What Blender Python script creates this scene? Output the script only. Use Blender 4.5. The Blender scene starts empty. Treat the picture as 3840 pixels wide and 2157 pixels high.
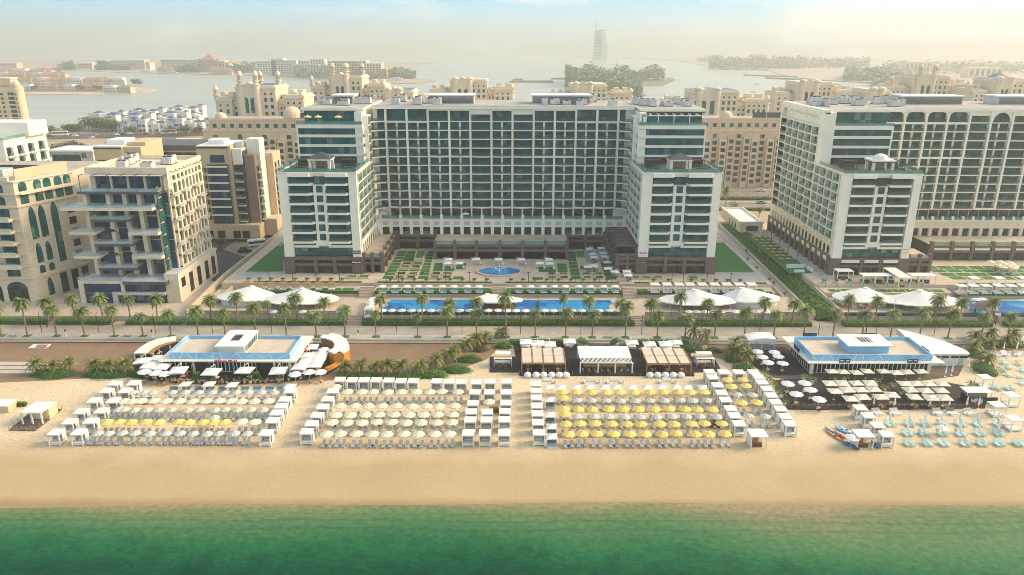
HAZE = True
import bpy, math, random
from mathutils import Vector, Matrix
rnd = random.Random(7)
scene = bpy.context.scene
COL = scene.collection
R = math.radians
# ---------------------------------------------------------------- survey: camera height, tilt and lens
CAM_H, PITCH, FOC, CX, CY, ROLL = 76.0, R(18.3), 2784.0, 1920.0, 1078.5, R(.16)
FRAMES = {'1': (0, 0, 2.0094), '2': (1280, 0, 2.0094), '3': (2560, 0, 2.0094), '4': (0, 700, 2.0094), '5': (1280, 700, 2.0094), '6': (2560, 700, 2.0094),
          '7': (0, 1400, 1.34167), '8': (1920, 1400, 1.34167), 'a': (480, 1200, 2.9953), 'b': (1800, 1220, 2.7404), 'c': (2740, 1220, 2.3418),
          'd': (1300, 900, 4.2933), 'e': (2050, 860, 3.9631), 'f': (3040, 940, 3.22), 'r1': (2860, 360, 4.019), 'r6': (240, 860, 4.019), 'r5': (240, 540, 4.019), 't1': (0, 240, 4.025),
          't2': (640, 200, 4.025), 't3': (1280, 260, 4.025), 't4': (0, 420, 1.81), 'u': (0, 0, .67083)}
def ray(f, x, y):
 o = FRAMES[f]
 a, b = o[0] + x / o[2] - CX, o[1] + y / o[2] - CY
 c, s = math.cos(ROLL), math.sin(ROLL)
 dx, dy = (a * c + b * s) / FOC, (a * s - b * c) / FOC
 return dx, math.cos(PITCH) + dy * math.sin(PITCH), -math.sin(PITCH) + dy * math.cos(PITCH)
def G(f, x, y, z=0.):
 "map point on the level z"
 d = ray(f, x, y); t = (z - CAM_H) / d[2]
 return d[0] * t, d[1] * t
def A(f, x, y, Y):
 "x, z on the vertical plane at distance Y"
 d = ray(f, x, y); t = Y / d[1]
 return d[0] * t, CAM_H + d[2] * t
# ---------------------------------------------------------------- materials
MATS = {}
def node(nt, t, **kw):
 n = nt.nodes.new(t)
 for k, v in kw.items():
  if k in n.inputs: n.inputs[k].default_value = v
  else: setattr(n, k, v)
 return n
def L(nt, a, b): nt.links.new(a, b)
def pos_noise(nt, scale, detail=4, vec=None):
 if vec is None:
  vec = node(nt, 'ShaderNodeNewGeometry').outputs['Position']
 n = node(nt, 'ShaderNodeTexNoise'); n.inputs['Scale'].default_value = scale; n.inputs['Detail'].default_value = detail
 L(nt, vec, n.inputs['Vector'])
 return n.outputs['Fac']
def mrange(nt, v, a, b, c, d):
 m = node(nt, 'ShaderNodeMapRange')
 for i, q in enumerate((a, b, c, d)): m.inputs[1 + i].default_value = q
 L(nt, v, m.inputs[0]); return m.outputs[0]
def mix(nt, fac, a, b, mode='MIX'):
 m = node(nt, 'ShaderNodeMix'); m.data_type = 'RGBA'; m.blend_type = mode
 for s, v in ((m.inputs[0], fac), (m.inputs[6], a), (m.inputs[7], b)):
  if hasattr(v, 'links') or isinstance(v, bpy.types.NodeSocket): L(nt, v, s)
  elif isinstance(v, (int, float)): s.default_value = v
  else: s.default_value = (*v, 1) if len(v) == 3 else v
 return m.outputs[2]
def new_mat(name):
 m = bpy.data.materials.new(name); m.use_nodes = True
 nt = m.node_tree; b = nt.nodes['Principled BSDF']
 MATS[name] = m
 return m, nt, b
def pbr(name, col, rough=.7, var=.12, scale=.35, spec=.4, bump=0., bscale=6., metal=0., alpha=1., col2=None, s2=.1, lo=.4, hi=.6, rand=0., fine=0., fscale=9.):
 m, nt, b = new_mat(name)
 c = col
 if col2: c = mix(nt, mrange(nt, pos_noise(nt, s2, 5), lo, hi, 0, 1), col, col2)
 k = mrange(nt, pos_noise(nt, scale, 5), .3, .7, 1 - var, 1 + var)
 if fine: 
  mm = node(nt, 'ShaderNodeMath', operation='MULTIPLY'); L(nt, k, mm.inputs[0]); L(nt, mrange(nt, pos_noise(nt, fscale, 3), .3, .7, 1 - fine, 1 + fine), mm.inputs[1]); k = mm.outputs[0]
 if rand:
  o = node(nt, 'ShaderNodeObjectInfo'); mm = node(nt, 'ShaderNodeMath', operation='MULTIPLY')
  L(nt, k, mm.inputs[0]); L(nt, mrange(nt, o.outputs['Random'], 0, 1, 1 - rand, 1 + rand), mm.inputs[1]); k = mm.outputs[0]
 cc = node(nt, 'ShaderNodeCombineColor')
 for i in range(3): L(nt, k, cc.inputs[i])
 L(nt, mix(nt, 1., c, cc.outputs[0], 'MULTIPLY'), b.inputs['Base Color'])
 b.inputs['Roughness'].default_value = rough; b.inputs['Specular IOR Level'].default_value = spec
 b.inputs['Metallic'].default_value = metal; b.inputs['Alpha'].default_value = alpha
 if bump:
  bp = node(nt, 'ShaderNodeBump'); bp.inputs['Strength'].default_value = bump; bp.inputs['Distance'].default_value = .05
  L(nt, pos_noise(nt, bscale, 4), bp.inputs['Height']); L(nt, bp.outputs[0], b.inputs['Normal'])
 return m
def glass(name, c1, c2, c3, rough=.06, cell=(.55, .55, .33), spec=.5):
 "window glass: rooms behind differ in depth and drawn curtains, by pane"
 m, nt, b = new_mat(name)
 g = node(nt, 'ShaderNodeNewGeometry')
 v = node(nt, 'ShaderNodeVectorMath', operation='MULTIPLY'); v.inputs[1].default_value = cell; L(nt, g.outputs['Position'], v.inputs[0])
 f = node(nt, 'ShaderNodeVectorMath', operation='FLOOR'); L(nt, v.outputs[0], f.inputs[0])
 w = node(nt, 'ShaderNodeTexWhiteNoise'); L(nt, f.outputs[0], w.inputs[0])
 c = mix(nt, mrange(nt, w.outputs['Value'], 0, .8, 0, 1), c1, c2)
 c = mix(nt, mrange(nt, w.outputs['Value'], .9, .93, 0, .6), c, c3)
 c = mix(nt, mrange(nt, pos_noise(nt, .5, 5), .45, .7, 0, .6), c, c1)
 L(nt, c, b.inputs['Base Color'])
 b.inputs['Roughness'].default_value = rough; b.inputs['Specular IOR Level'].default_value = spec
 bp = node(nt, 'ShaderNodeBump'); bp.inputs['Strength'].default_value = .12; bp.inputs['Distance'].default_value = .04
 L(nt, pos_noise(nt, .9, 2), bp.inputs['Height']); L(nt, bp.outputs[0], b.inputs['Normal'])
 return m
def brick(name, col, colm, sx, sy, mortar=.02, rough=.8, var=.15, axis='XY', bump=.15, offset=.5):
 "slabs, tiles or courses laid over world position"
 m, nt, b = new_mat(name)
 g = node(nt, 'ShaderNodeNewGeometry')
 s = node(nt, 'ShaderNodeSeparateXYZ'); L(nt, g.outputs['Position'], s.inputs[0])
 c = node(nt, 'ShaderNodeCombineXYZ')
 if axis == 'XY': L(nt, s.outputs[0], c.inputs[0]); L(nt, s.outputs[1], c.inputs[1])
 else:
  ad = node(nt, 'ShaderNodeMath', operation='ADD'); L(nt, s.outputs[0], ad.inputs[0]); L(nt, s.outputs[1], ad.inputs[1])
  L(nt, ad.outputs[0], c.inputs[0]); L(nt, s.outputs[2], c.inputs[1])
 t = node(nt, 'ShaderNodeTexBrick', offset=offset)
 t.inputs['Scale'].default_value = 1; t.inputs['Brick Width'].default_value = sx; t.inputs['Row Height'].default_value = sy; t.inputs['Mortar Size'].default_value = mortar
 t.inputs['Color1'].default_value = (*[q * (1 - var) for q in col], 1); t.inputs['Color2'].default_value = (*[min(1, q * (1 + var)) for q in col], 1); t.inputs['Mortar'].default_value = (*colm, 1)
 L(nt, c.outputs[0], t.inputs['Vector'])
 k = mrange(nt, pos_noise(nt, .15, 6), .3, .7, .86, 1.12)
 cc = node(nt, 'ShaderNodeCombineColor')
 for i in range(3): L(nt, k, cc.inputs[i])
 L(nt, mix(nt, 1., t.outputs['Color'], cc.outputs[0], 'MULTIPLY'), b.inputs['Base Color'])
 b.inputs['Roughness'].default_value = rough; b.inputs['Specular IOR Level'].default_value = .3
 return m
def leaf(name, c1, c2, rand=.2, scale=1.2, c3=None):
 m, nt, b = new_mat(name)
 c = mix(nt, mrange(nt, pos_noise(nt, scale, 3), .35, .65, 0, 1), c1, c2)
 if c3: c = mix(nt, mrange(nt, pos_noise(nt, scale * 5, 2), .62, .72, 0, .8), c, c3)
 o = node(nt, 'ShaderNodeObjectInfo'); cc = node(nt, 'ShaderNodeCombineColor')
 k = mrange(nt, o.outputs['Random'], 0, 1, 1 - rand, 1 + rand)
 for i in range(3): L(nt, k, cc.inputs[i])
 L(nt, mix(nt, 1., c, cc.outputs[0], 'MULTIPLY'), b.inputs['Base Color'])
 b.inputs['Roughness'].default_value = .55; b.inputs['Specular IOR Level'].default_value = .25
 b.inputs['Subsurface Weight'].default_value = 0
 return m
# ---------------------------------------------------------------- mesh collector
class MB:
 def __init__(s): s.v = []; s.f = []; s.m = []; s.names = []; s.smooth = False
 def mi(s, m):
  if m not in s.names: s.names.append(m)
  return s.names.index(m)
 def face(s, pts, m):
  i = len(s.v); s.v += [tuple(p) for p in pts]; s.f.append(tuple(range(i, i + len(pts)))); s.m.append(s.mi(m))
 def box(s, x0, y0, z0, x1, y1, z1, m, bottom=True):
  if x1 < x0: x0, x1 = x1, x0
  if y1 < y0: y0, y1 = y1, y0
  if z1 < z0: z0, z1 = z1, z0
  i = len(s.v)
  s.v += [(x0, y0, z0), (x1, y0, z0), (x1, y1, z0), (x0, y1, z0), (x0, y0, z1), (x1, y0, z1), (x1, y1, z1), (x0, y1, z1)]
  q = [(4, 5, 6, 7), (0, 1, 5, 4), (1, 2, 6, 5), (2, 3, 7, 6), (3, 0, 4, 7)] + ([(3, 2, 1, 0)] if bottom else [])
  k = s.mi(m)
  for a in q: s.f.append(tuple(i + j for j in a)); s.m.append(k)
 def obox(s, c, u, hu, hv, z0, z1, m):
  "box with its long side along the plan direction u"
  l = math.hypot(*u); ux, uy = u[0] / l, u[1] / l
  p = [(c[0] + ux * a * hu - uy * b * hv, c[1] + uy * a * hu + ux * b * hv) for a, b in ((-1, -1), (1, -1), (1, 1), (-1, 1))]
  s.prism(p, z0, z1, m)
 def prism(s, poly, z0, z1, m, mtop=None, ztop=None):
  n = len(poly); i = len(s.v)
  ar = sum(poly[j][0] * poly[(j + 1) % n][1] - poly[(j + 1) % n][0] * poly[j][1] for j in range(n))
  if ar < 0: poly = poly[::-1]; ztop = ztop[::-1] if ztop else None
  zt = ztop or [z1] * n
  s.v += [(p[0], p[1], z0) for p in poly] + [(p[0], p[1], zt[j]) for j, p in enumerate(poly)]
  k = s.mi(m)
  s.f.append(tuple(i + n + j for j in range(n))); s.m.append(s.mi(mtop or m))
  s.f.append(tuple(i + n - 1 - j for j in range(n))); s.m.append(k)
  for j in range(n):
   q = (j + 1) % n
   s.f.append((i + j, i + q, i + n + q, i + n + j)); s.m.append(k)
 def poly(s, pts, z, m):
  ar = sum(pts[j][0] * pts[(j + 1) % len(pts)][1] - pts[(j + 1) % len(pts)][0] * pts[j][1] for j in range(len(pts)))
  if ar < 0: pts = pts[::-1]
  s.face([(p[0], p[1], z) for p in pts], m)
 def extr(s, outline, plane, n0, n1, m):
  "outline in (u, z) pushed from n0 to n1; plane 'Y' is a facade seen along y (u = x), 'X' one seen along x (u = y)"
  P = (lambda u, z, n: (u, n, z)) if plane == 'Y' else (lambda u, z, n: (n, u, z))
  n = len(outline); i = len(s.v)
  s.v += [P(u, z, n0) for u, z in outline] + [P(u, z, n1) for u, z in outline]
  k = s.mi(m)
  s.f.append(tuple(i + j for j in range(n))); s.m.append(k); s.f.append(tuple(i + 2 * n - 1 - j for j in range(n))); s.m.append(k)
  for j in range(n):
   q = (j + 1) % n
   s.f.append((i + q, i + j, i + n + j, i + n + q)); s.m.append(k)
 def rings(s, rs, m, n=10, cap=True, c=(0, 0), sq=False):
  "lathe: list of (radius, z)"
  i = len(s.v); k = s.mi(m)
  for r, z in rs:
   for j in range(n):
    a = 2 * math.pi * (j + (.5 if sq else 0)) / n
    s.v.append((c[0] + r * math.cos(a), c[1] + r * math.sin(a), z))
  for q in range(len(rs) - 1):
   for j in range(n):
    j2 = (j + 1) % n
    s.f.append((i + q * n + j, i + q * n + j2, i + (q + 1) * n + j2, i + (q + 1) * n + j)); s.m.append(k)
  if cap:
   s.f.append(tuple(i + n - 1 - j for j in range(n))); s.m.append(k)
   b = i + (len(rs) - 1) * n
   s.f.append(tuple(b + j for j in range(n))); s.m.append(k)
 def tube(s, pts, r, m, n=5, r1=None):
  i = len(s.v); k = s.mi(m); N_ = len(pts)
  for q, p in enumerate(pts):
   p = Vector(p); a = Vector(pts[max(0, q - 1)]); b = Vector(pts[min(N_ - 1, q + 1)])
   t = (b - a).normalized(); u = t.orthogonal().normalized(); w = t.cross(u)
   if abs(t.z) < .95: u = t.cross(Vector((0, 0, 1))).normalized(); w = u.cross(t)
   rr = r if r1 is None else r + (r1 - r) * q / (N_ - 1)
   for j in range(n):
    an = 2 * math.pi * j / n
    s.v.append(tuple(p + u * rr * math.cos(an) + w * rr * math.sin(an)))
  for q in range(N_ - 1):
   for j in range(n):
    j2 = (j + 1) % n
    s.f.append((i + q * n + j, i + q * n + j2, i + (q + 1) * n + j2, i + (q + 1) * n + j)); s.m.append(k)
  s.f.append(tuple(i + n - 1 - j for j in range(n))); s.m.append(k)
  b = i + (N_ - 1) * n
  s.f.append(tuple(b + j for j in range(n))); s.m.append(k)
 def dome(s, c, r, h, z, m, n=12, k=5, onion=0.):
  rs = []
  for q in range(k + 1):
   a = math.pi / 2 * q / k
   rs.append((max(.01, r * math.cos(a) * (1 + onion * math.sin(2 * a))), z + h * math.sin(a)))
  s.rings(rs, m, n, True, c)
 def loft(s, rows, m, closed=False):
  i = len(s.v); w = len(rows[0]); k = s.mi(m)
  for r in rows: s.v += [tuple(p) for p in r]
  for a in range(len(rows) - 1):
   for b in range(w if closed else w - 1):
    b2 = (b + 1) % w
    s.f.append((i + a * w + b, i + a * w + b2, i + (a + 1) * w + b2, i + (a + 1) * w + b)); s.m.append(k)
 def add(s, o, dx=0, dy=0, dz=0):
  i = len(s.v); s.v += [(a + dx, b + dy, c + dz) for a, b, c in o.v]
  mm = [s.mi(n) for n in o.names]
  s.f += [tuple(i + j for j in f) for f in o.f]; s.m += [mm[k] for k in o.m]
 def mesh(s, name, org=(0, 0, 0)):
  me = bpy.data.meshes.new(name)
  me.from_pydata([(a - org[0], b - org[1], c - org[2]) for a, b, c in s.v], [], s.f)
  for n in s.names: me.materials.append(MATS[n])
  me.polygons.foreach_set('material_index', s.m)
  if s.smooth: me.polygons.foreach_set('use_smooth', [True] * len(s.f))
  me.update()
  return me
def tag(o, label=None, cat=None, group=None, kind=None):
 if label: o['label'] = label
 if cat: o['category'] = cat
 if group: o['group'] = group
 if kind: o['kind'] = kind
 return o
def obj(name, mb, parent=None, org=(0, 0, 0), loc=None):
 o = bpy.data.objects.new(name, mb.mesh(name, org) if isinstance(mb, MB) else mb); COL.objects.link(o)
 if parent: o.parent = parent
 o.location = loc if loc is not None else (0, 0, 0)
 return o
def empty(name, label, cat, loc, group=None, rz=0):
 o = bpy.data.objects.new(name, None); COL.objects.link(o); o.location = loc; o.rotation_euler = (0, 0, rz); o.empty_display_size = .2
 return tag(o, label, cat, group)
def struct(name, mb):
 o = obj(name, mb); o['kind'] = 'structure'; return o
def mesh_thing(name, mb, label, cat, loc, group=None, local=False):
 "a thing that is one mesh"
 o = obj(name, mb, None, (0, 0, 0) if local else loc, loc); return tag(o, label, cat, group)
def dup(root, loc, rz=None, label=None, group=None, sc=None):
 r = root.copy(); COL.objects.link(r); r.location = loc
 if rz is not None: r.rotation_euler = (0, 0, rz)
 if sc: r.scale = sc if hasattr(sc, '__len__') else (sc, sc, sc)
 if label: r['label'] = label
 if group: r['group'] = group
 for ch in root.children:
  c = ch.copy(); COL.objects.link(c); c.parent = r
  for g in ch.children:
   d = g.copy(); COL.objects.link(d); d.parent = c
 return r
class Once:
 "a kind of thing: the first placing moves the prototype, later ones copy it"
 def __init__(s, root): s.root = root; s.used = False
 def put(s, loc, rz=0, label=None, group=None, sc=None):
  if s.used: return dup(s.root, loc, rz, label, group, sc)
  s.used = True; r = s.root; r.location = loc; r.rotation_euler = (0, 0, rz)
  if sc: r.scale = sc if hasattr(sc, '__len__') else (sc, sc, sc)
  if label: r['label'] = label
  if group: r['group'] = group
  return r
class T:
 "a thing built in world coordinates: parts collected by name, repeated parts kept apart"
 def __init__(s, name=None, label=None, cat=None, loc=(0, 0, 0), group=None):
  s.root = empty(name, label, cat, loc, group) if name else None; s.loc = loc; s.parts = {}; s.multi = {}
 def absorb(s, o, dx, dy, dz=0, rz=0):
  for n, mb in o.parts.items(): s[n].add(moved(mb, dx, dy, dz, rz))
  for n, l in o.multi.items():
   for mb, sub in l: s.many(n, moved(mb, dx, dy, dz, rz), {k: moved(v, dx, dy, dz, rz) for k, v in sub.items()} if sub else None)
 def __getitem__(s, n):
  if n not in s.parts: s.parts[n] = MB()
  return s.parts[n]
 def many(s, n, mb, sub=None):
  s.multi.setdefault(n, []).append((mb, sub))
 def done(s):
  for n, mb in s.parts.items():
   if mb.v: obj(n, mb, s.root, s.loc)
  for n, lst in s.multi.items():
   def key(e):
    v = e[0].v; c = [sum(p[i] for p in v) / len(v) for i in range(3)]
    xs = [p[0] for p in v]; ys = [p[1] for p in v]; zs = [p[2] for p in v]
    size = (max(max(xs) - min(xs), max(ys) - min(ys))) * (max(zs) - min(zs) + .3)
    return -size / ((c[0] ** 2 + c[1] ** 2 + (c[2] - CAM_H) ** 2) ** 1)
   if len(lst) > 100: lst = sorted(lst, key=key)
   rest = MB(); rsub = {}
   for i, (mb, sub) in enumerate(lst):
    if i < 100:
     o = obj(n, mb, s.root, s.loc)
     for sn, sm in (sub or {}).items():
      obj(sn, sm, o, s.loc)
    else:
     rest.add(mb)
     for sn, sm in (sub or {}).items(): rsub.setdefault(sn, MB()).add(sm)
   if rest.v:
    o = obj(n, rest, s.root, s.loc); o['kind'] = 'stuff'
    for sn, sm in rsub.items(): obj(sn, sm, o, s.loc)
  return s.root
class F:
 "a facade plane: u runs along it, n points outwards"
 def __init__(s, ax, p): s.ax, s.p = ax, p
 def box(s, mb, u0, u1, n0, n1, z0, z1, m):
  if s.ax == '-Y': mb.box(u0, s.p - n0, z0, u1, s.p - n1, z1, m)
  elif s.ax == '+X': mb.box(s.p + n0, u0, z0, s.p + n1, u1, z1, m)
  else: mb.box(s.p - n0, u0, z0, s.p - n1, u1, z1, m)
 def extr(s, mb, outline, n0, n1, m):
  if s.ax == '-Y': mb.extr(outline, 'Y', s.p - n0, s.p - n1, m)
  elif s.ax == '+X': mb.extr(outline, 'X', s.p + n0, s.p + n1, m)
  else: mb.extr(outline, 'X', s.p - n0, s.p - n1, m)
 def window(s, t, u0, u1, z0, z1, n, g='glass_teal', fr='frame_dark', nu=2, nz=1, w=.07, name='window'):
  mb = MB(); s.box(mb, u0, u1, n - .12, n, z0, z1, g)
  q = MB()
  for i in range(nu + 1):
   u = u0 + (u1 - u0) * i / nu; u = min(max(u, u0 + w / 2), u1 - w / 2)
   s.box(mb, u - w / 2, u + w / 2, n - .1, n + .05, z0, z1, fr)
  for i in range(nz + 1):
   z = z0 + (z1 - z0) * i / nz; z = min(max(z, z0 + w / 2), z1 - w / 2)
   s.box(mb, u0, u1, n - .1, n + .04, z - w / 2, z + w / 2, fr)
  t.many(name, mb)
  return mb
 def arch(s, t, u0, u1, z0, z1, n, g='glass_teal', name='window', k=7, fr=None, rise=None):
  r = (u1 - u0) / 2; h = rise or r; c = (u0 + u1) / 2
  o = [(u0, z0), (u1, z0)] + [(c + r * math.cos(math.pi * i / k), z1 - h + h * math.sin(math.pi * i / k)) for i in range(k + 1)]
  mb = MB(); s.extr(mb, o, n - .12, n, g)
  if fr:
   s.box(mb, c - .05, c + .05, n, n + .04, z0, z1, fr); s.box(mb, u0, u1, n, n + .05, (z0 + z1) / 2 - .05, (z0 + z1) / 2 + .05, fr)
  t.many(name, mb)
ORD = ['zeroth', 'first', 'second', 'third', 'fourth', 'fifth', 'sixth', 'seventh', 'eighth', 'ninth', 'tenth', 'eleventh', 'twelfth', 'thirteenth', 'fourteenth', 'fifteenth', 'sixteenth', 'seventeenth', 'eighteenth', 'nineteenth', 'twentieth']
ORD += ['twenty-' + o for o in ORD[1:10]] + ['thirtieth'] + ['thirty-' + o for o in ORD[1:10]]
def od(i, n):
 "ordinal of place i (0-based) of n, counted from the left"
 return 'leftmost' if i == 0 else 'rightmost' if i == n - 1 else ORD[i + 1] + ' from left'
def rank(ps):
 o = sorted(range(len(ps)), key=lambda i: (ps[i][0], i)); r = [0] * len(ps)
 for k, i in enumerate(o): r[i] = k
 return r
def text_mb(s, size, depth, m, space=1., bold=0.):
 cu = bpy.data.curves.new('lettering', 'FONT'); cu.body = s; cu.size = size; cu.extrude = depth / 2; cu.align_x = 'CENTER'; cu.space_character = space; cu.offset = bold; cu.resolution_u = 2
 o = bpy.data.objects.new('lettering', cu); COL.objects.link(o)
 me = bpy.data.meshes.new_from_object(o.evaluated_get(bpy.context.evaluated_depsgraph_get()))
 mb = MB(); k = mb.mi(m)
 for v in me.vertices: mb.v.append((v.co.x, -v.co.z, v.co.y))      # standing, facing -Y
 for p in me.polygons: mb.f.append(tuple(p.vertices)); mb.m.append(k)
 bpy.data.objects.remove(o); bpy.data.curves.remove(cu); bpy.data.meshes.remove(me)
 return mb
def moved(mb, dx, dy, dz, rz=0):
 c, s = math.cos(rz), math.sin(rz); o = MB(); o.f = list(mb.f); o.m = list(mb.m); o.names = list(mb.names); o.smooth = mb.smooth
 o.v = [(a * c - b * s + dx, a * s + b * c + dy, z + dz) for a, b, z in mb.v]
 return o
# ---------------------------------------------------------------- the materials of the place
pbr('white_paint', (.84, .79, .66), .6, .05, .2)
pbr('cream_trim', (.76, .68, .56), .65, .06, .2)
pbr('brown_stone', (.15, .105, .085), .7, .15, 1.5, fine=.12)
pbr('rail_clear', (.45, .58, .56), .08, .1, .4, alpha=.22, spec=.6)
pbr('dark_metal', (.03, .03, .032), .5, .1)
pbr('black_paint', (.015, .015, .016), .5, .1)
pbr('frame_dark', (.02, .035, .035), .45, .1)
glass('glass_teal', (.004, .058, .074), (.014, .135, .155), (.18, .29, .29), spec=.2)
glass('glass_green', (.010, .060, .054), (.028, .135, .115), (.25, .33, .28), spec=.22)
glass('glass_blue', (.008, .030, .055), (.022, .075, .125), (.16, .19, .2))
glass('glass_navy', (.010, .035, .075), (.028, .085, .165), (.16, .2, .22), spec=.25)
glass('glass_dark', (.006, .012, .013), (.018, .035, .036), (.06, .075, .07))
pbr('rail_glass', (.10, .30, .25), .08, .15, .4, alpha=.5, spec=.6)
pbr('rail_glass_dark', (.03, .12, .10), .08, .15, .4, alpha=.55, spec=.6)
pbr('grey_roof', (.42, .38, .33), .9, .2, .3, fine=.15)
pbr('white_roof', (.78, .77, .74), .7, .08, .3)
pbr('equipment', (.55, .54, .52), .6, .15, .8)
pbr('panel_grey', (.55, .50, .45), .7, .1, .5)
pbr('pergola_grey', (.10, .11, .13), .5, .12, .8)
pbr('rust_beam', (.11, .055, .045), .6, .1)
brick('stone_cream', (.68, .57, .42), (.60, .50, .37), 1.4, .45, .015, .8, .06, 'W')
pbr('stone_trim', (.74, .62, .46), .8, .07, .6)
brick('stone_grey', (.74, .62, .46), (.64, .54, .41), 1.1, .4, .015, .8, .06, 'W')
pbr('dark_slab', (.09, .095, .105), .6, .1)
pbr('deck_pale', (.55, .60, .60), .35, .12, .8)
pbr('tan_paint', (.56, .45, .28), .8, .06, .3)
pbr('tan_brown', (.30, .21, .15), .8, .1, .4)
pbr('charcoal_paint', (.06, .06, .075), .7, .08)
pbr('sandstone', (.62, .47, .32), .85, .08, .25, fine=.05)
pbr('sandstone_light', (.68, .54, .38), .85, .06, .3)
pbr('palace_cream', (.68, .58, .43), .85, .06, .2)
pbr('palace_trim', (.76, .66, .50), .85, .05, .2)
pbr('palace_peach', (.70, .54, .36), .85, .06, .2)
pbr('roof_blue', (.10, .16, .26), .6, .15, .5)
pbr('villa_blue', (.08, .12, .22), .6, .1)
pbr('villa_white', (.68, .66, .63), .8, .05)
pbr('roof_terracotta', (.42, .20, .12), .8, .15, .3)
pbr('villa_cream', (.66, .52, .38), .8, .1, .05)
pbr('canvas_white', (.82, .79, .74), .75, .05, .5)
pbr('canvas_cream', (.80, .71, .50), .8, .05, .8, rand=.05)
pbr('canvas_yellow', (.78, .56, .16), .8, .06, .8, rand=.07)
pbr('canvas_beige', (.72, .66, .52), .8, .07, .8, rand=.06)
pbr('canvas_teal', (.03, .40, .42), .7, .08, .8)
pbr('sling_grey', (.50, .51, .48), .7, .08, 1., rand=.08)
pbr('sling_blue', (.30, .56, .58), .7, .08, 1., rand=.25)
pbr('cushion_blue', (.26, .36, .40), .8, .08, 1., rand=.1)
pbr('cushion_pale', (.66, .66, .60), .8, .06, 1., rand=.06)
pbr('cushion_dark', (.05, .08, .10), .8, .1)
pbr('plastic_white', (.80, .79, .76), .5, .04)
pbr('curtain_white', (.80, .77, .72), .85, .06, 2.)
pbr('wood_warm', (.38, .18, .06), .6, .15, 2.)
pbr('wood_dark', (.12, .06, .035), .6, .15, 2.)
pbr('wood_orange', (.62, .26, .03), .55, .1, 2.)
pbr('wood_pale', (.50, .30, .15), .6, .15, 2.)
brick('deck_black', (.032, .028, .027), (.012, .011, .011), 3., .16, .02, .7, .2)
brick('deck_brown', (.16, .115, .09), (.06, .045, .04), 3., .18, .02, .7, .2)
pbr('sky_blue_panel', (.24, .50, .74), .5, .08, .5)
pbr('panel_white_line', (.78, .80, .80), .6, .03)
pbr('sign_red', (.55, .03, .03), .5, .05)
pbr('sign_navy', (.012, .03, .12), .5, .08)
pbr('sign_green', (.05, .25, .06), .5, .05)
pbr('shade_beige', (.62, .55, .44), .85, .06, 1.)
brick('paving_promenade', (.45, .39, .31), (.35, .30, .24), 1.2, .6, .03, .85, .10)
brick('paving_plaza', (.56, .46, .36), (.44, .36, .28), 1.0, .5, .025, .85, .08)
brick('paving_grey', (.42, .42, .40), (.33, .33, .32), .8, .4, .02, .85, .08)
brick('paving_terrace', (.50, .43, .32), (.40, .34, .25), 2.4, 1.2, .05, .85, .15)
pbr('kerb_stone', (.50, .46, .40), .85, .1, .6)
pbr('step_stone', (.50, .38, .29), .85, .1, .6)
pbr('wall_sand', (.56, .46, .32), .85, .1, .5, fine=.06)
pbr('asphalt', (.06, .058, .057), .85, .15, .3, fine=.1)
pbr('asphalt_pale', (.24, .21, .18), .85, .1, .2, fine=.08)
pbr('road_paint', (.70, .68, .62), .7, .1)
pbr('road_paint_yellow', (.65, .40, .05), .7, .1)
pbr('court_sand', (.265, .172, .105), .95, .10, .25, bump=.25, bscale=5, fine=.10, fscale=4)
pbr('ground_tan', (.45, .35, .24), .95, .15, .05)
pbr('rock', (.20, .17, .14), .9, .2, .5)
pbr('turf', (.034, .155, .028), .9, .15, .5, fine=.25, fscale=7)
pbr('turf_bright', (.045, .17, .028), .9, .15, .5, fine=.25, fscale=7)
pbr('soil', (.045, .025, .018), .95, .2, 2.)
pbr('car_white', (.75, .75, .75), .25, .02); pbr('car_dark', (.02, .02, .025), .25, .02); pbr('car_silver', (.35, .36, .38), .25, .02)
pbr('tyre_black', (.012, .012, .012), .8, .05)
pbr('kayak_orange', (.70, .28, .03), .4, .03); pbr('kayak_blue', (.02, .16, .45), .4, .03); pbr('kayak_red', (.55, .05, .02), .4, .03); pbr('kayak_cyan', (.15, .50, .70), .4, .03); pbr('kayak_purple', (.10, .03, .10), .4, .03)
pbr('chair_green', (.12, .45, .03), .5, .03); pbr('chair_orange', (.60, .14, .02), .5, .03); pbr('flower_red', (.50, .02, .03), .7, .2, 3.)
pbr('skin', (.45, .28, .2), .6, .05); pbr('cloth_dark', (.03, .03, .05), .8, .1)
pbr('pot_white', (.72, .72, .70), .5, .04); pbr('pot_sand', (.55, .42, .28), .8, .1)
leaf('leaf_palm', (.145, .19, .05), (.215, .255, .085), .18, .9)
leaf('leaf_palm_dry', (.24, .17, .07), (.16, .14, .05), .15, .9)
leaf('leaf_coco', (.11, .16, .03), (.24, .22, .05), .2, .8, (.34, .24, .05))
leaf('leaf_hedge', (.125, .25, .018), (.20, .35, .04), .1, 1.5)
leaf('leaf_shrub', (.065, .17, .02), (.115, .23, .038), .15, 1.2)
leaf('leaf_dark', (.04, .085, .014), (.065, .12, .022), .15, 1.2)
leaf('leaf_dry', (.12, .07, .03), (.09, .09, .03), .15, 1.2)
leaf('leaf_tree', (.08, .12, .03), (.16, .18, .055), .2, .35)
leaf('leaf_isle', (.10, .15, .07), (.15, .20, .10), .15, .06)
pbr('bark_palm', (.26, .18, .11), .9, .25, 3.)
pbr('bark', (.14, .10, .07), .9, .2, 3.)
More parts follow.
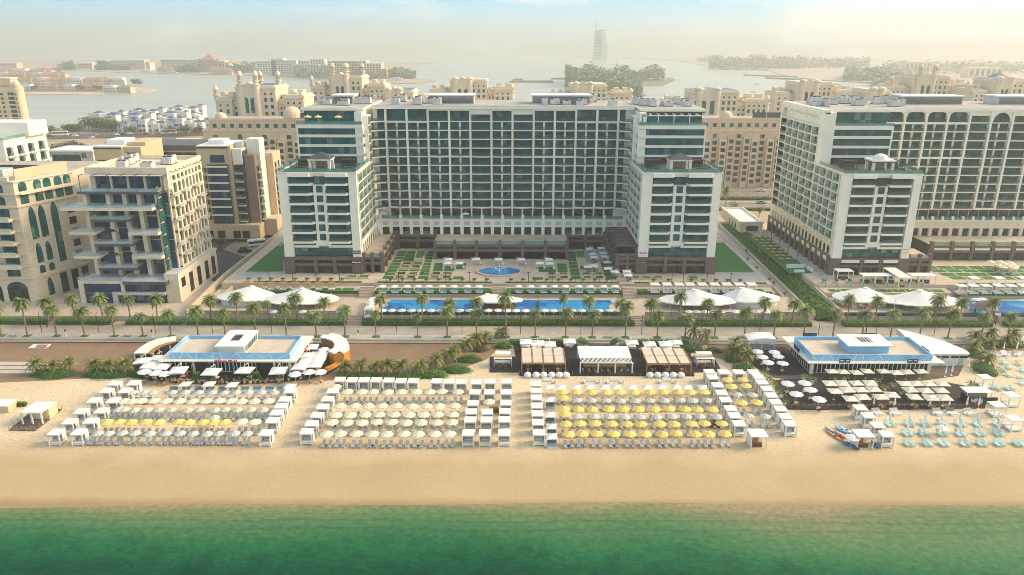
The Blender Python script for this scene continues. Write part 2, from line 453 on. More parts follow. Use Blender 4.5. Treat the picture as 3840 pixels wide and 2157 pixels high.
def striped():
 m, nt, b = new_mat('canvas_striped')
 tc = node(nt, 'ShaderNodeTexCoord'); s = node(nt, 'ShaderNodeSeparateXYZ'); L(nt, tc.outputs['Object'], s.inputs[0])
 a = node(nt, 'ShaderNodeMath', operation='MULTIPLY'); a.inputs[1].default_value = 3.2; L(nt, s.outputs[0], a.inputs[0])
 f = node(nt, 'ShaderNodeMath', operation='FRACT'); L(nt, a.outputs[0], f.inputs[0])
 r = node(nt, 'ShaderNodeValToRGB'); r.color_ramp.interpolation = 'CONSTANT'; L(nt, f.outputs[0], r.inputs[0])
 e = r.color_ramp.elements; e[0].color = (.70, .68, .60, 1); e[1].position = .36; e[1].color = (.20, .30, .36, 1)
 for p, c in ((.55, (.66, .62, .50, 1)), (.78, (.45, .38, .16, 1)), (.86, (.30, .38, .42, 1))):
  q = e.new(p); q.color = c
 L(nt, r.outputs[0], b.inputs['Base Color']); b.inputs['Roughness'].default_value = .8
striped()
def mural():
 m, nt, b = new_mat('mural')
 v = node(nt, 'ShaderNodeTexVoronoi'); v.inputs['Scale'].default_value = 1.1
 g = node(nt, 'ShaderNodeNewGeometry'); n = node(nt, 'ShaderNodeTexNoise'); n.inputs['Scale'].default_value = .8; L(nt, g.outputs['Position'], n.inputs['Vector'])
 ad = node(nt, 'ShaderNodeVectorMath', operation='ADD'); L(nt, g.outputs['Position'], ad.inputs[0]); L(nt, n.outputs['Color'], ad.inputs[1]); L(nt, ad.outputs[0], v.inputs['Vector'])
 s = node(nt, 'ShaderNodeSeparateColor'); L(nt, v.outputs['Color'], s.inputs[0])
 r = node(nt, 'ShaderNodeValToRGB'); r.color_ramp.interpolation = 'CONSTANT'; L(nt, s.outputs[0], r.inputs[0])
 cs = [(.65, .62, .55), (.05, .28, .25), (.55, .12, .04), (.6, .6, .55), (.03, .10, .12), (.5, .08, .12), (.08, .4, .4), (.62, .3, .15)]
 e = r.color_ramp.elements; e[0].color = (*cs[0], 1); e[1].position = .12; e[1].color = (*cs[1], 1)
 for i, c in enumerate(cs[2:]): q = e.new(.24 + .12 * i); q.color = (*c, 1)
 L(nt, r.outputs[0], b.inputs['Base Color'])
mural()
def pool_tiles():
 m, nt, b = new_mat('pool_water')
 t = node(nt, 'ShaderNodeTexBrick'); g = node(nt, 'ShaderNodeNewGeometry'); L(nt, g.outputs['Position'], t.inputs['Vector'])
 t.inputs['Scale'].default_value = 1; t.inputs['Brick Width'].default_value = 2.2; t.inputs['Row Height'].default_value = .55; t.inputs['Mortar Size'].default_value = .06; t.inputs['Bias'].default_value = 0
 t.inputs['Color1'].default_value = (.005, .06, .30, 1); t.inputs['Color2'].default_value = (.012, .16, .48, 1); t.inputs['Mortar'].default_value = (.02, .28, .60, 1)
 k = mrange(nt, pos_noise(nt, .11, 2), .47, .52, 0, 1)
 L(nt, mix(nt, k, (.02, .30, .62), t.outputs['Color']), b.inputs['Base Color'])
 b.inputs['Roughness'].default_value = .06; b.inputs['Specular IOR Level'].default_value = .45
 bp = node(nt, 'ShaderNodeBump'); bp.inputs['Strength'].default_value = .15; bp.inputs['Distance'].default_value = .05
 L(nt, pos_noise(nt, 1.6, 3), bp.inputs['Height']); L(nt, bp.outputs[0], b.inputs['Normal'])
pool_tiles()
def sand():
 m, nt, b = new_mat('beach_sand')
 g = node(nt, 'ShaderNodeNewGeometry'); s = node(nt, 'ShaderNodeSeparateXYZ'); L(nt, g.outputs['Position'], s.inputs[0])
 tread = mrange(nt, pos_noise(nt, 1.6, 6), .3, .7, .80, 1.12); fine = mrange(nt, pos_noise(nt, 1.5, 5), .3, .7, .95, 1.05); big = mrange(nt, pos_noise(nt, .06, 5), .3, .7, .94, 1.06)
 # trodden pale dry sand among the loungers, raked darker sand towards the sea, damp band at the water
 y = node(nt, 'ShaderNodeMath', operation='ADD'); L(nt, s.outputs[1], y.inputs[0]); L(nt, mrange(nt, pos_noise(nt, .12, 5), 0, 1, -5, 5), y.inputs[1])
 c = mix(nt, mrange(nt, y.outputs[0], 122, 136, 0, 1), (.465, .345, .19), (.68, .545, .365))
 y2 = node(nt, 'ShaderNodeMath', operation='ADD'); L(nt, s.outputs[1], y2.inputs[0]); L(nt, mrange(nt, pos_noise(nt, .2, 4), 0, 1, -.9, .9), y2.inputs[1])
 c = mix(nt, mrange(nt, y2.outputs[0], 110.0, 112.2, 0, 1), (.33, .23, .12), c)
 cc = node(nt, 'ShaderNodeCombineColor'); mx = node(nt, 'ShaderNodeMix'); L(nt, mrange(nt, y.outputs[0], 123, 132, 0, 1), mx.inputs[0]); L(nt, fine, mx.inputs[2]); L(nt, tread, mx.inputs[3])
 mm = node(nt, 'ShaderNodeMath', operation='MULTIPLY'); L(nt, mx.outputs[0], mm.inputs[0]); L(nt, big, mm.inputs[1])
 for i in range(3): L(nt, mm.outputs[0], cc.inputs[i])
 L(nt, mix(nt, 1., c, cc.outputs[0], 'MULTIPLY'), b.inputs['Base Color'])
 b.inputs['Roughness'].default_value = .95; b.inputs['Specular IOR Level'].default_value = .15
 bp = node(nt, 'ShaderNodeBump'); bp.inputs['Distance'].default_value = .12
 L(nt, mrange(nt, y.outputs[0], 120, 134, .10, .55), bp.inputs['Strength']); L(nt, pos_noise(nt, 1.3, 6), bp.inputs['Height']); L(nt, bp.outputs[0], b.inputs['Normal'])
sand()
pbr('roof_sand', (.60, .50, .39), .9, .1, .4, fine=.08)
def sea():
 m, nt, b = new_mat('sea_water')
 g = node(nt, 'ShaderNodeNewGeometry'); s = node(nt, 'ShaderNodeSeparateXYZ'); L(nt, g.outputs['Position'], s.inputs[0])
 st = node(nt, 'ShaderNodeVectorMath', operation='MULTIPLY'); st.inputs[1].default_value = (.035, .22, 1); L(nt, g.outputs['Position'], st.inputs[0])
 n1 = pos_noise(nt, 1.0, 5, st.outputs[0])
 depth = node(nt, 'ShaderNodeMath', operation='ADD'); L(nt, s.outputs[1], depth.inputs[0]); L(nt, mrange(nt, n1, 0, 1, -1.5, 1.5), depth.inputs[1])
 big = mrange(nt, pos_noise(nt, .03, 2), .3, .7, -1.8, 1.8)
 d2 = node(nt, 'ShaderNodeMath', operation='ADD'); L(nt, depth.outputs[0], d2.inputs[0]); L(nt, big, d2.inputs[1])
 # water colour lightened to the right, painting in the reflected glow of the sky
 d3 = node(nt, 'ShaderNodeMath', operation='ADD'); L(nt, d2.outputs[0], d3.inputs[0]); sky_glow = node(nt, 'ShaderNodeMath', operation='MULTIPLY'); L(nt, mrange(nt, s.outputs[0], 0, 80, 0, 8.5), sky_glow.inputs[0]); L(nt, mrange(nt, s.outputs[1], 98, 107, 1, .12), sky_glow.inputs[1]); L(nt, sky_glow.outputs[0], d3.inputs[1])
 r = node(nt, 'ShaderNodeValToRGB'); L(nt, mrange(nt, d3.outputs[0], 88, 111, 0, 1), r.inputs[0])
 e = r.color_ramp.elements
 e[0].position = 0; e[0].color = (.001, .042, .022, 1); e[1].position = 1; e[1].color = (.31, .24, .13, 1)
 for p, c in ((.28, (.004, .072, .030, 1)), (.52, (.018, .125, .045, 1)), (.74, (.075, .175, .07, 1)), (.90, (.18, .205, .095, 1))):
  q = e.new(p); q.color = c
 tex = mrange(nt, pos_noise(nt, .9, 6), .35, .65, .80, 1.18)
 cc = node(nt, 'ShaderNodeCombineColor')
 weed = mrange(nt, pos_noise(nt, .22, 8), .46, .64, 1.04, .72); wm = node(nt, 'ShaderNodeMix'); L(nt, mrange(nt, d3.outputs[0], 99, 104, 1, 0), wm.inputs[0]); wm.inputs[2].default_value = 1; L(nt, weed, wm.inputs[3])
 wt = node(nt, 'ShaderNodeMath', operation='MULTIPLY'); L(nt, tex, wt.inputs[0]); L(nt, wm.outputs[0], wt.inputs[1]); tex = wt.outputs[0]
 # low swells running in parallel to the shore
 for y0, wd in ((107.4, .16), (105.6, .30), (103.2, .34)):
  yy = node(nt, 'ShaderNodeMath', operation='ADD'); L(nt, s.outputs[1], yy.inputs[0]); L(nt, mrange(nt, pos_noise(nt, .045, 3), 0, 1, -1.6, 1.6), yy.inputs[1])
  dd = node(nt, 'ShaderNodeMath', operation='COMPARE'); dd.inputs[1].default_value = y0; dd.inputs[2].default_value = wd; L(nt, yy.outputs[0], dd.inputs[0])
  ml = node(nt, 'ShaderNodeMath', operation='MULTIPLY'); L(nt, tex, ml.inputs[0]); L(nt, mrange(nt, dd.outputs[0], 0, 1, 1, .84), ml.inputs[1]); tex = ml.outputs[0]
 for i in range(3): L(nt, tex, cc.inputs[i])
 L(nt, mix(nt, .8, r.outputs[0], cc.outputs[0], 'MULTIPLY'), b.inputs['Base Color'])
 b.inputs['Roughness'].default_value = .25; b.inputs['Specular IOR Level'].default_value = .07
 rp = node(nt, 'ShaderNodeVectorMath', operation='MULTIPLY'); rp.inputs[1].default_value = (.7, 1.5, 1); L(nt, g.outputs['Position'], rp.inputs[0])
 bp = node(nt, 'ShaderNodeBump'); bp.inputs['Strength'].default_value = .7; bp.inputs['Distance'].default_value = .3
 L(nt, pos_noise(nt, .8, 6, rp.outputs[0]), bp.inputs['Height']); L(nt, bp.outputs[0], b.inputs['Normal'])
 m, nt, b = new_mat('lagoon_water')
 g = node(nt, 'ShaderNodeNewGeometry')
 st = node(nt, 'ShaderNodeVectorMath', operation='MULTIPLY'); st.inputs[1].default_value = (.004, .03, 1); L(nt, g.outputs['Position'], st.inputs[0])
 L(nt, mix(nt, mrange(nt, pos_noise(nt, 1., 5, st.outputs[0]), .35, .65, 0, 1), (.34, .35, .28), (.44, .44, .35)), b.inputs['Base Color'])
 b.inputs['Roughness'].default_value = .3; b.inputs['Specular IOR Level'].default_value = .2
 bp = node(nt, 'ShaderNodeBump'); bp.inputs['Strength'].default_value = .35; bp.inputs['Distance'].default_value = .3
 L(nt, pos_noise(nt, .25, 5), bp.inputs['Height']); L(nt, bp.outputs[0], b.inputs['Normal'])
sea()
# ---------------------------------------------------------------- the setting
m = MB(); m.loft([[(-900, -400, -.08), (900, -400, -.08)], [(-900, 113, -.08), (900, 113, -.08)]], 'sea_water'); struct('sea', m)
m = MB()
xs = [-420 + 4 * i for i in range(211)]
rows = []
for y, z in ((103, -.75), (108.6, -.2), (110.4, -.03), (113, .12), (122, .1), (130, .05), (184, .05)):
 rows.append([(x, y + (.9 * math.sin(x * .021 + 1) + .35 * math.sin(x * .09) if y < 114 else 0), z) for x in xs])
m.loft(rows, 'beach_sand'); struct('beach', m)
m = MB(); m.poly([(-2500, 182), (2500, 182), (2500, 800), (600, 900), (200, 830), (-220, 770), (-420, 690), (-2500, 640)], .3, 'ground_tan'); struct('ground', m)
m = MB(); m.poly([(-6000, 600), (6000, 600), (6000, 4400), (-6000, 4400)], -.5, 'lagoon_water'); struct('lagoon', m)
# sand court beside the promenade
m = MB(); m.poly([(-320, 183.2), (-3, 183.2), (-4.5, 176), (-6.3, 171.9), (-17.8, 161.3), (-42.9, 159.4), (-62, 158.6), (-91, 161.5), (-113, 158.5), (-126, 157), (-320, 155)], .075, 'court_sand'); struct('sand_court', m)
m = MB(); m.poly([(52, 183.2), (72, 183.2), (71, 176), (63, 172), (56, 170), (51, 174)], .075, 'court_sand'); m.poly([(106, 183.2), (320, 183.2), (320, 180), (117, 178), (107, 174)], .075, 'court_sand'); struct('sand_court', m)
m = MB()
for k in range(3): m.poly([G('4', -20, 1322 + 32 * k), G('4', 470 - 60 * k, 1325 + 32 * k), G('4', 445 - 60 * k, 1346 + 32 * k), G('4', -20, 1346 + 32 * k)], .085 + .004 * k, 'kerb_stone')
struct('path', m)
# promenade with its kerb and the pale border where the palms stand
m = MB(); m.box(-330, 183.6, .1, 330, 196.9, .6, 'paving_promenade'); struct('promenade', m)
m = MB(); m.box(-330, 183.2, .1, 330, 183.598, .72, 'kerb_stone'); m.box(-330, 184.0, .601, 330, 186.9, .612, 'kerb_stone'); m.box(-330, 187.0, .601, 330, 187.15, .64, 'kerb_stone'); struct('kerb', m)
# pool level, lounger terrace and plaza, each a step up behind a retaining wall
def level(name, x0, x1, y0, y1, z0, z1, top, side='wall_sand'):
 m = MB(); m.prism([(x0, y0), (x1, y0), (x1, y1), (x0, y1)], z0, z1, side, top); return struct(name, m)
for x0, x1 in ((-91.5, -46.3), (-42.2, 33.6), (37.4, 83.6)):
 level('pool_deck', x0, x1, 197, 214.2, .3, 2.5, 'paving_plaza')
level('pool_deck', 92.6, 134.0, 197, 214.2, .3, 2.5, 'paving_plaza'); level('pool_deck', 138, 230, 197, 214.2, .3, 2.5, 'paving_plaza')
for x0, x1 in ((-46.3, -42.2), (33.6, 37.4)):
 m = MB()
 for k in range(6): m.box(x0, 194.2 + .5 * k, .602, x1, 200, .602 + .316 * (k + 1), 'step_stone')
 m.box(x0, 200, .602, x1, 212, 2.497, 'paving_plaza')
 for k in range(8): m.box(x0, 211.6 + .45 * k, 2.3, x1, 216, 2.5 + .312 * (k + 1), 'step_stone')
 struct('steps', m)
m = MB()
for k in range(8): m.box(-5.8, 211.6 + .45 * k, 2.3, -2.3, 216, 2.5 + .312 * (k + 1), 'step_stone')
struct('steps', m)
for x0, x1 in ((-80, -46.3), (-42.2, -5.8), (-2.3, 33.6), (37.4, 80)):
 level('terrace', x0, x1, 213.6, 220.5, 2.3, 4., 'paving_plaza')
level('terrace', 95, 134, 213.6, 220.5, 2.3, 4., 'paving_plaza'); level('terrace', 138, 230, 213.6, 220.5, 2.3, 4., 'paving_plaza')
level('plaza', -90, 80.5, 218.6, 300, .3, 5., 'paving_plaza'); level('plaza', 94, 230, 218.6, 300, .3, 5., 'paving_plaza')
# steps of the left plot down to the promenade
m = MB(); m.prism([(-230, 197), (-91.6, 197), (-91.6, 300), (-230, 300)], .3, 2., 'wall_sand', 'paving_plaza'); struct('plaza', m)
def turf(name, polys, z, mt='turf'):
 m = MB()
 for p in polys: m.poly(p, z, mt)
 return struct(name, m)
turf('lawn', [[G('4', 1850, 641, 5), G('4', 2135, 641, 5), G('4', 2140, 420, 5), G('4', 2120, 420, 5)], [(64.9, 231), (79.2, 231), (79.2, 269), (66, 269)]], 5.006)
turf('lawn', [[(90.4, 278.4), (98.7, 278.4), (97.5, 230), (89.8, 230)]], 5.02)
m = MB(); m.poly([(98.8, 300), (102, 300), (102, 228.5), (99, 222), (96, 229), (97.6, 229)], 5.008, 'paving_grey'); m.poly([(67, 222), (80.3, 222), (80.3, 230.5), (66, 230.5)], 5.008, 'paving_grey'); m.poly([(-90, 221), (-74, 223), (-73.2, 230), (-86, 230)], 5.008, 'paving_grey'); struct('pavement', m)
# lawn strips between pale joints on both sides of the fountain court, drawn out on the plan
def strips(quads, n):
 m = MB()
 for (a, b, c, d), k in zip(quads, n):          # near left, near right, far right, far left
  P = [G('d', *q, 5) for q in (a, b, c, d)]
  for i in range(k):
   t0, t1 = i / k + .012, (i + 1) / k - .002
   lerp = lambda p, q, t: (p[0] + (q[0] - p[0]) * t, p[1] + (q[1] - p[1]) * t)
   m.poly([lerp(P[0], P[3], t0), lerp(P[1], P[2], t0), lerp(P[1], P[2], t1), lerp(P[0], P[3], t1)], 5.007, 'turf')
 struct('lawn', m)
QL = [((567, 634), (732, 634), (975, 180), (830, 180)), ((1137, 634), (1305, 634), (1405, 180), (1320, 180)), ((890, 348), (1080, 348), (1110, 180), (985, 180)), ((1708, 636), (1870, 636), (1885, 588), (1715, 588)),
      ((1380, 508), (1545, 508), (1565, 370), (1420, 370)), ((1560, 508), (1720, 508), (1740, 420), (1590, 420)), ((1760, 470), (1915, 470), (1925, 375), (1770, 375)), ((826, 505), (990, 505), (1000, 476), (838, 476)), ((1005, 505), (1168, 505), (1176, 476), (1015, 476))]
strips(QL, [9, 9, 3, 1, 3, 2, 2, 1, 1])
def xf(q): return ((q[0] - 0) , q[1])
def strips5(quads, n):
 m = MB()
 for (a, b, c, d), k in zip(quads, n):
  P = [G('e', *q, 5) for q in (a, b, c, d)]
  for i in range(k):
   t0, t1 = i / k + .012, (i + 1) / k - .002
   lerp = lambda p, q, t: (p[0] + (q[0] - p[0]) * t, p[1] + (q[1] - p[1]) * t)
   m.poly([lerp(P[0], P[3], t0), lerp(P[1], P[2], t0), lerp(P[1], P[2], t1), lerp(P[0], P[3], t1)], 5.007, 'turf')
 struct('lawn', m)
strips5([((362, 752), (515, 752), (415, 335), (308, 335)), ((165, 640), (315, 640), (290, 508), (150, 508)), ((-120, 640), (140, 640), (135, 560), (-120, 560)), ((885, 752), (1045, 752), (960, 500), (800, 500)), ((500, 600), (700, 600), (690, 540), (495, 540)), ((-210, 752), (-50, 752), (-60, 712), (-215, 712))], [8, 3, 2, 5, 1, 1])
turf('lawn', [[(x0, 214.4), (x0 + w, 214.4), (x0 + w, 217.0), (x0, 217.0)] for x0, w in [(-41.6 + 3.93 * k, 3.6) for k in range(9)] + [(-1.9 + 3.93 * k, 3.6) for k in range(9)] + [(-79.5 + 3.93 * k, 3.6) for k in range(8)] + [(38 + 3.93 * k, 3.6) for k in range(10)] + [(97 + 3.93 * k, 3.6) for k in range(9)] + [(139 + 3.93 * k, 3.6) for k in range(12)]], 4.006)
# the right-hand hotel's garden squares
m = MB()
for i in range(7):
 for j in range(4):
  x = 139.5 + 5.2 * i - .9 * j; y = 224 + 3.9 * j
  m.poly([(x, y), (x + 4.7, y), (x + 4.7, y + 3.3), (x, y + 3.3)], 5.007, 'turf')
struct('lawn', m)
# ramps: a lane falls to the promenade between planted walls at each end of the plaza
m = MB(); m.prism([(83.8, 200.5), (87.2, 200.5), (84.4, 300), (80.7, 300)], .2, 1, 'wall_sand', 'paving_grey', ztop=[.66, .66, 5, 5]); struct('ramp', m)
m = MB(); m.prism([(87.4, 199), (93.8, 199), (93.8, 300), (84.6, 300)], .2, 1, 'soil', 'turf', ztop=[1., 2.4, 4.9, 4.9]); struct('planting_bed', m)
m = MB(); m.prism([(-91.4, 199), (-87.5, 206), (-84, 300), (-89, 300)], .2, 1, 'wall_sand', 'paving_plaza', ztop=[2.51, 2.51, 5.01, 5.01]); struct('ramp', m)
# roads
m = MB(); m.poly([(-130, 255), (-92.5, 226), (-89.4, 300), (-88, 352), (-160, 352), (-160, 262)], 2.02, 'asphalt'); m.poly([(-108, 268), (-93, 255), (-91, 300), (-108, 300)], 2.03, 'asphalt_pale'); struct('road', m)
m = MB(); m.prism([(-88.5, 300.2), (230, 300.2), (230, 334), (-88.5, 334)], .3, 3, 'wall_sand', 'ground_tan'); struct('ground', m)
m = MB()
m.poly([(-300, 338), (400, 338), (400, 352), (-300, 352)], 3.03, 'asphalt_pale'); m.poly([(-300, 366), (400, 366), (400, 382), (-300, 382)], 3.03, 'asphalt_pale')
for y in (342.5, 347.4, 371, 376.5):
 for k in range(60): m.poly([(60 + 6 * k, y), (63 + 6 * k, y), (63 + 6 * k, y + .25), (60 + 6 * k, y + .25)], 3.04, 'road_paint')
for k in range(6): m.poly([(112 + 3 * k, 343.3), (112.4 + 3 * k, 343.3), (110.4 + 3 * k, 346.8), (110 + 3 * k, 346.8)], 3.045, 'road_paint_yellow')
struct('road', m)
m = MB(); m.prism([(-300, 334.1), (400, 334.1), (400, 420), (-300, 420)], .3, 3, 'wall_sand', 'ground_tan'); struct('ground', m)
# motorway on its embankment behind the left plots
m = MB(); m.prism([(-520, 575), (-150, 655), (-150, 690), (-520, 612)], .31, 4., 'asphalt_pale', 'asphalt_pale'); struct('road', m)
# far shores
def isle(name, pts, z, mt, h=1.5):
 m = MB(); m.prism(pts, -1.2, z, 'rock' if mt != 'beach_far' else mt, mt); return struct(name, m)
pbr('beach_far', (.60, .44, .30), .95, .1, .02); pbr('green_far', (.16, .17, .09), .95, .3, .01); pbr('desert_far', (.42, .36, .27), .95, .15, .004)
isle('island', [G('1', *p) for p in ((-60, 722), (150, 716), (600, 712), (900, 697), (1080, 692), (1180, 684), (1185, 677), (1100, 668), (800, 612), (480, 580), (350, 545), (-60, 560))], .6, 'beach_far')
isle('island', [G('1', *p) for p in ((-60, 538), (160, 520), (440, 522), (520, 530), (900, 547), (1500, 560), (2100, 572), (2500, 590), (2570, 600))] + [G('2', *p) for p in ((60, 628), (330, 632), (560, 628), (700, 616), (715, 606), (560, 592), (300, 560))] + [(-300, 3000), (-3000, 3400), (-3000, 2300)], .4, 'ground_tan')
isle('island', [G('2', *p) for p in ((1690, 690), (1900, 700), (2240, 735), (2300, 722), (2220, 690), (2200, 650), (2420, 648), (2510, 606), (2300, 596), (1900, 592), (1700, 598), (1680, 640))], .5, 'green_far')
for a, b, c in (((1265, 620), (1600, 622), 6), ((1290, 605), (1370, 604), 4), ((1580, 597), (1690, 598), 4)):
 p, q = G('2', *a), G('2', *b); isle('breakwater', [p, q, (q[0], q[1] + 8 * c), (p[0] + 10, p[1] + 6 * c)], 2.2, 'rock')
isle('coast', [G('2', 1740, 432), G('2', 2250, 446), G('2', 2560, 462), G('3', 150, 494), G('3', 480, 524), G('3', 650, 532), G('3', 720, 560), G('3', 880, 590), G('3', 1000, 600), G('3', 1420, 650), G('3', 1300, 690), G('3', 1600, 770), (2600, 900), (5900, 1800), (5900, 4390), (330, 4390)], .8, 'desert_far')
m = MB(); m.poly([G('3', *p) for p in ((960, 604), (1350, 612), (1430, 640), (1300, 690), (1180, 640))], .85, 'lagoon_water'); struct('water', m)
for a, b, w in (((470, 570), (860, 583), 14), ((640, 592), (1430, 632), 16), ((280, 527), (640, 529), 14)):
 p, q = G('3', *a), G('3', *b); isle('breakwater', [p, q, (q[0], q[1] + w), (p[0], p[1] + w)], 2.5, 'rock')
# ---------------------------------------------------------------- hotels
class Floor:
 def __init__(s, t): s.t = t
 def box(s, *a): m = MB(); m.box(*a); s.t.many('terrace_floor', m)
def wing(t, x0, x1, Yf, g, inner, base_white=False):
 "a ten-storey wing: two piers, two bays of balconies and a slot of small windows between them; brown stone base"
 W = 'white_paint'; f = F('-Y', Yf)
 wl = t['wall']
 zb = 10.6
 wl.box(x0 + (1.6 if inner < 0 or base_white else .25), Yf + 1.75, zb, x1 - (1.6 if inner > 0 else .2), 262, 37.1, W)
 if inner < 0: pass
 pl = 3.0
 c0, c1 = x0 + .435 * (x1 - x0), x0 + .595 * (x1 - x0)
 if inner < 0: c0, c1 = x0 + x1 - c1, x0 + x1 - c0
 a0, a1 = (x0 + 3., x1 - 2.5) if inner > 0 else (x0 + 3.2, x1 - 2.6)
 wl.box(x0, Yf, zb, a0, Yf + 1.74, 37.1, W); wl.box(a1, Yf, zb, x1, Yf + 1.74, 37.1, W)
 tr = t['facade_frame']
 # parapet and its raised centre pieces
 tr.box(x0 - .15, Yf - .12, 37.12, x1 + .15, Yf + .5, 37.75, 'cream_trim')
 for u0, u1 in ((a0 + .02, c0 - .3), (c1 + .3, a1 - .02)):
  tr.prism([(u0, Yf + .6), (u0, Yf - .7), (u1 - .5, Yf - .7), (u1 + .6, Yf + .6)], 36.3, 37.5, W)
 tr.box(c0 - .28, Yf + .75, 36.3, c1 + .28, Yf + 1.7, 37.1, W)
 # top row, glazed across
 t_w = [(a0, c0 + .8), (c0 + .85, c1 - .85), (c1 - .8, a1)]
 for u0, u1 in t_w: f.window(t, u0, u1, 33.75, 36.28, -1.62, g, nu=6 if u1 - u0 > 4 else 2)
 f.box(tr, c0, c1, -1.7, -.55, 14.2, 33.6, W)
 for k in range(7):
  zt = 34.25 - 3.08 * k
  for i, (u0, u1) in enumerate(((a0 + .01, c0 - .01), (c1 + .01, a1 - .01))):
   b = MB(); zl = zt - .68
   q = [(u0, Yf + 1.7), (u0, Yf - .55), (u1 - .9, Yf - .55), (u1 - .1, Yf + .55), (u1 - .02, Yf + 1.7)] if i == 0 or inner > 0 else [(u0, Yf + 1.7), (u0 + .1, Yf + .55), (u0 + .9, Yf - .55), (u1, Yf - .55), (u1, Yf + 1.7)]
   b.prism(q, zl, zt - .02, W, 'cream_trim')
   r = MB(); r.box(u0 + .1, Yf - .48, zt - .01, u1 - .95, Yf - .43, zt + 1.05, 'rail_glass_dark'); r.box(u0 + .1, Yf - .5, zt + 1.05, u1 - .95, Yf - .4, zt + 1.1, 'frame_dark')
   t.many('balcony', b, {'railing': r})
   if k < 6: f.window(t, u0, u1, zt - 3.06, zl - .02, -1.62, g, nu=7)
  if k < 6: f.window(t, c0 + .95, c1 - .95, zt - 2.95, zt - .85, -.5, g, nu=2)
 zl = 34.25 - 3.08 * 6 - .68
 for u0, u1 in ((a0 + .02, c0 - .6), (c1 + .6, a1 - .02)):
  f.window(t, u0, u1, 14.3, zl - .05, -1.3, 'glass_blue', nu=5)
  f.box(tr, u0, u1, -1.7, -.4, 13.55, 14.28, W)
 f.box(tr, c0 - .5, c0 + .4, -1.7, -.4, 13.55, zl, W); f.box(tr, c1 - .4, c1 + .5, -1.7, -.4, 13.55, zl, W)
 n = 4
 for i in range(n): f.window(t, a0 + (a1 - a0) * i / n + .02, a0 + (a1 - a0) * (i + 1) / n - .02, 10.72, 13.5, -1.2, g, nu=3)
 # stone base
 b = MB(); B = 'brown_stone'; t.many('stone_base', b)
 b.box(x0 + .1, Yf + 1.3, 4.9, x1 - .1, 240, 10.58, 'dark_metal')
 ed = [x0 - .4, x0 + 5.2, x0 + 11.2, x0 + 17.6, x1 + .4]
 pw = [3.0, 1.1, 1.1, 4.2 if inner > 0 else 3.2]
 xs = [(x0 - .45, x0 + 2.9), (x0 + 9.1, x0 + 10.2), (x0 + 15.2, x0 + 16.3), (x1 - 3.0, x1 + .45)]
 if inner < 0: xs = [(x0 + x1 - q, x0 + x1 - p) for p, q in xs][::-1]
 for p, q in xs: b.box(p, Yf - .35, 4.9, q, Yf + 1.29, 10.58, B)
 for (p, q), (p2, q2) in zip(xs, xs[1:]):
  b.box(q, Yf - .1, 9.5, p2, Yf + 1.28, 10.57, B); b.box(q, Yf - .08, 7.6, p2, Yf + 1.27, 8.4, B)
  if base_white: b.box(q + .25, Yf - .3, 9.15, p2 - .25, Yf - .11, 10.1, 'white_paint')
  else: f.window(t, q, p2, 8.42, 9.48, -.4, 'glass_dark', nu=4)
  f.window(t, q, p2, 5.02, 7.58, -.8, 'glass_dark', nu=4, name='shopfront')
def side_grid(t, f, us, zs, depth, g, W='white_paint', curtain=True):
 "a deep grid of loggias: piers, floor slabs, glass balustrades, windows set back"
 tr = t['facade_frame']; sg = 1 if f.ax == '+X' else -1
 for u in us: f.box(tr, u - .22, u + .22, -depth, .12, zs[0], zs[-1], W)
 for z in zs: f.box(tr, us[0] - .2, us[-1] + .2, -depth, .05, z - .25, z + .12, W)
 for i in range(len(us) - 1):
  for j in range(len(zs) - 1):
   u0, u1 = us[i] + .22, us[i + 1] - .22; z0, z1 = zs[j] + .12, zs[j + 1] - .25
   um = u0 + (u1 - u0) * .42
   mb = MB(); f.box(mb, um, u1, -depth - .02, -depth + .08, z0, z1, g); f.box(mb, um + .0, um + .1, -depth + .08, -depth + .14, z0, z1, 'frame_dark'); f.box(mb, (um + u1) / 2 - .04, (um + u1) / 2 + .04, -depth + .08, -depth + .13, z0, z1, 'frame_dark')
   t.many('window', mb)
   r = MB(); f.box(r, u0, u1, -.1, -.05, z0, z0 + 1.05, 'rail_glass'); f.box(r, u0, u1, -.12, -.03, z0 + 1.05, z0 + 1.1, 'frame_dark')
   t.many('balustrade', r)
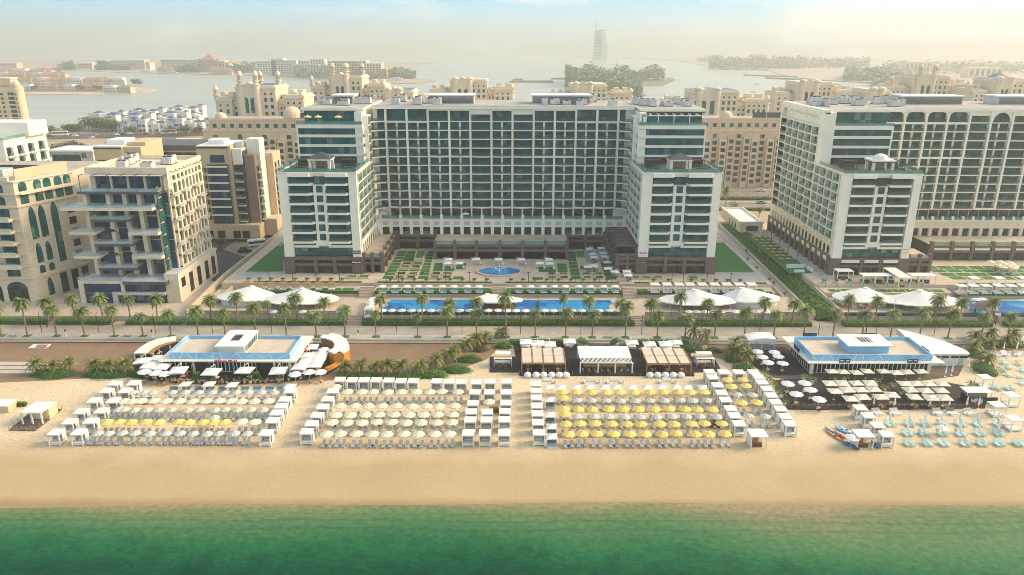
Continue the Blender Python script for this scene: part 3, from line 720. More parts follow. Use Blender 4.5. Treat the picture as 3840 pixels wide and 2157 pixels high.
def bay_front(t, Yf, edges, rows, g, plain=(), arch=False, skip_low=False):
 "the main block: piers, bowed balconies and paired windows"
 f = F('-Y', Yf); tr = t['facade_frame']; W = 'white_paint'
 for e in edges: f.box(tr, e - .36, e + .36, -1.3, .25, rows[-1] - .4, 54.4, W)
 for i in range(len(edges) - 1):
  u0, u1 = edges[i] + .36, edges[i + 1] - .36; um = (u0 + u1) / 2
  for j, z in enumerate(rows):
   top = (rows[j - 1] - .36) if j else 54.0
   if j == 0 and i in plain:
    f.box(tr, u0, u1, -1.2, -.1, 52.4, 54.3, W); top = 52.38
   b = MB(); n = 8
   bow = .75 if j else .25
   q = [(u0, Yf + 1.2)] + [(u0 + (u1 - u0) * k / n, Yf + .1 - bow * math.sin(math.pi * (.12 + .76 * k / n))) for k in range(n + 1)] + [(u1, Yf + 1.2)]
   b.prism(q, z - .34, z, 'cream_trim' if (i + j) % 2 else W, 'panel_grey')
   r = MB()
   for k in range(1, n + 1):
    p, s = q[k], q[k + 1] if k < n + 1 else q[k]
    r.face([(p[0], p[1] + .1, z + .01), (s[0], s[1] + .1, z + .01), (s[0], s[1] + .1, z + 1.0), (p[0], p[1] + .1, z + 1.0)], 'rail_glass_dark')
    r.tube([(p[0], p[1] + .1, z + 1.02), (s[0], s[1] + .1, z + 1.02)], .035, 'frame_dark', 4)
   t.many('balcony', b, {'railing': r})
   if i in plain and not arch or j == 0: f.window(t, u0, u1, z + .02, top, -1.18, g, nu=6, nz=2)
   else:
    mb = MB()
    f.box(mb, u0, um - .35, -1.3, -1.18, z + .02, top, g); f.box(mb, um + .35, u1, -1.3, -1.18, z + .02, top, g)
    for a, c in ((u0, um - .35), (um + .35, u1)):
     for k in range(4):
      x = a + (c - a) * k / 3; f.box(mb, max(a, x - .04), min(c, x + .04), -1.2, -1.12, z + .02, top, 'frame_dark')
     f.box(mb, a, c, -1.2, -1.13, z + 1.55, z + 1.61, 'frame_dark')
    t.many('window', mb)
    f.box(tr, um - .34, um + .34, -1.35, -.75, z, top, W)
RF = [0]
def ring_frame(t, Yf, u0, u1, z0, z1, w=.28, m='cream_trim'):
 RF[0] += 1; n1 = .5 + .012 * RF[0]; w += .006 * RF[0]
 f = F('-Y', Yf); tr = t['facade_frame']
 for a, b, c, d in ((u0 - w, u0 + w, z0, z1), (u1 - w, u1 + w, z0, z1), (u0 + w, u1 - w, z0 - w, z0 + w), (u0 + w, u1 - w, z1 - w, z1 + w)): f.box(tr, a, b, .255 + .0005 * RF[0], n1, c, d, m)
def upper_tower(t, x0, x1, Yf, g, outer):
 "the stepped-back block above a wing, banded in white, with a glazed penthouse"
 f = F('-Y', Yf); tr = t['facade_frame']; W = 'white_paint'; wl = t['wall']
 wl.box(x0 + .4, Yf + 1.2, 37., x1 - .4, 290, 49.2, W)
 for z0, z1 in ((48.7, 49.9), (45.75, 46.65), (42.6, 43.45), (39.5, 40.25)):
  f.box(tr, x0, x1, -2, .25, z0, z1, W)
 for z0, z1 in ((46.65, 48.7), (43.45, 45.75), (40.25, 42.6)):
  for i in range(3): f.window(t, x0 + .5 + (x1 - x0 - 1) * i / 3, x0 + .5 + (x1 - x0 - 1) * (i + 1) / 3, z0, z1, -.3, g, nu=5)
 f.box(tr, x0, x0 + .5, -1.9, .2, 37.1, 48.7, W); f.box(tr, x1 - .5, x1, -1.9, .2, 37.1, 48.7, W)
 f.window(t, x0 + .5, x1 - .5, 37.3, 39.45, -.7, 'glass_dark', nu=8)
 # penthouse
 wl.box(x0 + 1.8, Yf + 4.2, 49.2, x1 - .6, 290, 54.2, W)
 for i in range(3): F('-Y', Yf + 4).window(t, x0 + 1.9 + (x1 - x0 - 2.6) * i / 3, x0 + 1.9 + (x1 - x0 - 2.6) * (i + 1) / 3, 50.0, 53.9, 0, g, nu=4)
 q = MB(); q.box(x0 + 1., Yf + 3.0, 54.21, x1, 291, 55.0, W); q.box(x0 + 1.4, Yf + 3.4, 55.0, x1 - .4, 290.4, 55.05, 'grey_roof'); t.many('roof', q)
 Floor(t).box(x0 + .3, Yf + .1, 49.9, x1 - .3, Yf + 4.1, 50.0, 'deck_pale')
 r = t['terrace_railing']; r.box(x0 + .1, Yf - .15, 49.92, x1 - .1, Yf - .1, 51.0, 'rail_glass')
def roof_terrace(t, x0, x1, Yf, Yb):
 Floor(t).box(x0 + .3, Yf + .6, 37.1, x1 - .3, Yb, 37.25, 'dark_slab')
 r = t['terrace_railing']
 r.box(x0 + .2, Yf + .1, 37.75, x1 - .2, Yf + .16, 38.85, 'rail_glass'); r.box(x0 + .1, Yf + .5, 37.76, x0 + .16, Yb, 38.85, 'rail_glass'); r.box(x1 - .16, Yf + .5, 37.76, x1 - .1, Yb, 38.85, 'rail_glass')
 c = t['facade_frame']; c.box(x0 - .15, Yf + .52, 37.12, x0 + .35, Yb, 37.74, 'cream_trim'); c.box(x1 - .35, Yf + .52, 37.12, x1 + .15, Yb, 37.74, 'cream_trim')
# ---- the middle hotel
H1 = T('hotel', 'large white U-shaped hotel with two wings around the pool and fountain court', 'hotel', (-3.5, 228, 5))
wing(H1, -72.6, -48.3, 228.5, 'glass_teal', 1); wing(H1, 40.4, 65.0, 229.2, 'glass_teal', -1)
upper_tower(H1, -71.6, -49.6, 250, 'glass_teal', -1); upper_tower(H1, 41.6, 64.2, 250, 'glass_teal', 1)
roof_terrace(H1, -72.6, -48.3, 228.5, 250.8); roof_terrace(H1, 40.4, 65.0, 229.2, 250.8)
for sx, ax, p, us in ((-1, '+X', -48.3, [231, 238.2, 245.4, 252, 258]), (1, '-X', 40.4, [231.7, 238.6, 245.6, 252, 258])):
 f = F(ax, p)
 H1['wall'].box(p + sx * .0 - (1.58 if sx < 0 else -1.58), 250.1, 37.1, p + (-1.3 if sx < 0 else 1.3) * 3, 262, 53.9, 'white_paint')
 side_grid(H1, f, us, [15.2 + 3.08 * k for k in range(8)], 1.5, 'glass_green')
 side_grid(H1, f, us[-2:], [37.2 + 3.05 * k for k in range(6)], 1.5, 'glass_green')
 f.box(H1['wall'], us[0], 260, -1.55, .0, 10.6, 14.9, 'white_paint')
 for k in range(7):
  u = 233 + 3.4 * k; mb = MB(); f.box(mb, u, u + 1.4, .01, .06, 10.62, 13.6, 'glass_dark'); H1.many('window', mb)
H1['wall'].box(-48.0, 261.35, 10.5, 42, 290, 54.2, 'white_paint')
ED = [-43.6 + 7.27 * i for i in range(12)]
ROWS = [50.2] + [50.2 - 3.01 * k for k in range(1, 11)]
bay_front(H1, 260, ED, ROWS, 'glass_teal', plain=(4, 6))
ring_frame(H1, 260, ED[0], ED[2], 20.1, 49.9); ring_frame(H1, 260, ED[2], ED[4], 38.1, 54.0); ring_frame(H1, 260, ED[9], ED[11], 20.1, 49.9); ring_frame(H1, 260, ED[7], ED[9], 38.1, 54.0)
ring_frame(H1, 260, ED[5], ED[6], 20.1, 54.0); ring_frame(H1, 260, ED[4], ED[7], 20.1, 54.4, .2)
f = F('-Y', 260)
f.box(H1['facade_frame'], -47.9, 41.6, -1.3, .7, 54.2, 54.95, 'white_paint')
q = MB(); q.box(-48, 259.9, 54.96, 42, 291, 55.0, 'grey_roof'); H1.many('roof', q); q = MB(); q.box(-48, 259.4, 54.96, 42, 259.89, 55.5, 'cream_trim'); H1.many('roof', q)
# bowed corner bays
for sx in (-1, 1):
 a, b, c = (-48.3, -46.6, -44.05) if sx < 0 else (40.4, 38.9, 36.8)
 for j, z in enumerate(ROWS):
  bl = MB(); bl.prism([(a, 256.9), (b, 258.7), (c, 259.3), (c, 261.3), (a, 261.3)], z - .4, z, 'white_paint', 'panel_grey')
  r = MB()
  for p, q in (((a, 257.1), (b, 258.85)), ((b, 258.85), (c, 259.45))):
   r.face([(p[0], p[1], z + .02), (q[0], q[1], z + .02), (q[0], q[1], z + 1.02), (p[0], p[1], z + 1.02)], 'rail_glass_dark')
  H1.many('balcony', bl, {'railing': r})
  top = ROWS[j - 1] - .42 if j else 54.1
  mb = MB(); mb.box(min(b, c), 261.2, z + .02, max(b, c), 261.33, top, 'glass_teal'); mb.box((b + c) / 2 - .05, 261.1, z, (b + c) / 2 + .05, 261.19, top, 'frame_dark'); H1.many('window', mb)
# terrace storey above the arcade, and the arcade itself
for i in range(22):
 u0 = ED[0] + 3.635 * i + .3; f.window(H1, u0, u0 + 3.0, 16.2, 19.6, -1.2, 'glass_dark', nu=2)
 f.box(H1['facade_frame'], u0 - .5, u0 - .1, -1.25, .1, 16.2, 19.68, 'white_paint')
fa = F('-Y', 258.6)
AR = H1['arcade']
fa.box(AR, -48.2, 40.3, -2.6, 0, 13.2, 15.9, 'white_paint'); fa.box(AR, -48.2, 40.3, -2.65, .15, 15.9, 16.15, 'cream_trim')
for i in range(25):
 u = -46.9 + 3.62 * i; fa.box(AR, u - .55, u + .55, -2.55, .12, 10.5, 13.19, 'white_paint')
 if i < 24: fa.box(AR, u + .8, u + 2.9, 0, .06, 13.9, 15.3, 'panel_grey'); fa.window(H1, u + .55, u + 3.07, 10.55, 13.15, -.8, 'glass_dark', nu=2)
 if i % 2 == 0: fa.box(AR, u - .5, u + .5, -.6, .25, 16.16, 17.6, 'white_paint')
fa.box(H1['terrace_railing'], -48, 40.2, -.4, -.33, 16.16, 17.3, 'rail_glass')
Floor(H1).box(-48.2, 258.7, 15.92, 40.3, 261.3, 16.1, 'dark_slab')
# brown podium round the court
PD = H1['podium']; BR = 'brown_stone'
PD.box(-26.8, 246.3, 5, 19.2, 262, 10.35, 'dark_metal'); PD.box(-47.9, 230.5, 5, -42.4, 262, 10.35, 'dark_metal'); PD.box(-42.5, 259.6, 5, -26.9, 262, 10.35, 'dark_metal'); PD.box(19.3, 259.6, 5, 41, 262, 10.35, 'dark_metal'); PD.box(33.8, 230.6, 5, 40.3, 262, 10.35, 'dark_metal')
tf = Floor(H1)
tf.box(-26.9, 245.6, 10.36, 19.3, 258.6, 10.5, 'paving_terrace'); tf.box(-48.2, 229.6, 10.36, -41.7, 258.6, 10.5, 'paving_terrace'); tf.box(-41.7, 258.7, 10.36, -26.95, 261, 10.5, 'paving_terrace'); tf.box(19.35, 258.7, 10.36, 33.4, 261, 10.5, 'paving_terrace'); tf.box(33.5, 229.9, 10.36, 40.38, 258.6, 10.5, 'deck_black')
def brown_front(f, us, recess=.9, shop=True):
 for u in us: f.box(PD, u - .5, u + .5, -1., .2, 5, 11.7, BR)
 for a, b in zip(us, us[1:]):
  a += .5; b -= .5
  f.box(PD, a, b, -.95, 0, 9.5, 10.34, BR); f.box(PD, a, b, -.95, 0, 7.7, 8.6, BR)
  f.window(H1, a, b, 8.62, 9.48, -.35, 'glass_dark', nu=4)
  if shop: f.window(H1, a, b, 5.02, 7.68, -recess, 'glass_dark', nu=5, name='shopfront')
  f.box(H1['terrace_railing'], a, b, -.5, -.44, 10.52, 11.5, 'rail_glass')
brown_front(F('-Y', 245.4), [-26.4, -19.6, -12.2, -4.2, 3.6, 11.4, 18.8])
brown_front(F('-Y', 258.6), [-41, -34, -27.6]); brown_front(F('-Y', 258.6), [19.9, 26.4, 32.9])
brown_front(F('-Y', 229.6), [-47.7, -45, -41.9]); brown_front(F('-Y', 229.8), [34.0, 37.2, 40.0])
brown_front(F('+X', -41.6), [230.5, 237.5, 244.5, 251.5, 258]); brown_front(F('-X', 33.5), [230.7, 237.6, 244.6, 251.5, 258])
# glazed lean-to roof over the right-hand terrace
pg = H1['pergola_roof']
for k in range(7): pg.box(33.6, 230.2 + 3.55 * k, 13.9, 39.6, 233.6 + 3.55 * k, 14.0, 'pergola_grey')
for k in range(8): pg.box(33.4, 229.9 + 3.55 * k, 13.85, 40.1, 230.15 + 3.55 * k, 14.25, 'rust_beam')
pg.box(39.65, 230.2, 13.8, 40.38, 255, 14.2, 'rust_beam'); pg.box(33.2, 230.2, 13.6, 33.39, 255, 14.15, 'rust_beam')
for k in range(4): pg.box(33.25, 230.0 + 8.2 * k, 10.5, 33.55, 230.3 + 8.2 * k, 13.84, 'dark_metal')
# lettering on the wings
def sign(t, s, x, z, Y, size, board=None, m='panel_white_line', w=0, h=0, name='sign', bm='black_paint', bold=.02):
 p = MB()
 if board: p.box(x - w / 2, Y - .12, z - h / 2, x + w / 2, Y - .02, z + h / 2, bm)
 tx = text_mb(s, size, .06, m, 1.0, bold)
 q = moved(tx, x, Y - .18, z - size * .33)
 if board:
  o = obj(name, p, t.root, t.loc); obj('lettering', q, o, t.loc)
 else: obj(name, q, t.root, t.loc)
sign(H1, 'CUCINA', -49.6, 12.15, 228.5, .72, True, 'panel_white_line', 2.7, 1.05)
sign(H1, 'Gelateria', -49.8, 9.0, 228.1, .72, True, 'panel_white_line', 2.9, 1.0)
p = MB(); p.box(40.8, 229.12, 11.1, 43.4, 229.19, 13.0, 'plastic_white'); o = obj('sign', p, H1.root, H1.loc); obj('lettering', moved(text_mb('Smoki', .95, .06, 'sign_red', 1., .015), 42.1, 229.08, 11.75), o, H1.loc)
p = MB(); p.box(40.9, 228.6, 8.7, 43.1, 228.66, 9.4, 'black_paint'); o = obj('sign', p, H1.root, H1.loc); p = MB(); p.box(41., 228.52, 8.8, 41.08, 228.58, 9.3, 'panel_white_line'); p.box(41.08, 228.52, 8.8, 41.5, 228.58, 8.88, 'panel_white_line'); p.box(41.6, 228.52, 9., 42.9, 228.58, 9.12, 'panel_white_line'); obj('lettering', p, o, H1.loc)
H1.done()
# ---- the right-hand hotel
H2 = T('hotel', 'white hotel with arched crown windows at the right edge, long side wall of loggias', 'hotel', (140, 228, 5))
wing(H2, 102.2, 126.7, 228.3, 'glass_green', 1, True); upper_tower(H2, 103.6, 126.2, 250, 'glass_green', -1); roof_terrace(H2, 102.2, 126.7, 228.3, 250.8)
f = F('-X', 102.2)
H2['wall'].box(103.8, 262.02, 10.6, 126.6, 289, 37.09, 'white_paint'); H2['wall'].box(103.72, 248.2, 37.1, 106, 289, 54.4, 'white_paint'); H2['wall'].box(102.2, 247.6, 37.1, 103.7, 251.5, 54.4, 'white_paint')
us = [231.3] + [237.9 + 6.42 * k for k in range(9)]
US = [251.5 + 6.02 * k for k in range(7)]
side_grid(H2, f, [230.8, 236, 241.2, 246.4, 251.0], [15.9 + 3.05 * k for k in range(8)], 1.5, 'glass_green')
side_grid(H2, f, US, [15.9 + 3.05 * k for k in range(12)], 1.5, 'glass_green')
f.box(H2['facade_frame'], 230, 288.5, -1.55, .1, 11.2, 15.6, 'stone_trim'); f.box(H2['facade_frame'], 247.6, 288.2, -1.55, .25, 54.0, 55.2, 'white_paint'); f.box(H2['facade_frame'], 287.4, 288.4, -1.5, .15, 15.9, 54, 'white_paint')
for k in range(18):
 u = 231 + 3.15 * k
 mb = MB(); r = .75; o = [(u, 11.3), (u + 1.5, 11.3)] + [(u + .75 + r * math.cos(math.pi * i / 6), 13.3 + r * math.sin(math.pi * i / 6)) for i in range(7)]
 f.extr(mb, o, .11, .16, 'glass_dark'); H2.many('window', mb)
# arched crowns of the top side loggias
for k in range(6):
 u0, u1 = US[k] + .22, US[k + 1] - .22; n = 6
 o = [(u0, 53.95), (u0, 51.6)] + [(u0 + (u1 - u0) * (.5 - .5 * math.cos(math.pi * i / n)), 51.6 + 1.6 * math.sin(math.pi * i / n)) for i in range(1, n)] + [(u1, 51.6), (u1, 53.95)]
 mb = MB(); f.extr(mb, o, -.25, -.05, 'white_paint'); H2['facade_frame'].add(mb)
b = H2['stone_base']
b.box(102.6, 230, 4.9, 104, 289, 11.15, 'dark_metal')
for k in range(13): f.box(b, 230.4 + 4.8 * k, 231.5 + 4.8 * k, -.5, .5, 4.9, 11.15, 'brown_stone')
f.box(b, 229.6, 289, -.45, .4, 10.4, 11.16, 'brown_stone'); f.box(b, 229.6, 289, -.42, .3, 8.3, 8.8, 'brown_stone')
for k in range(12): f.box(b, 231.7 + 4.8 * k, 235.0 + 4.8 * k, -.3, .1, 8.85, 10.2, 'white_paint')
for k in range(12):
 mb = MB(); f.box(mb, 231.5 + 4.8 * k, 235.2 + 4.8 * k, -.3, -.2, 5, 8.28, 'glass_dark'); H2.many('shopfront', mb)
H2['wall'].box(126.9, 261.35, 10.5, 200, 290, 54.2, 'white_paint')
E2 = [127.2 + 7.38 * i for i in range(9)]
bay_front(H2, 260, E2, ROWS, 'glass_green', plain=(4, 6))
F('-Y', 260).box(H2['facade_frame'], 126.8, 190, -1.3, .7, 54.0, 55.0, 'white_paint')
q = MB(); q.box(126.3, 259.9, 55.01, 200, 291, 55.06, 'grey_roof'); H2.many('roof', q)
ring_frame(H2, 260, E2[0], E2[4], 49.9, 54.0, .3, 'white_paint'); ring_frame(H2, 260, E2[2], E2[4], 38.1, 49.9, .3, 'white_paint'); ring_frame(H2, 260, E2[5], E2[6], 20.1, 54.2, .3, 'white_paint')
g0 = F('-Y', 260)
for i in range(4):
 u0, u1 = E2[i] + .42, E2[i + 1] - .42; n = 9
 o = [(u0, 54.0), (u0, 51.9)] + [(u0 + (u1 - u0) * (.5 - .5 * math.cos(math.pi * k / n)), 51.9 + (1.9 + .16 * (k % 2)) * math.sin(math.pi * k / n) ** .7) for k in range(1, n)] + [(u1, 51.9), (u1, 54.0)]
 mb = MB(); g0.extr(mb, o, -.15, .2, 'white_paint'); H2['facade_frame'].add(mb)
u0, u1 = E2[5] + .3, E2[6] - .3
o = [(u0, 54.3), (u0, 50.6)] + [((u0 + u1) / 2 - 2.9 * math.cos(math.pi * k / 12), 50.6 + 2.9 * math.sin(math.pi * k / 12)) for k in range(13)] + [(u1, 50.6), (u1, 54.3)]
mb = MB(); g0.extr(mb, o, -.15, .2, 'white_paint'); H2['facade_frame'].add(mb)
fa = F('-Y', 258.6); AR = H2['arcade']
fa.box(AR, 126.9, 190, -2.6, 0, 13.2, 15.9, 'stone_trim'); fa.box(AR, 126.9, 190, -2.65, .15, 15.9, 16.15, 'white_paint')
for i in range(18):
 u = 128 + 3.6 * i; fa.box(AR, u - .55, u + .55, -2.55, .12, 10.5, 13.19, 'stone_trim'); fa.window(H2, u + .55, u + 3.05, 10.55, 13.15, -.8, 'glass_dark', nu=2)
 for q in range(5):
  a = math.pi * (q + .5) / 5; mb = MB(); c = (u + 1.8 + .75 * math.cos(a), 14.2 + .75 * math.sin(a)); fa.box(mb, c[0] - .16, c[0] + .16, 0, .05, c[1] - .16, c[1] + .16, 'panel_grey'); AR.add(mb)
 fa.box(AR, u - .35, u + .35, -.6, .2, 16.16, 17.5, 'white_paint'); F('-Y', 260).window(H2, u - .2, u + 3.0, 16.2, 19.6, -1.2, 'glass_dark', nu=2)
fa.box(H2['terrace_railing'], 127, 190, -.4, -.33, 16.16, 17.3, 'rail_glass'); Floor(H2).box(126.9, 258.7, 15.92, 190, 261.3, 16.1, 'deck_pale')
PD = H2['podium']; sv, H1 = H1, H2
PD.box(143.2, 246.6, 5, 200, 262, 10.35, 'dark_metal'); PD.box(127, 259.6, 5, 143.2, 262, 10.35, 'dark_metal'); PD.box(127, 231, 5, 134, 240, 10.35, 'dark_metal')
tf = Floor(H2); tf.box(143.2, 245.6, 10.36, 200, 258.6, 10.5, 'paving_terrace'); tf.box(126.9, 229.6, 10.36, 135, 241, 10.5, 'paving_terrace'); tf.box(127, 258.7, 10.36, 143.1, 261, 10.5, 'paving_terrace')
brown_front(F('-Y', 245.6), [143.6, 150.6, 157.6, 164.6, 171.6, 178.6, 185.6]); brown_front(F('-Y', 258.6), [128, 135.5, 142.8]); brown_front(F('-Y', 229.6), [127.4, 131.2, 134.6])
for a in (147, 154, 161, 168, 175, 182): PD.box(a - 2.6, 245.45, 8.7, a + 2.6, 245.58, 9.4, 'white_paint')
H1 = sv
for z, hh, mt in ((13.5, .16, 'sign_green'), (12.6, .13, 'kayak_orange'), (12.35, .08, 'kayak_orange')):
 p = MB(); p.box(124.5, 228.2, z, 125.35, 228.27, z + hh, mt); p.box(125.5, 228.2, z, 126.3, 228.27, z + hh * .9, mt); obj('lettering', p, H2.root, H2.loc)
H2.done()
# ---------------------------------------------------------------- the city round the hotels
def wgrid(t, f, us, zs, w, h, g='glass_dark', fr='frame_dark', n=.04, arch=(), nu=2, sill=None):
 for j, z in enumerate(zs):
  for u in us:
   if j in arch: f.arch(t, u - w / 2, u + w / 2, z, z + h, n, g, fr=fr)
   else: f.window(t, u - w / 2, u + w / 2, z, z + h, n, g, fr, nu=nu)
   if sill: f.box(t[sill[0]], u - w / 2 - .3, u + w / 2 + .3, 0, sill[2], z - .35, z - .02, sill[1])
def lin(a, b, n): return [a + (b - a) * (i + .5) / n for i in range(n)]
# modern block with hanging terraces
t = T('apartment_block', 'modern cream stone apartment block with jutting glass terraces and roof garden', 'apartment block', (-112, 208, 2))
S, fy = 'stone_grey', F('-Y', 207.5)
w = t['wall']
w.box(-123, 215.0, 9, -100.6, 238, 39.6, S); w.box(-127.2, 208.6, 2, -102.6, 238, 8.6, 'dark_slab')
for x0, x1, z0, z1 in ((-127.6, -126.2, 2, 9.1), (-115.2, -114.2, 5.4, 9.1), (-126.2, -115.2, 8.2, 9.1)): fy.box(w, x0, x1, -1.2, 0, z0, z1, S)
fy.box(w, -126.2, -114.2, -1., -.05, 5.0, 5.5, 'dark_slab'); fy.box(w, -118, -102.4, -1.1, .25, 4.7, 5.6, 'panel_grey'); fy.box(w, -118, -116.6, -1.1, .2, 2, 4.7, 'panel_grey')
for a, b, z0, z1, n in ((-126.2, -115.2, 5.5, 8.2, 7), (-126.2, -118.1, 2.05, 5.0, 6), (-114.2, -102.6, 5.65, 7.95, 8), (-116.5, -102.6, 2.05, 4.7, 6)): fy.window(t, a, b, z0, z1, -.5, 'glass_navy', nu=n)
def slab(x0, x1, y0, y1, z, h, m):
 sl, rl = MB(), MB(); t.many('terrace', sl, {'railing': rl})
 sl.prism([(x0, y0), (x1, y0), (x1, y1), (x0, y1)], z - h, z, m, 'deck_pale')
 rl.box(x0 + .05, y0 + .05, z, x1 - .05, y0 + .1, z + 1.0, 'rail_clear'); rl.box(x0 + .05, y0 + .1, z, x0 + .1, y1, z + 1., 'rail_clear'); rl.box(x1 - .1, y0 + .1, z, x1 - .05, y1, z + 1., 'rail_clear')
slab(-114.1, -101.2, 206.8, 215, 9.1, 1.1, 'dark_slab'); slab(-127.6, -114.15, 207.4, 215, 9.12, .4, S)
for z in (16.1, 23.3):
 slab(-128.6, -121.1, 209.3, 215.4, z, .85, S); slab(-111.2, -102.6, 209.0, 215.4, z, .85, S)
for z in (12.4, 19.7, 27.0): slab(-122, -110.9, 209.6, 215.2, z, .75, 'dark_slab')
slab(-129.6, -103.2, 208.8, 217, 30.5, .8, S); slab(-125.2, -101.6, 211., 217, 34.9, .8, 'dark_slab')
for x in (-124.4, -117.6, -113.2, -108.6, -103.4):
 for z0, z1 in ((9.13, 15.2), (16.13, 22.4), (23.33, 29.6), (30.55, 34.05)):
  w.box(x - .6, 212.9 if x != -113.2 else 213.6, z0, x + .6, 214.99, z1, S)
for a, b in ((-123.8, -118.3), (-116.9, -113.9), (-112.5, -109.3), (-107.9, -101.0)):
 for z in (9.15, 12.6, 16.2, 19.9, 23.4, 27.1, 30.7): F('-Y', 214.9).window(t, a, b, z, z + (3.35 if z < 30 else 3.2), .05, 'glass_navy', nu=4)
for x in lin(-121.8, -101.6, 4): F('-Y', 216.4).window(t, x - 2.3, x + 2.3, 35.0, 38.9, 1.45, 'glass_navy', nu=4)
for k in range(5): w.box(-121.9 + 4.9 * k, 214.4, 34.95, -121.3 + 4.9 * k, 214.95, 39.6, S)
rf = t['roof']; rf.box(-123.4, 213.6, 39.6, -99.7, 238.4, 40.1, S)
for a in ((-123.4, 213.6, -99.7, 214.1), (-123.4, 237.9, -99.7, 238.4), (-123.4, 214.11, -122.9, 237.89), (-100.2, 214.11, -99.7, 237.89)): rf.box(a[0], a[1], 40.1, a[2], a[3], 41.4, S)
pz = t['canopy']
for k in range(6): pz.prism([(-124 + 4 * k, 211.2), (-120.2 + 4 * k, 211.2), (-120.2 + 4 * k, 213.5), (-124 + 4 * k, 213.5)], 39.3, 39.4, 'panel_grey')
for k in range(7): pz.box(-124.1 + 4 * k, 211.1, 39.15, -123.9 + 4 * k, 213.5, 39.55, 'dark_slab'); 
for x in (-124, -116, -108, -100.2): pz.box(x - .08, 211.1, 34.9, x + .08, 211.25, 39.14, 'dark_slab')
fx = F('+X', -100.6)
us = [216.2, 219.4, 222.2, 225, 227.6, 230, 232.4, 235, 237.9]
for u in us: fx.box(w, u - .5, u + .5, -.3, .9, 10.9, 40, S)
fx.box(w, 213.61, 215.5, -.5, .88, 34.9, 40, S)
for z in [10.9 + 3.68 * k for k in range(8)] + [38.9]: fx.box(w, 215.7, 238.3, -.28, .85, z - .35, z + .35, S)
for j in range(8):
 for a, b in zip(us, us[1:]): fx.window(t, a + .5, b - .5, 10.9 + 3.68 * j + .36, 10.9 + 3.68 * (j + 1) - .36 if j < 7 else 38.5, .3, 'glass_green', nu=2)
 if j < 7:
  z = 10.9 + 3.68 * j
  fx.window(t, 211.2, 215.4, z + .1, z + 3.3, -1.8, 'glass_green', nu=4)
  for k in range(3):
   u = (213.8, 221, 229.5)[k] + (j % 2) * 2.6
   sl, rl = MB(), MB()
   if j: t.many('balcony', sl, {'railing': rl}); sl.box(-99.68, u, z - .05, -98.2, u + 4.4, z + .25, 'panel_grey'); rl.box(-98.26, u, z + .25, -98.2, u + 4.4, z + 1.2, 'rail_clear')
pd = t['podium']
pd.box(-102.5, 208.5, 2, -98.4, 238, 10.2, S); pd.box(-102.5, 208.4, 10.2, -98.2, 238.2, 10.9, S); pd.poly([(-102.4, 208.5), (-98.3, 208.5), (-98.3, 238.1), (-102.4, 238.1)], 10.905, 'deck_pale')
for k, u in enumerate((211.5, 217, 223, 229, 234.5)): F('+X', -98.4).window(t, u - 1.2, u + 1.4, 6.2 if k == 0 else 3, 9, .03, 'glass_dark', nu=2, nz=2)
t.done()
# cream block with pointed windows at the left edge
t = T('apartment_block', 'cream stone block with tall pointed arch windows and balustraded balconies', 'apartment block', (-150, 210, 2))
S = 'stone_cream'; w = t['wall']
w.prism([(-215, 208.6), (-141.4, 208.6), (-134.2, 226), (-134.2, 246), (-215, 246)], 2, 38.2, S)
fy = F('-Y', 208.6)
for z in (9.6, 13.4, 16.9, 20.4, 23.9, 27.4, 31., 34.6, 38.2): fy.box(t['cornice'], -215, -141, 0, .5, z - .3, z, 'stone_trim')
for k in range(10):
 x = -146.5 - 7.6 * k
 fy.arch(t, x - 3, x + 3, 2.2, 8.4, .05, 'glass_dark', k=8, fr='frame_dark', rise=2.2)
 for j, z in enumerate((10, 13.7, 17.2, 20.7, 24.2, 27.7, 31.3, 34.9)):
  if j in (0, 6, 7): fy.arch(t, x - 1.9, x + 1.9, z, z + 2.7, .05, 'glass_green', k=6, rise=1., fr='frame_dark')
  else:
   fy.window(t, x - 1.6, x + 2.4, z, z + 2.5, .05, 'glass_teal', nu=4)
   b = MB(); fy.box(b, x - 3.3, x + 3.3, .02, 2.4, z - .9, z - .2, 'stone_trim'); fy.box(b, x - 3.3, x + 3.3, 2.15, 2.38, z - .2, z + .6, S)
   r = MB(); fy.box(r, x - 2.4, x + 2.4, 2.2, 2.26, z + .6, z + 1., 'rail_glass'); t.many('balcony', b, {'railing': r})
q = T(); f0 = F('-Y', 0)     # the long side wall, built flat then turned into place
ln = math.hypot(7.2, 17.4)
for z in (9.6, 31, 34.6, 38.2): f0.box(q['cornice'], 0, ln, 0, .45, z - .35, z, 'stone_trim')
def gothic(u, w_, z0, z1, g='glass_green'):
 h = w_ * 1.7; n = 5
 l = [(u - w_ / 2 + w_ / 2 * (1 - math.cos(math.pi / 2 * i / n)), z1 - h + h * math.sin(math.pi / 2 * i / n)) for i in range(n + 1)]
 r = [(2 * u - a, b) for a, b in l[:-1]][::-1]
 mb = MB(); f0.extr(mb, [(u + w_ / 2, z0)] + [(u - w_ / 2, z0)] + l + r, .02, .07, g); q.many('window', mb)
 s = MB(); f0.extr(s, [(u + w_ / 2 + .35, z0 - .3), (u - w_ / 2 - .35, z0 - .3)] + [(a - .35, b + .1) for a, b in l[:-1]] + [(u, z1 + .7)] + [(a + .35, b + .1) for a, b in r], -.02, .016, 'stone_trim'); q['cornice'].add(s)
for u in (3.6, 6.6): gothic(u, 2.2, 20.6, 30.2); gothic(u, 1.9, 13.4, 19.4); f0.arch(q, u - .9, u + .9, 10.2, 12.6, .05, 'glass_green')
gothic(10.6, 2.3, 12.0, 30.4); gothic(5.0, 2., 2.8, 8.4)
for u in (9.6, 13.4, 17): f0.window(q, u - 1.1, u + 1.1, 2.4, 8.6, .05, 'glass_dark', nu=2, nz=3)
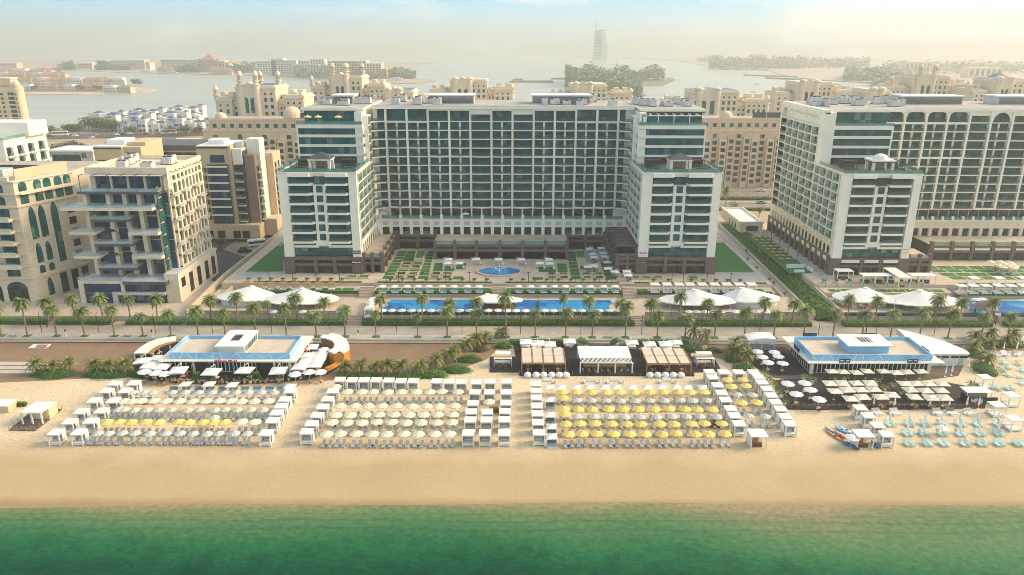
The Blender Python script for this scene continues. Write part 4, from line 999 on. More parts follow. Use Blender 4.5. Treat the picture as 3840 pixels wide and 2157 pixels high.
for z in (12, 15.5, 19, 22.5, 26): f0.window(q, 15, 17.2, z, z + 2.2, .05, 'glass_dark')
for u in (2.5, 7, 10, 13.5, 16.5):
 f0.window(q, u - 1.2, u + 1.2, 31.4, 34, .05, 'glass_green'); f0.arch(q, u - 1.2, u + 1.2, 35.0, 37.6, .05, 'glass_green', rise=.9)
f0.box(q['cornice'], 1, ln, .46, 1.3, 34.2, 34.6, 'stone_trim')
t.absorb(q, -141.4, 208.6, 0, math.atan2(17.4, 7.2))
rf = t['roof']; rf.prism([(-215, 210), (-142, 210), (-135, 226.5), (-135, 245), (-215, 245)], 38.21, 38.4, 'grey_roof'); rf.box(-215, 208.2, 38.41, -142.5, 208.9, 39.4, 'stone_trim')
rf.prism([(-142.3, 211), (-141.9, 210.8), (-135.6, 226), (-136, 226.2)], 38.41, 41.2, 'sandstone'); rf.box(-160, 224, 38.41, -136.5, 224.4, 40.4, 'charcoal_paint')
for a in ((-150, 212, 4, 5, 2.4), (-158, 214, 5, 4, 3.6), (-146, 217, 5, 4, 1.6)): rf.box(a[0], a[1], 38.42, a[0] + a[2], a[1] + a[3], 38.4 + a[4], 'equipment')
t.done()
# tan tower with a blue glass bay
t = T('apartment_tower', 'tan tower with blue glass bay, charcoal strip and white balconies on a brown podium', 'tower', (-108, 284, 3))
w = t['wall']; fy = F('-Y', 282); TN = 'tan_paint'
w.box(-119.4, 282, 8.6, -107.2, 300, 38.4, TN); w.box(-107.19, 281.6, 8.6, -106.3, 300, 38.6, TN); w.box(-106.2, 283, 8.6, -102.4, 300, 36.5, 'charcoal_paint'); w.box(-106.1, 282.4, 31.5, -102.5, 300.1, 37.4, 'white_paint')
w.box(-102.3, 284, 8.6, -98.4, 300, 34.8, 'tan_brown'); w.box(-102.35, 288, 8.7, -97.4, 294, 40.4, 'white_paint'); w.box(-102.3, 294.1, 8.6, -94.6, 304, 34.2, 'sandstone')
w.box(-115.6, 281, 9, -108, 281.99, 31.6, 'frame_dark')
for k in range(7):
 z = 9.6 + 3.1 * k
 F('-Y', 281).window(t, -115.5, -108.1, z, z + 2.35, .05, 'glass_navy', nu=6); fy.box(t['balcony_band'], -115.8, -107.9, 1.01, 1.35, z + 2.4, z + 3.0, 'white_paint')
 for x in (-118.2, -116.9): fy.window(t, x - .45, x + .45, z + .4, z + 2., .04, 'glass_dark', nu=1)
 F('-Y', 283).window(t, -105.4, -103.2, z + .2, z + 2.5, .04, 'glass_dark', nu=2)
 b = MB(); b.box(-105.8, 281.7, z - .3, -102.8, 282.98, z, 'white_paint'); r = MB(); r.box(-105.8, 281.7, z + .01, -102.8, 281.76, z + 1.0, 'rail_glass'); t.many('balcony', b, {'railing': r})
 for y in (285.3, 295.5, 299.5):
  xx = -98.4 if y < 290 else -94.6
  b = MB(); b.box(xx, y, z - .3, xx + 1.3, y + 2.6, z, 'white_paint'); r = MB(); r.box(xx + 1.24, y, z + .01, xx + 1.3, y + 2.6, z + 1., 'rail_glass'); t.many('balcony', b, {'railing': r})
  F('+X', xx).window(t, y + .3, y + 2.3, z + .05, z + 2.2, .03, 'glass_dark')
fy.window(t, -114.4, -109, 32.3, 35.2, .05, 'glass_navy', nu=6)
w.box(-119.2, 281.8, 37.6, -107.4, 281.99, 38.1, 'frame_dark')
rf = t['roof']; rf.box(-119.2, 282.2, 38.41, -107.4, 299, 38.6, 'white_roof'); rf.box(-116, 286, 38.61, -110, 292, 40.4, 'white_roof'); rf.box(-106, 286, 37.41, -103, 290, 39.4, 'equipment')
p = t['podium']; p.box(-119.2, 279.4, 3, -97.6, 300, 8.59, 'sandstone'); 
for x in (-117, -112.5, -106.5, -103): F('-Y', 279.4).window(t, x - 1.4, x + 1.4, 3.4, 6.4, .04, 'glass_dark')
p.box(-97.59, 286, 3, -92.8, 306, 9.6, 'sandstone')
t.done()
# row behind: low grey range with a tan head
def BX(f, xl, xr, yt, Y):
 a = A(f, xl, yt, Y); b = A(f, xr, yt, Y); return a[0], b[0], a[1]
t = T('apartment_tower', 'tan block with one blue strip window behind the modern stone block', 'tower', (-150, 296, 2))
x0, x1, zt = BX('1', 700, 912, 1108, 292)
t['wall'].box(x0, 292, 2, x1, 312, zt, 'tan_paint'); t['wall'].box(x1 + .01, 293, 2, x1 + 7, 312, zt - .2, 'tan_paint'); t['wall'].box(x1 + .02, 297, zt - .19, x1 + 7.1, 312, zt + 1.2, 'sandstone')
F('-Y', 292).window(t, x0 + 1, x0 + 8, zt - 8.6, zt - 5, .04, 'glass_blue', nu=6); F('-Y', 292).box(t['wall'], x0, x1, .0, .03, zt - .9, zt - .3, 'frame_dark')
t['roof'].box(x0 + .3, 292.3, zt + .001, x1 - .3, 311.5, zt + .25, 'white_roof'); t['roof'].box(x0 + 3, 297, zt + .26, x1 - 1, 306, zt + 2.2, 'white_roof'); t.done()
t = T('apartment_block', 'long low grey range with flat roof terraces beyond the tan blocks', 'apartment block', (-130, 312, 2))
x0, x1, zt = BX('1', 1045, 1500, 1095, 314)
t['wall'].box(x0, 314.6, 2, x1, 334, zt - 2.2, 'panel_grey'); t['roof'].box(x0 - .5, 314, zt - 2.2, x1 + .5, 334.5, zt, 'dark_slab')
for a in lin(x0, x1, 5): F('-Y', 314.6).window(t, a - 3, a + 3, zt - 8, zt - 3, .04, 'glass_dark', nu=4)
a, b, c = BX('1', 1275, 1460, 1060, 330); t['roof'].box(a, 330, zt - .1, b, 338, c, 'stone_trim'); t.done()
t = T('office_building', 'low grey building with green glass strip behind roadside trees', 'building', (-190, 335, 3))
x0, x1, zt = BX('1', 380, 695, 1140, 338)
t['wall'].box(x0, 338, 2, x1, 352, zt, 'equipment'); t['roof'].box(x0 - 1, 336.5, zt, x1 + 1, 353, zt + .6, 'white_roof')
F('-Y', 338).window(t, x0 + .5, x0 + (x1 - x0) * .7, zt - 4.5, zt - 1.5, .04, 'glass_green', nu=14); F('-Y', 338).window(t, x0 + (x1 - x0) * .73, x1 - 3, zt - 3, zt - 1, .04, 'glass_green', nu=3); t.done()
t = T('apartment_block', 'white block with boxed balconies and green glass roof rail at the left edge', 'apartment block', (-170, 247, 2))
t['wall'].box(-230, 246.5, 2, -167.4, 270, 44.2, 'white_paint'); f = F('+X', -167.4)
for i, u in enumerate((249.2, 254.8, 260.6, 266.6)):
 for j in range(6):
  z = 39.6 - 3.7 * j; f.window(t, u - 1.8, u + 2.4, z, z + 2.7, .03, 'glass_dark', nu=3)
  b = MB(); f.box(b, u - 2.1, u + 2.7, .04, 1.0, z - .5, z - .1, 'white_paint'); f.box(b, u + .2, u + 1.9, .04, .9, z - .1, z + 2.6, 'white_paint'); r = MB(); f.box(r, u - 2.1, u + .2, .95, 1.0, z - .1, z + .8, 'rail_glass'); t.many('balcony', b, {'railing': r})
t['roof'].box(-230, 246.3, 44.2, -167.2, 270.2, 44.8, 'white_paint'); t['railing'].box(-230, 246.5, 44.81, -167.3, 246.56, 45.8, 'rail_glass'); t['railing'].box(-167.36, 246.6, 44.81, -167.3, 270, 45.8, 'rail_glass')
t['penthouse'].box(-230, 258, 44.81, A('1', 205, 940, 258)[0], 269, A('1', 100, 925, 258)[1], 'white_paint'); t.done()
# tall residential tower with a round corner turret
t = T('apartment_tower', 'tall peach tower with round corner turret and stacked dark balconies, left edge', 'tower', (-390, 600, 3))
PY = 600; x0, x1, zt = BX('t1', -160, 165, 340, PY)
t['wall'].box(x0, PY, 3, A('t1', 238, 395, PY)[0], PY + 10, zt, 'palace_peach'); f = F('-Y', PY)
a, b, c = BX('t1', -40, 140, 228, PY); t['wall'].box(a, PY + .6, zt - .01, b, PY + 9, c, 'palace_peach'); t['wall'].box(a - .8, PY, c, b + .8, PY + 9.6, c + 1., 'palace_trim')
for x in lin(a + 1, b - 1, 4): F('-Y', PY + .6).window(t, x - .8, x + .8, c - 7, c - 5, .03, 'glass_dark', nu=1)
cx, cz = A('t1', 250, 395, PY); t['turret'].rings([(2.9, 3), (2.8, cz), (3.4, cz + .3), (3.4, cz + 1.2), (2.5, cz + 1.3), (2.5, cz + 3), (3., cz + 3.3), (2.9, cz + 4.3)], 'palace_peach', 14, True, (cx, PY + .8)); t['turret'].dome((cx, PY + .8), 2.8, 3., cz + 4.31, 'palace_trim', 14, 5)
for j in range(11):
 z = cz - 4 - 3.35 * j
 f.window(t, cx - 7.6, cx - 2.4, z, z + 2.2, .05, 'glass_dark', nu=5); f.box(t['cornice'], cx - 7.8, cx - 2.2, .0, 1.1, z - .7, z - .05, 'palace_trim')
 for x in (cx - 12.5, cx - 16.5): f.window(t, x - 1., x + 1., z, z + 1.8, .03, 'glass_dark')
 mb = MB(); mb.box(cx - .4, PY - 2.2, z, cx + .3, PY - 1.95, z + 1.6, 'glass_dark'); t.many('window', mb)
t.done()
# sandstone residential blocks either side of the middle hotel
def sand_block(label, x0, x1, Y, zt, zb, dom, loc, rows, n):
 t = T('apartment_block', label, 'apartment block', loc)
 w = t['wall']; f = F('-Y', Y); f2 = F('-Y', Y - 3)
 w.box(x0, Y, zb, x1, Y + 22, zt - 5.5, 'sandstone'); w.box(x0 + 2.5, Y + 3, zt - 5.5, x1, Y + 22, zt, 'sandstone')
 xs = lin(x0, x1, n)
 for i, x in enumerate(xs):
  hw = (x1 - x0) / n / 2
  if i % 3 != 1:
   w.box(x - hw + .2, Y - 1.6, zb, x + hw - .2, Y - .001, zt - 8.5 - (i % 2) * 1.2, 'sandstone_light' if i % 2 else 'sandstone')
  ff = F('-Y', Y - 1.6) if i % 3 != 1 else f
  top = zt - 8.5 - (i % 2) * 1.2 if i % 3 != 1 else zt - 6
  for j in range(rows):
   z = top - 3.4 - 3.3 * j
   if z < zb + .5: break
   if (i + j) % 4 == 0 and j % 3 == 0: ff.arch(t, x - hw * .55, x + hw * .55, z, z + 2.5, .03, 'glass_green', k=6, rise=1., fr='frame_dark')
   else: ff.window(t, x - hw * .55, x + hw * .55, z, z + 2., .03, 'glass_green' if (i * 3 + j) % 2 else 'glass_dark', nu=3)
   if (i + j) % 2 and j % 2 == 0: q = MB(); ff.box(q, x - hw * .7, x + hw * .7, 0, .8, z - 1., z - .1, 'sandstone_light'); t.many('balcony_ledge', q)
 for x in lin(x0 + 3, x1, max(3, n - 2)):
  F('-Y', Y + 3).window(t, x - 1, x + 1, zt - 4, zt - 2, .03, 'glass_green')
  q = MB(); F('-Y', Y + 3).box(q, x - 1.6, x + 1.6, 0, 1., zt - 5.0, zt - 4.2, 'sandstone_light'); t.many('balcony_ledge', q)
 t['parapet'].box(x0 - .3, Y - .3, zt - 5.49, x1, Y + .2, zt - 4.7, 'sandstone_light'); t['parapet'].box(x0 + 2.2, Y + 2.7, zt + .001, x1, Y + 3.2, zt + .8, 'sandstone_light')
 for cx, cz, r in dom:
  d = MB(); d.rings([(r * 1.08, cz), (r * 1.08, cz + r * .5)], 'sandstone_light', 14, True, (cx, Y + 6)); d.dome((cx, Y + 6), r, r * .8, cz + r * .5, 'sandstone_light', 16, 6); t.many('dome', d)
 for k in range(4): t['roof_screen'].box(x1 - 7.4 * (k + 1) - 6, Y + 5, zt + .01, x1 - 7.4 * k - 6.3, Y + 5.3, zt + 3.4, 'charcoal_paint')
 t['roof'].box(x0 + 3, Y + 3.3, zt + .002, x1, Y + 21.8, zt + .1, 'grey_roof')
 return t.done()
x0, _, zt = BX('1', 1588, 2240, 905, 392); sand_block('sandstone residential block with small domes left of the middle hotel', x0 - 4, -80, 390, zt, 3, [(A('t2', 760, 960, 396)[0], zt, 2.8), (A('t2', 1830, 890, 396)[0], zt + 1, 4.4), (A('t2', 520, 1200, 390)[0], zt - 7.5, 2.6)], (-125, 390, 3), 12, 19)
x0 = A('3', 190, 900, 393)[0]; x1, zt = A('3', 745, 905, 393); sand_block('sandstone residential block seen between the two white hotels', x0 - 14, x1 + 22, 393, zt, 3, [(A('3', 335, 890, 397)[0], zt, 3.2), (A('3', 240, 1010, 393)[0], zt - 7.5, 2.8)], (120, 395, 3), 12, 18)
# cream palaces with domed turrets
def turret(t, cx, cy, z0, z1, r, m='palace_cream'):
 d = MB(); d.rings([(r, z0), (r, z1), (r * 1.35, z1 + .5), (r * 1.35, z1 + 1.2), (r * .9, z1 + 1.3)], m, 12, True, (cx, cy))
 for k in range(6):
  a = math.pi / 3 * k; d.box(cx + r * .75 * math.cos(a) - .25, cy + r * .75 * math.sin(a) - .25, z1 + 1.3, cx + r * .75 * math.cos(a) + .25, cy + r * .75 * math.sin(a) + .25, z1 + 3.6, m)
 d.rings([(r * .45, z1 + 1.31), (r * .45, z1 + 3.6)], 'sandstone', 8, False, (cx, cy)); d.rings([(r * 1.15, z1 + 3.6), (r * 1.15, z1 + 4.)], m, 12, True, (cx, cy))
 c = MB(); c.dome((cx, cy), r * .95, r * 1.5, z1 + 4.0, 'palace_trim', 12, 6, .12); c.tube([(cx, cy, z1 + 4 + r * 1.45), (cx, cy, z1 + 5.2 + r * 1.45)], .12, 'palace_trim', 4); c.smooth = False
 t.many('turret', d, {'dome': c})
def palace(label, x0, x1, Y, zt, tall=True, blue=True, mirror=False, small=False, tl=6):
 t = T('residential_palace', label, 'apartment block', ((x0 + x1) / 2, Y, 3), 'cream palace apartment blocks behind the hotels')
 w = t['wall']; W = x1 - x0; f = F('-Y', Y); P = 'palace_cream'; f3 = F('-Y', Y + 3)
 fl = lambda a: (x1 - a * W if mirror else x0 + a * W)
 def bx(a, b, y0, y1, z0, z1, m=P):
  p, q = sorted((fl(a), fl(b))); w.box(p, y0, z0, q, y1, z1, m); return p, q
 bx(0, 1, Y + 3, Y + 24, 2, zt - 11)
 steps = [(0.02, .20, 0, zt - 6.5), (.20, .27, 2, zt - 8.2), (.27, .70, -2, zt), (.70, .80, 1.5, zt - 8.), (.78, .99, -.5, zt - 5.2)]
 for a, b, dy, z in steps:
  p, q = bx(a, b, Y + dy, Y + 22, 2, z)
  t['cornice'].box(p - .6, Y + dy - .6, z + .001, q + .6, Y + 22.5, z + .9, 'palace_trim'); t['cornice'].box(p + .4, Y + dy + .3, z + .91, q - .4, Y + 22, z + 1.8, P)
  t['cornice'].box(p - .2, Y + dy - .25, z - 4.2, q + .2, Y + dy - .002, z - 3.8, 'palace_trim')
  ff = F('-Y', Y + dy); n = max(2, int((q - p) / 3.3))
  for j in range(5 if not small else 3):
   for x in lin(p + .6, q - .6, n):
    zz = z - 3.2 - 3.7 * j
    if j == 1: ff.arch(t, x - .75, x + .75, zz - .2, zz + 2.2, .03, 'glass_green', k=5)
    else: ff.window(t, x - (.5 if j == 0 else .8), x + (.5 if j == 0 else .8), zz, zz + (1.1 if j == 0 else 1.9), .03, 'glass_dark', nu=2)
  if b - a < .24:
   for k in range(2): t['cornice'].box(p + (q - p) * (.12 + .5 * k), Y + dy + 6, z + 1.81, p + (q - p) * (.38 + .5 * k), Y + dy + 12, z + 4.2, P)
 # gabled centre between round towers
 p, q = sorted((fl(.33), fl(.50))); yc = Y - 3; c = (p + q) / 2
 w.extr([(p, 2), (q, 2), (q, zt + 1.2), (c + (q - p) * .2, zt + 2.4), (c, zt + 3.6), (c - (q - p) * .2, zt + 2.4), (p, zt + 1.2)], 'Y', yc, Y + 6, P)
 fc = F('-Y', yc)
 for s in (-1, 1): fc.arch(t, c + s * (q - p) * .24 - 1.5, c + s * (q - p) * .24 + 1.5, zt - 13, zt - 4.6, .04, 'glass_green', k=8)
 for xx in (p, q): w.rings([(1.9, 2), (1.9, zt + 1.5), (2.3, zt + 1.9), (2.3, zt + 2.6)], P, 14, True, (xx, yc + .6))
 for xx, yy in ((p, yc + .6), (q, yc + .6)):
  if tall: turret(t, xx, yy, zt + 2.61, zt + 3.4, 1.4)
  else: w.rings([(2.3, zt + 2.61), (1.8, zt + 3.2), (.2, zt + 3.7)], 'palace_trim', 12, True, (xx, yy))
 if tall:
  for a in (.46, .66): turret(t, fl(a), Y + 12, zt + .9, zt + 3.0, 1.3)
  turret(t, fl(.03), Y + 1, zt - 6, zt - 4.5, 1.3); turret(t, fl(.97), Y + 1, zt - 9, zt - 7.5, 1.3)
 else: turret(t, fl(.99), Y + 2, zt - 12, zt - 7.5, 1.6)
 if blue:
  a, b = sorted((fl(.29), fl(.68))); t['roof'].prism([(a, Y + 1), (b, Y + 1), (b, Y + 20), (a, Y + 20)], zt + .95, zt + 1.9, 'roof_blue')
 t['roof'].box(x0 + 1, Y + 4, zt - 11 + .01, x1 - 1, Y + 23, zt - 10.8, 'grey_roof')
 return t.done()
def pal(label, f1, l, f2, r, ft, top, Y, **k):
 a = A(f1, *l, Y)[0]; b = A(f2, *r, Y)[0]; zt = A(ft, *top, Y)[1]
 return palace(label, a, b, Y, zt, **k)
pal('cream palace block with four domed turrets above the sandstone block, left of hotel', '1', (1600, 690), '1', (2290, 700), '1', (1900, 668), 425)
pal('cream palace block with three domed turrets behind the middle hotel, its left roof end', '1', (2330, 640), '2', (330, 600), '2', (80, 592), 490)
pal('low cream palace front with two round towers right above the hotel roof', '2', (200, 720), '2', (690, 710), '2', (500, 700), 465, tall=False, small=True)
pal('cream palace block with flat towers centred behind the middle hotel', '2', (650, 640), '2', (1290, 640), '2', (930, 618), 540, tall=False, blue=False)
pal('cream palace block with blank gable behind the right half of the middle hotel roof', '2', (1560, 670), '2', (2190, 665), '2', (1840, 652), 545, tall=False, blue=False)
pal('cream palace block sunlit yellow with tiled roof beside the middle hotel, right', '2', (2430, 690), '3', (650, 760), '3', (300, 700), 480, tall=False, small=True)
pal('cream palace block with two round towers just left of the arched hotel roof', '3', (690, 690), '3', (1305, 650), '3', (1000, 638), 520, tall=False, blue=False)
pal('low peach palace front rising behind the arched hotel roof', '3', (1300, 720), '3', (1660, 720), '3', (1450, 700), 440, tall=False, blue=False, small=True)
pal('cream palace block with four domed turrets behind the arched hotel, right', '3', (1560, 640), '3', (2180, 620), '3', (1900, 590), 530)
pal('cream palace block with blue hipped roof at the far right', '3', (2190, 650), '3', (2720, 640), '3', (2420, 615), 500, tall=False)
t = T('pavilion', 'white roof pavilion with blue hipped roof above the far right palace', 'pavilion', (0, 0, 0))
x0, x1, zt = BX('3', 2330, 2490, 612, 540); t['wall'].box(x0, 540, 3, x1, 552, zt - .5, 'palace_cream'); t['roof'].prism([(x0 - 1, 539), (x1 + 1, 539), (x1 + 1, 553), (x0 - 1, 553)], zt - .5, zt + .1, 'palace_trim')
cxm = (x0 + x1) / 2; m = t['roof']
for a, b in (((x0 - 1, 539), (x1 + 1, 539)), ((x1 + 1, 539), (x1 + 1, 553)), ((x1 + 1, 553), (x0 - 1, 553)), ((x0 - 1, 553), (x0 - 1, 539))): m.face([(*a, zt + .11), (*b, zt + .11), (cxm, 546, zt + 6)], 'roof_blue')
t.done()
# small flat-roofed service hall between the hotels
t = T('service_hall', 'low flat-roofed cream hall with a screen wall between the two hotels', 'hall', (94, 284, 5))
t['wall'].box(89.5, 284.5, 5, 98.4, 312, 8.6, 'stone_trim')
for a in ((89.3, 284.3, 98.6, 284.9), (89.3, 311.5, 98.6, 312.1), (89.3, 284.91, 89.9, 311.49), (98, 284.91, 98.6, 311.49)): t['parapet'].box(a[0], a[1], 8.61, a[2], a[3], 9.3, 'cream_trim')
t['roof'].box(89.91, 284.92, 8.61, 97.99, 311.48, 8.7, 'white_roof')
mb = MB(); mb.box(92, 284.3, 5.6, 96.6, 284.49, 7.7, 'charcoal_paint'); t.many('screen', mb)
for u in (290, 294, 298): F('-X', 89.5).arch(t, u, u + 1.6, 5.2, 7.8, .03, 'glass_dark')
t.done()
# white villas with blue roofs on the near shore of the lagoon
def villa_white(v):
 e = empty('villa', 'white villa', 'villa', (0, 0, 0))
 w = MB(); r = MB(); g = MB()
 for x, y, a, b, h in [((0, 0, 13, 11, 9), (-8, -3, 7, 9, 6.5), (6, 6, 9, 8, 11)), ((0, 0, 16, 10, 8), (7, -2, 6, 7, 11), (-6, 5, 8, 7, 10)), ((0, 0, 11, 12, 10), (-7, 2, 8, 8, 7), (7, -1, 6, 9, 7.5))][v]:
  w.box(x - a / 2, y - b / 2, -1, x + a / 2, y + b / 2, h, 'villa_white'); w.box(x - a / 2 - .2, y - b / 2 - .2, h, x + a / 2 + .2, y + b / 2 + .2, h + .5, 'villa_white')
  for k in range(2):
   for j in range(int(h // 4)): g.box(x - a * .3 + k * a * .5 - 1, y - b / 2 - .06, 1.2 + 3.8 * j, x - a * .3 + k * a * .5 + 1, y - b / 2 - .02, 3.2 + 3.8 * j, 'villa_blue' if j else 'glass_dark')
  if h > 7.6:
   for p, q in (((-1, -1), (1, -1)), ((1, -1), (1, 1)), ((1, 1), (-1, 1)), ((-1, 1), (-1, -1))):
    r.face([(x + p[0] * a * .36, y + p[1] * b * .36, h + .52), (x + q[0] * a * .36, y + q[1] * b * .36, h + .52), (x, y, h + 2.6)], 'villa_blue')
  else: 
   for k in range(4): r.box(x - a / 2 + k * a / 3.2, y - b / 2, h + 2.2, x - a / 2 + k * a / 3.2 + .3, y + b / 2, h + 2.5, 'villa_blue')
 w.add(g); obj('wall', w, e); obj('roof', r, e); return Once(e)
VW = [villa_white(i) for i in range(3)]
i = 0; rows = (('front row along the motorway', [(960 + 92 * k, 985 - 2 * k) for k in range(7)]), ('middle row', [(850 + 88 * k, 940 - 5 * k) for k in range(8)]), ('back row at the water', [(760 + 100 * k, 925 - 9 * k) for k in range(8)]))
for rn, ps in rows:
 for k, (x, y) in enumerate(ps):
  p = G('1', x, y + 16, 3); VW[(k + i) % 3].put((p[0], p[1], 3), -.25 + .1 * ((k * 7) % 3), 'white villa with blue roof, %s, %s' % (od(k, len(ps)), rn), 'white villas with blue roofs by the lagoon', .82 + .1 * ((k * 5 + i) % 3))
 i += 1
# villas on the sandy island beyond the lagoon
def villa_cream(v):
 e = empty('villa', 'cream villa', 'villa', (0, 0, 0)); w = MB(); r = MB(); g = MB()
 for x, y, a, b, h in [((0, 0, 22, 14, 9), (-9, -5, 8, 8, 8)), ((0, 0, 18, 14, 11), (8, -4, 9, 9, 8)), ((0, 0, 26, 12, 9), (0, -6, 8, 5, 10))][v]:
  w.box(x - a / 2, y - b / 2, -1, x + a / 2, y + b / 2, h, 'villa_cream' if v != 1 else 'villa_white')
  n = int(a / 4)
  for k in range(n):
   for j in range(2): g.box(x - a / 2 + (k + .3) * a / n, y - b / 2 - .1, 1 + 4 * j, x - a / 2 + (k + .75) * a / n, y - b / 2 - .03, 3.4 + 4 * j, 'glass_dark')
  if v != 1:
   A_, B_ = a / 2 + .8, b / 2 + .8
   rr = [(-A_, -B_), (A_, -B_), (A_, B_), (-A_, B_)]; i0 = [(x + p, y + q, h) for p, q in rr]; rd = [(x - A_ + B_, y, h + 3.2), (x + A_ - B_, y, h + 3.2)] if A_ > B_ else [(x, y, h + 3.2)] * 2
   r.face([i0[0], i0[1], rd[1], rd[0]], 'roof_terracotta'); r.face([i0[1], i0[2], rd[1]], 'roof_terracotta'); r.face([i0[2], i0[3], rd[0], rd[1]], 'roof_terracotta'); r.face([i0[3], i0[0], rd[0]], 'roof_terracotta')
  else: r.box(x - a / 2 - .5, y - b / 2 - .5, h, x + a / 2 + .5, y + b / 2 + .5, h + .8, 'villa_white')
 w.add(g); obj('wall', w, e); obj('roof', r, e); return Once(e)
VC = [villa_cream(i) for i in range(3)]
for rn, y, xs_ in (('shore row of the sandy island', 688, [205, 350, 440, 535, 640, 745, 840, 960]), ('second row of the sandy island', 640, [40, 180, 250, 330, 415, 505, 590, 690, 770, 900]), ('third row of the sandy island', 598, [20, 110, 200, 290, 370, 450]), ('far row behind the sandy island', 572, [60, 175, 300, 360])):
 for k, x in enumerate(xs_):
  p = G('1', x, y + (8 if y > 650 and x > 800 else 0), .6); VC[(k * 2 + y) % 3].put((p[0], p[1], .6), .15 - .1 * (k % 4), 'cream villa, %s, %s' % (od(k, len(xs_)), rn), 'villas on the sandy island', p[1] / 1300)
# big hotels on the far shore
def far_block(name, label, cat, f, parts, Y, roof='palace_trim', group=None):
 a = parts[0]; t = T(name, label, cat, (A(f, a[0], a[2], Y)[0], Y, 0), group)
 for i, (xl, xr, yt, m) in enumerate(parts):
  x0, x1, zt = BX(f, xl, xr, yt, Y + 6 * (i % 3)); y = Y + 6 * (i % 3); d = 30
  t['wall'].box(x0, y, -1, x1, y + d, zt, m); t['roof'].box(x0 - 1, y - 1, zt, x1 + 1, y + d, zt + 1.6, roof if i % 2 == 0 else 'white_roof')
  n = max(2, int((x1 - x0) / 6)); nf = max(2, int(zt / 5))
  for j in range(nf):
   z = zt - 4 - (zt - 4) * j / nf
   mb = MB()
   for k in range(n): mb.box(x0 + (x1 - x0) * (k + .22) / n, y - .3, z, x0 + (x1 - x0) * (k + .8) / n, y - .05, z + 2.4, 'glass_dark')
   t.many('window_row', mb)
 return t
far_block('hotel', 'hazy low hotel with two tan blocks on the far shore, leftmost', 'hotel', '1', [(-40, 120, 478, 'villa_cream'), (20, 95, 490, 'palace_cream')], 2250).done()
far_block('hotel', 'hazy grey-tan long hotel on the far shore, second from left', 'hotel', '1', [(430, 575, 482, 'sandstone'), (575, 690, 478, 'villa_cream')], 2180).done()
far_block('hotel', 'hazy white hotel with bright end block on the far shore', 'hotel', '1', [(725, 985, 462, 'villa_white'), (985, 1085, 455, 'palace_cream'), (1085, 1125, 470, 'villa_white'), (735, 800, 458, 'villa_cream')], 2120, 'roof_terracotta').done()
t = far_block('hotel', 'hazy resort with red pagoda roofs stepping down on the far shore', 'hotel', '1', [(1210, 1420, 458, 'villa_white'), (1400, 1480, 456, 'panel_grey'), (1470, 1650, 452, 'sandstone'), (1640, 1690, 462, 'sandstone'), (1685, 1720, 478, 'sandstone'), (1715, 1745, 495, 'sandstone'), (1740, 1765, 505, 'roof_terracotta')], 1980, 'roof_terracotta')
cx, cz = A('1', 1565, 452, 1980); t['roof'].rings([(26, cz), (2, cz + 14)], 'roof_terracotta', 4, True, (cx, 1995), True); t.done()
far_block('hotel', 'hazy white twin-block hotel with glass corner on the far shore', 'hotel', '1', [(1930, 2035, 462, 'villa_white'), (2035, 2075, 455, 'equipment'), (2075, 2130, 462, 'equipment'), (2130, 2230, 458, 'villa_white'), (2040, 2130, 446, 'palace_trim')], 1800).done()
far_block('hotel', 'hazy long white hotel range behind the palace turrets on the far shore', 'hotel', '1', [(2205, 2400, 490, 'villa_white'), (2245, 2330, 460, 'villa_cream'), (2335, 2440, 450, 'villa_white'), (2470, 2572, 462, 'panel_grey'), (2390, 2480, 498, 'palace_cream')], 1760).done()
far_block('hotel', 'stepped tan hotel at the wooded point of the far shore', 'hotel', '2', [(-60, 185, 462, 'sandstone'), (-60, 300, 480, 'villa_cream'), (100, 340, 520, 'sandstone')], 1620).done()
for k, (f, x, y) in enumerate([('1', 1215, 545), ('1', 1250, 546), ('1', 1285, 548), ('1', 1610, 556), ('1', 1640, 557), ('1', 1668, 560), ('1', 1700, 560), ('1', 1730, 562)]):
 p = G(f, x, y, .4); 
 if k == 0:
  e = empty('stilt_villa', 'x', 'villa', (0, 0, 0)); a = MB(); a.box(-7, -6, -1, 7, 6, 6, 'villa_cream'); b = MB(); b.rings([(12, 6), (1, 15)], 'roof_terracotta', 4, True, (0, 0), True); obj('wall', a, e); obj('roof', b, e); SV = Once(e)
 SV.put((p[0], p[1], .4), 0, 'red-roofed waterside villa below the pagoda resort, %s' % od(k, 8), 'red-roofed villas below the pagoda resort', 1.1)
# the sail-shaped tower far out in the haze
Yt = 3300; bx, _ = A('2', 1952, 455, Yt); t = T('sail_tower', 'pale sail-shaped tower with a tall mast fading into the haze', 'tower', (bx, Yt, 0))
sc_ = (A('2', 2005, 400, Yt)[0] - A('2', 1900, 400, Yt)[0]) / 105; zb = A('2', 1950, 455, Yt)[1]
Z_ = lambda y: max(0, A('2', 1950, y, Yt)[1])
rows = []
for y, wd in ((456, 84), (430, 92), (400, 96), (360, 95), (320, 88), (280, 75), (250, 60), (232, 46)):
 z = Z_(y); x0 = A('2', 1910 + (1917 - 1910) * (456 - y) / 224, y, Yt)[0]; x1 = x0 + wd * sc_; n = 8
 rows.append([(x0, Yt + 20, z)] + [(x0 + (x1 - x0) * k / n, Yt + 20 - 34 * math.sin(math.pi * k / n * .5), z) for k in range(1, n + 1)] + [(x1, Yt + 22, z)])
t['sail'].loft(rows, 'villa_white', True); t['sail'].face(rows[-1], 'villa_white')
ax = A('2', 1908, 450, Yt)[0]; t['mast'].tube([(ax - 4, Yt + 18, 0), (ax, Yt + 18, Z_(300)), (ax + 6 * sc_, Yt + 18, Z_(165))], 4, 'equipment', 6, 2.); t['mast'].tube([(ax + 6 * sc_, Yt + 18, Z_(165)), (ax + 8 * sc_, Yt + 18, Z_(128))], 1.2, 'equipment', 5, .5)
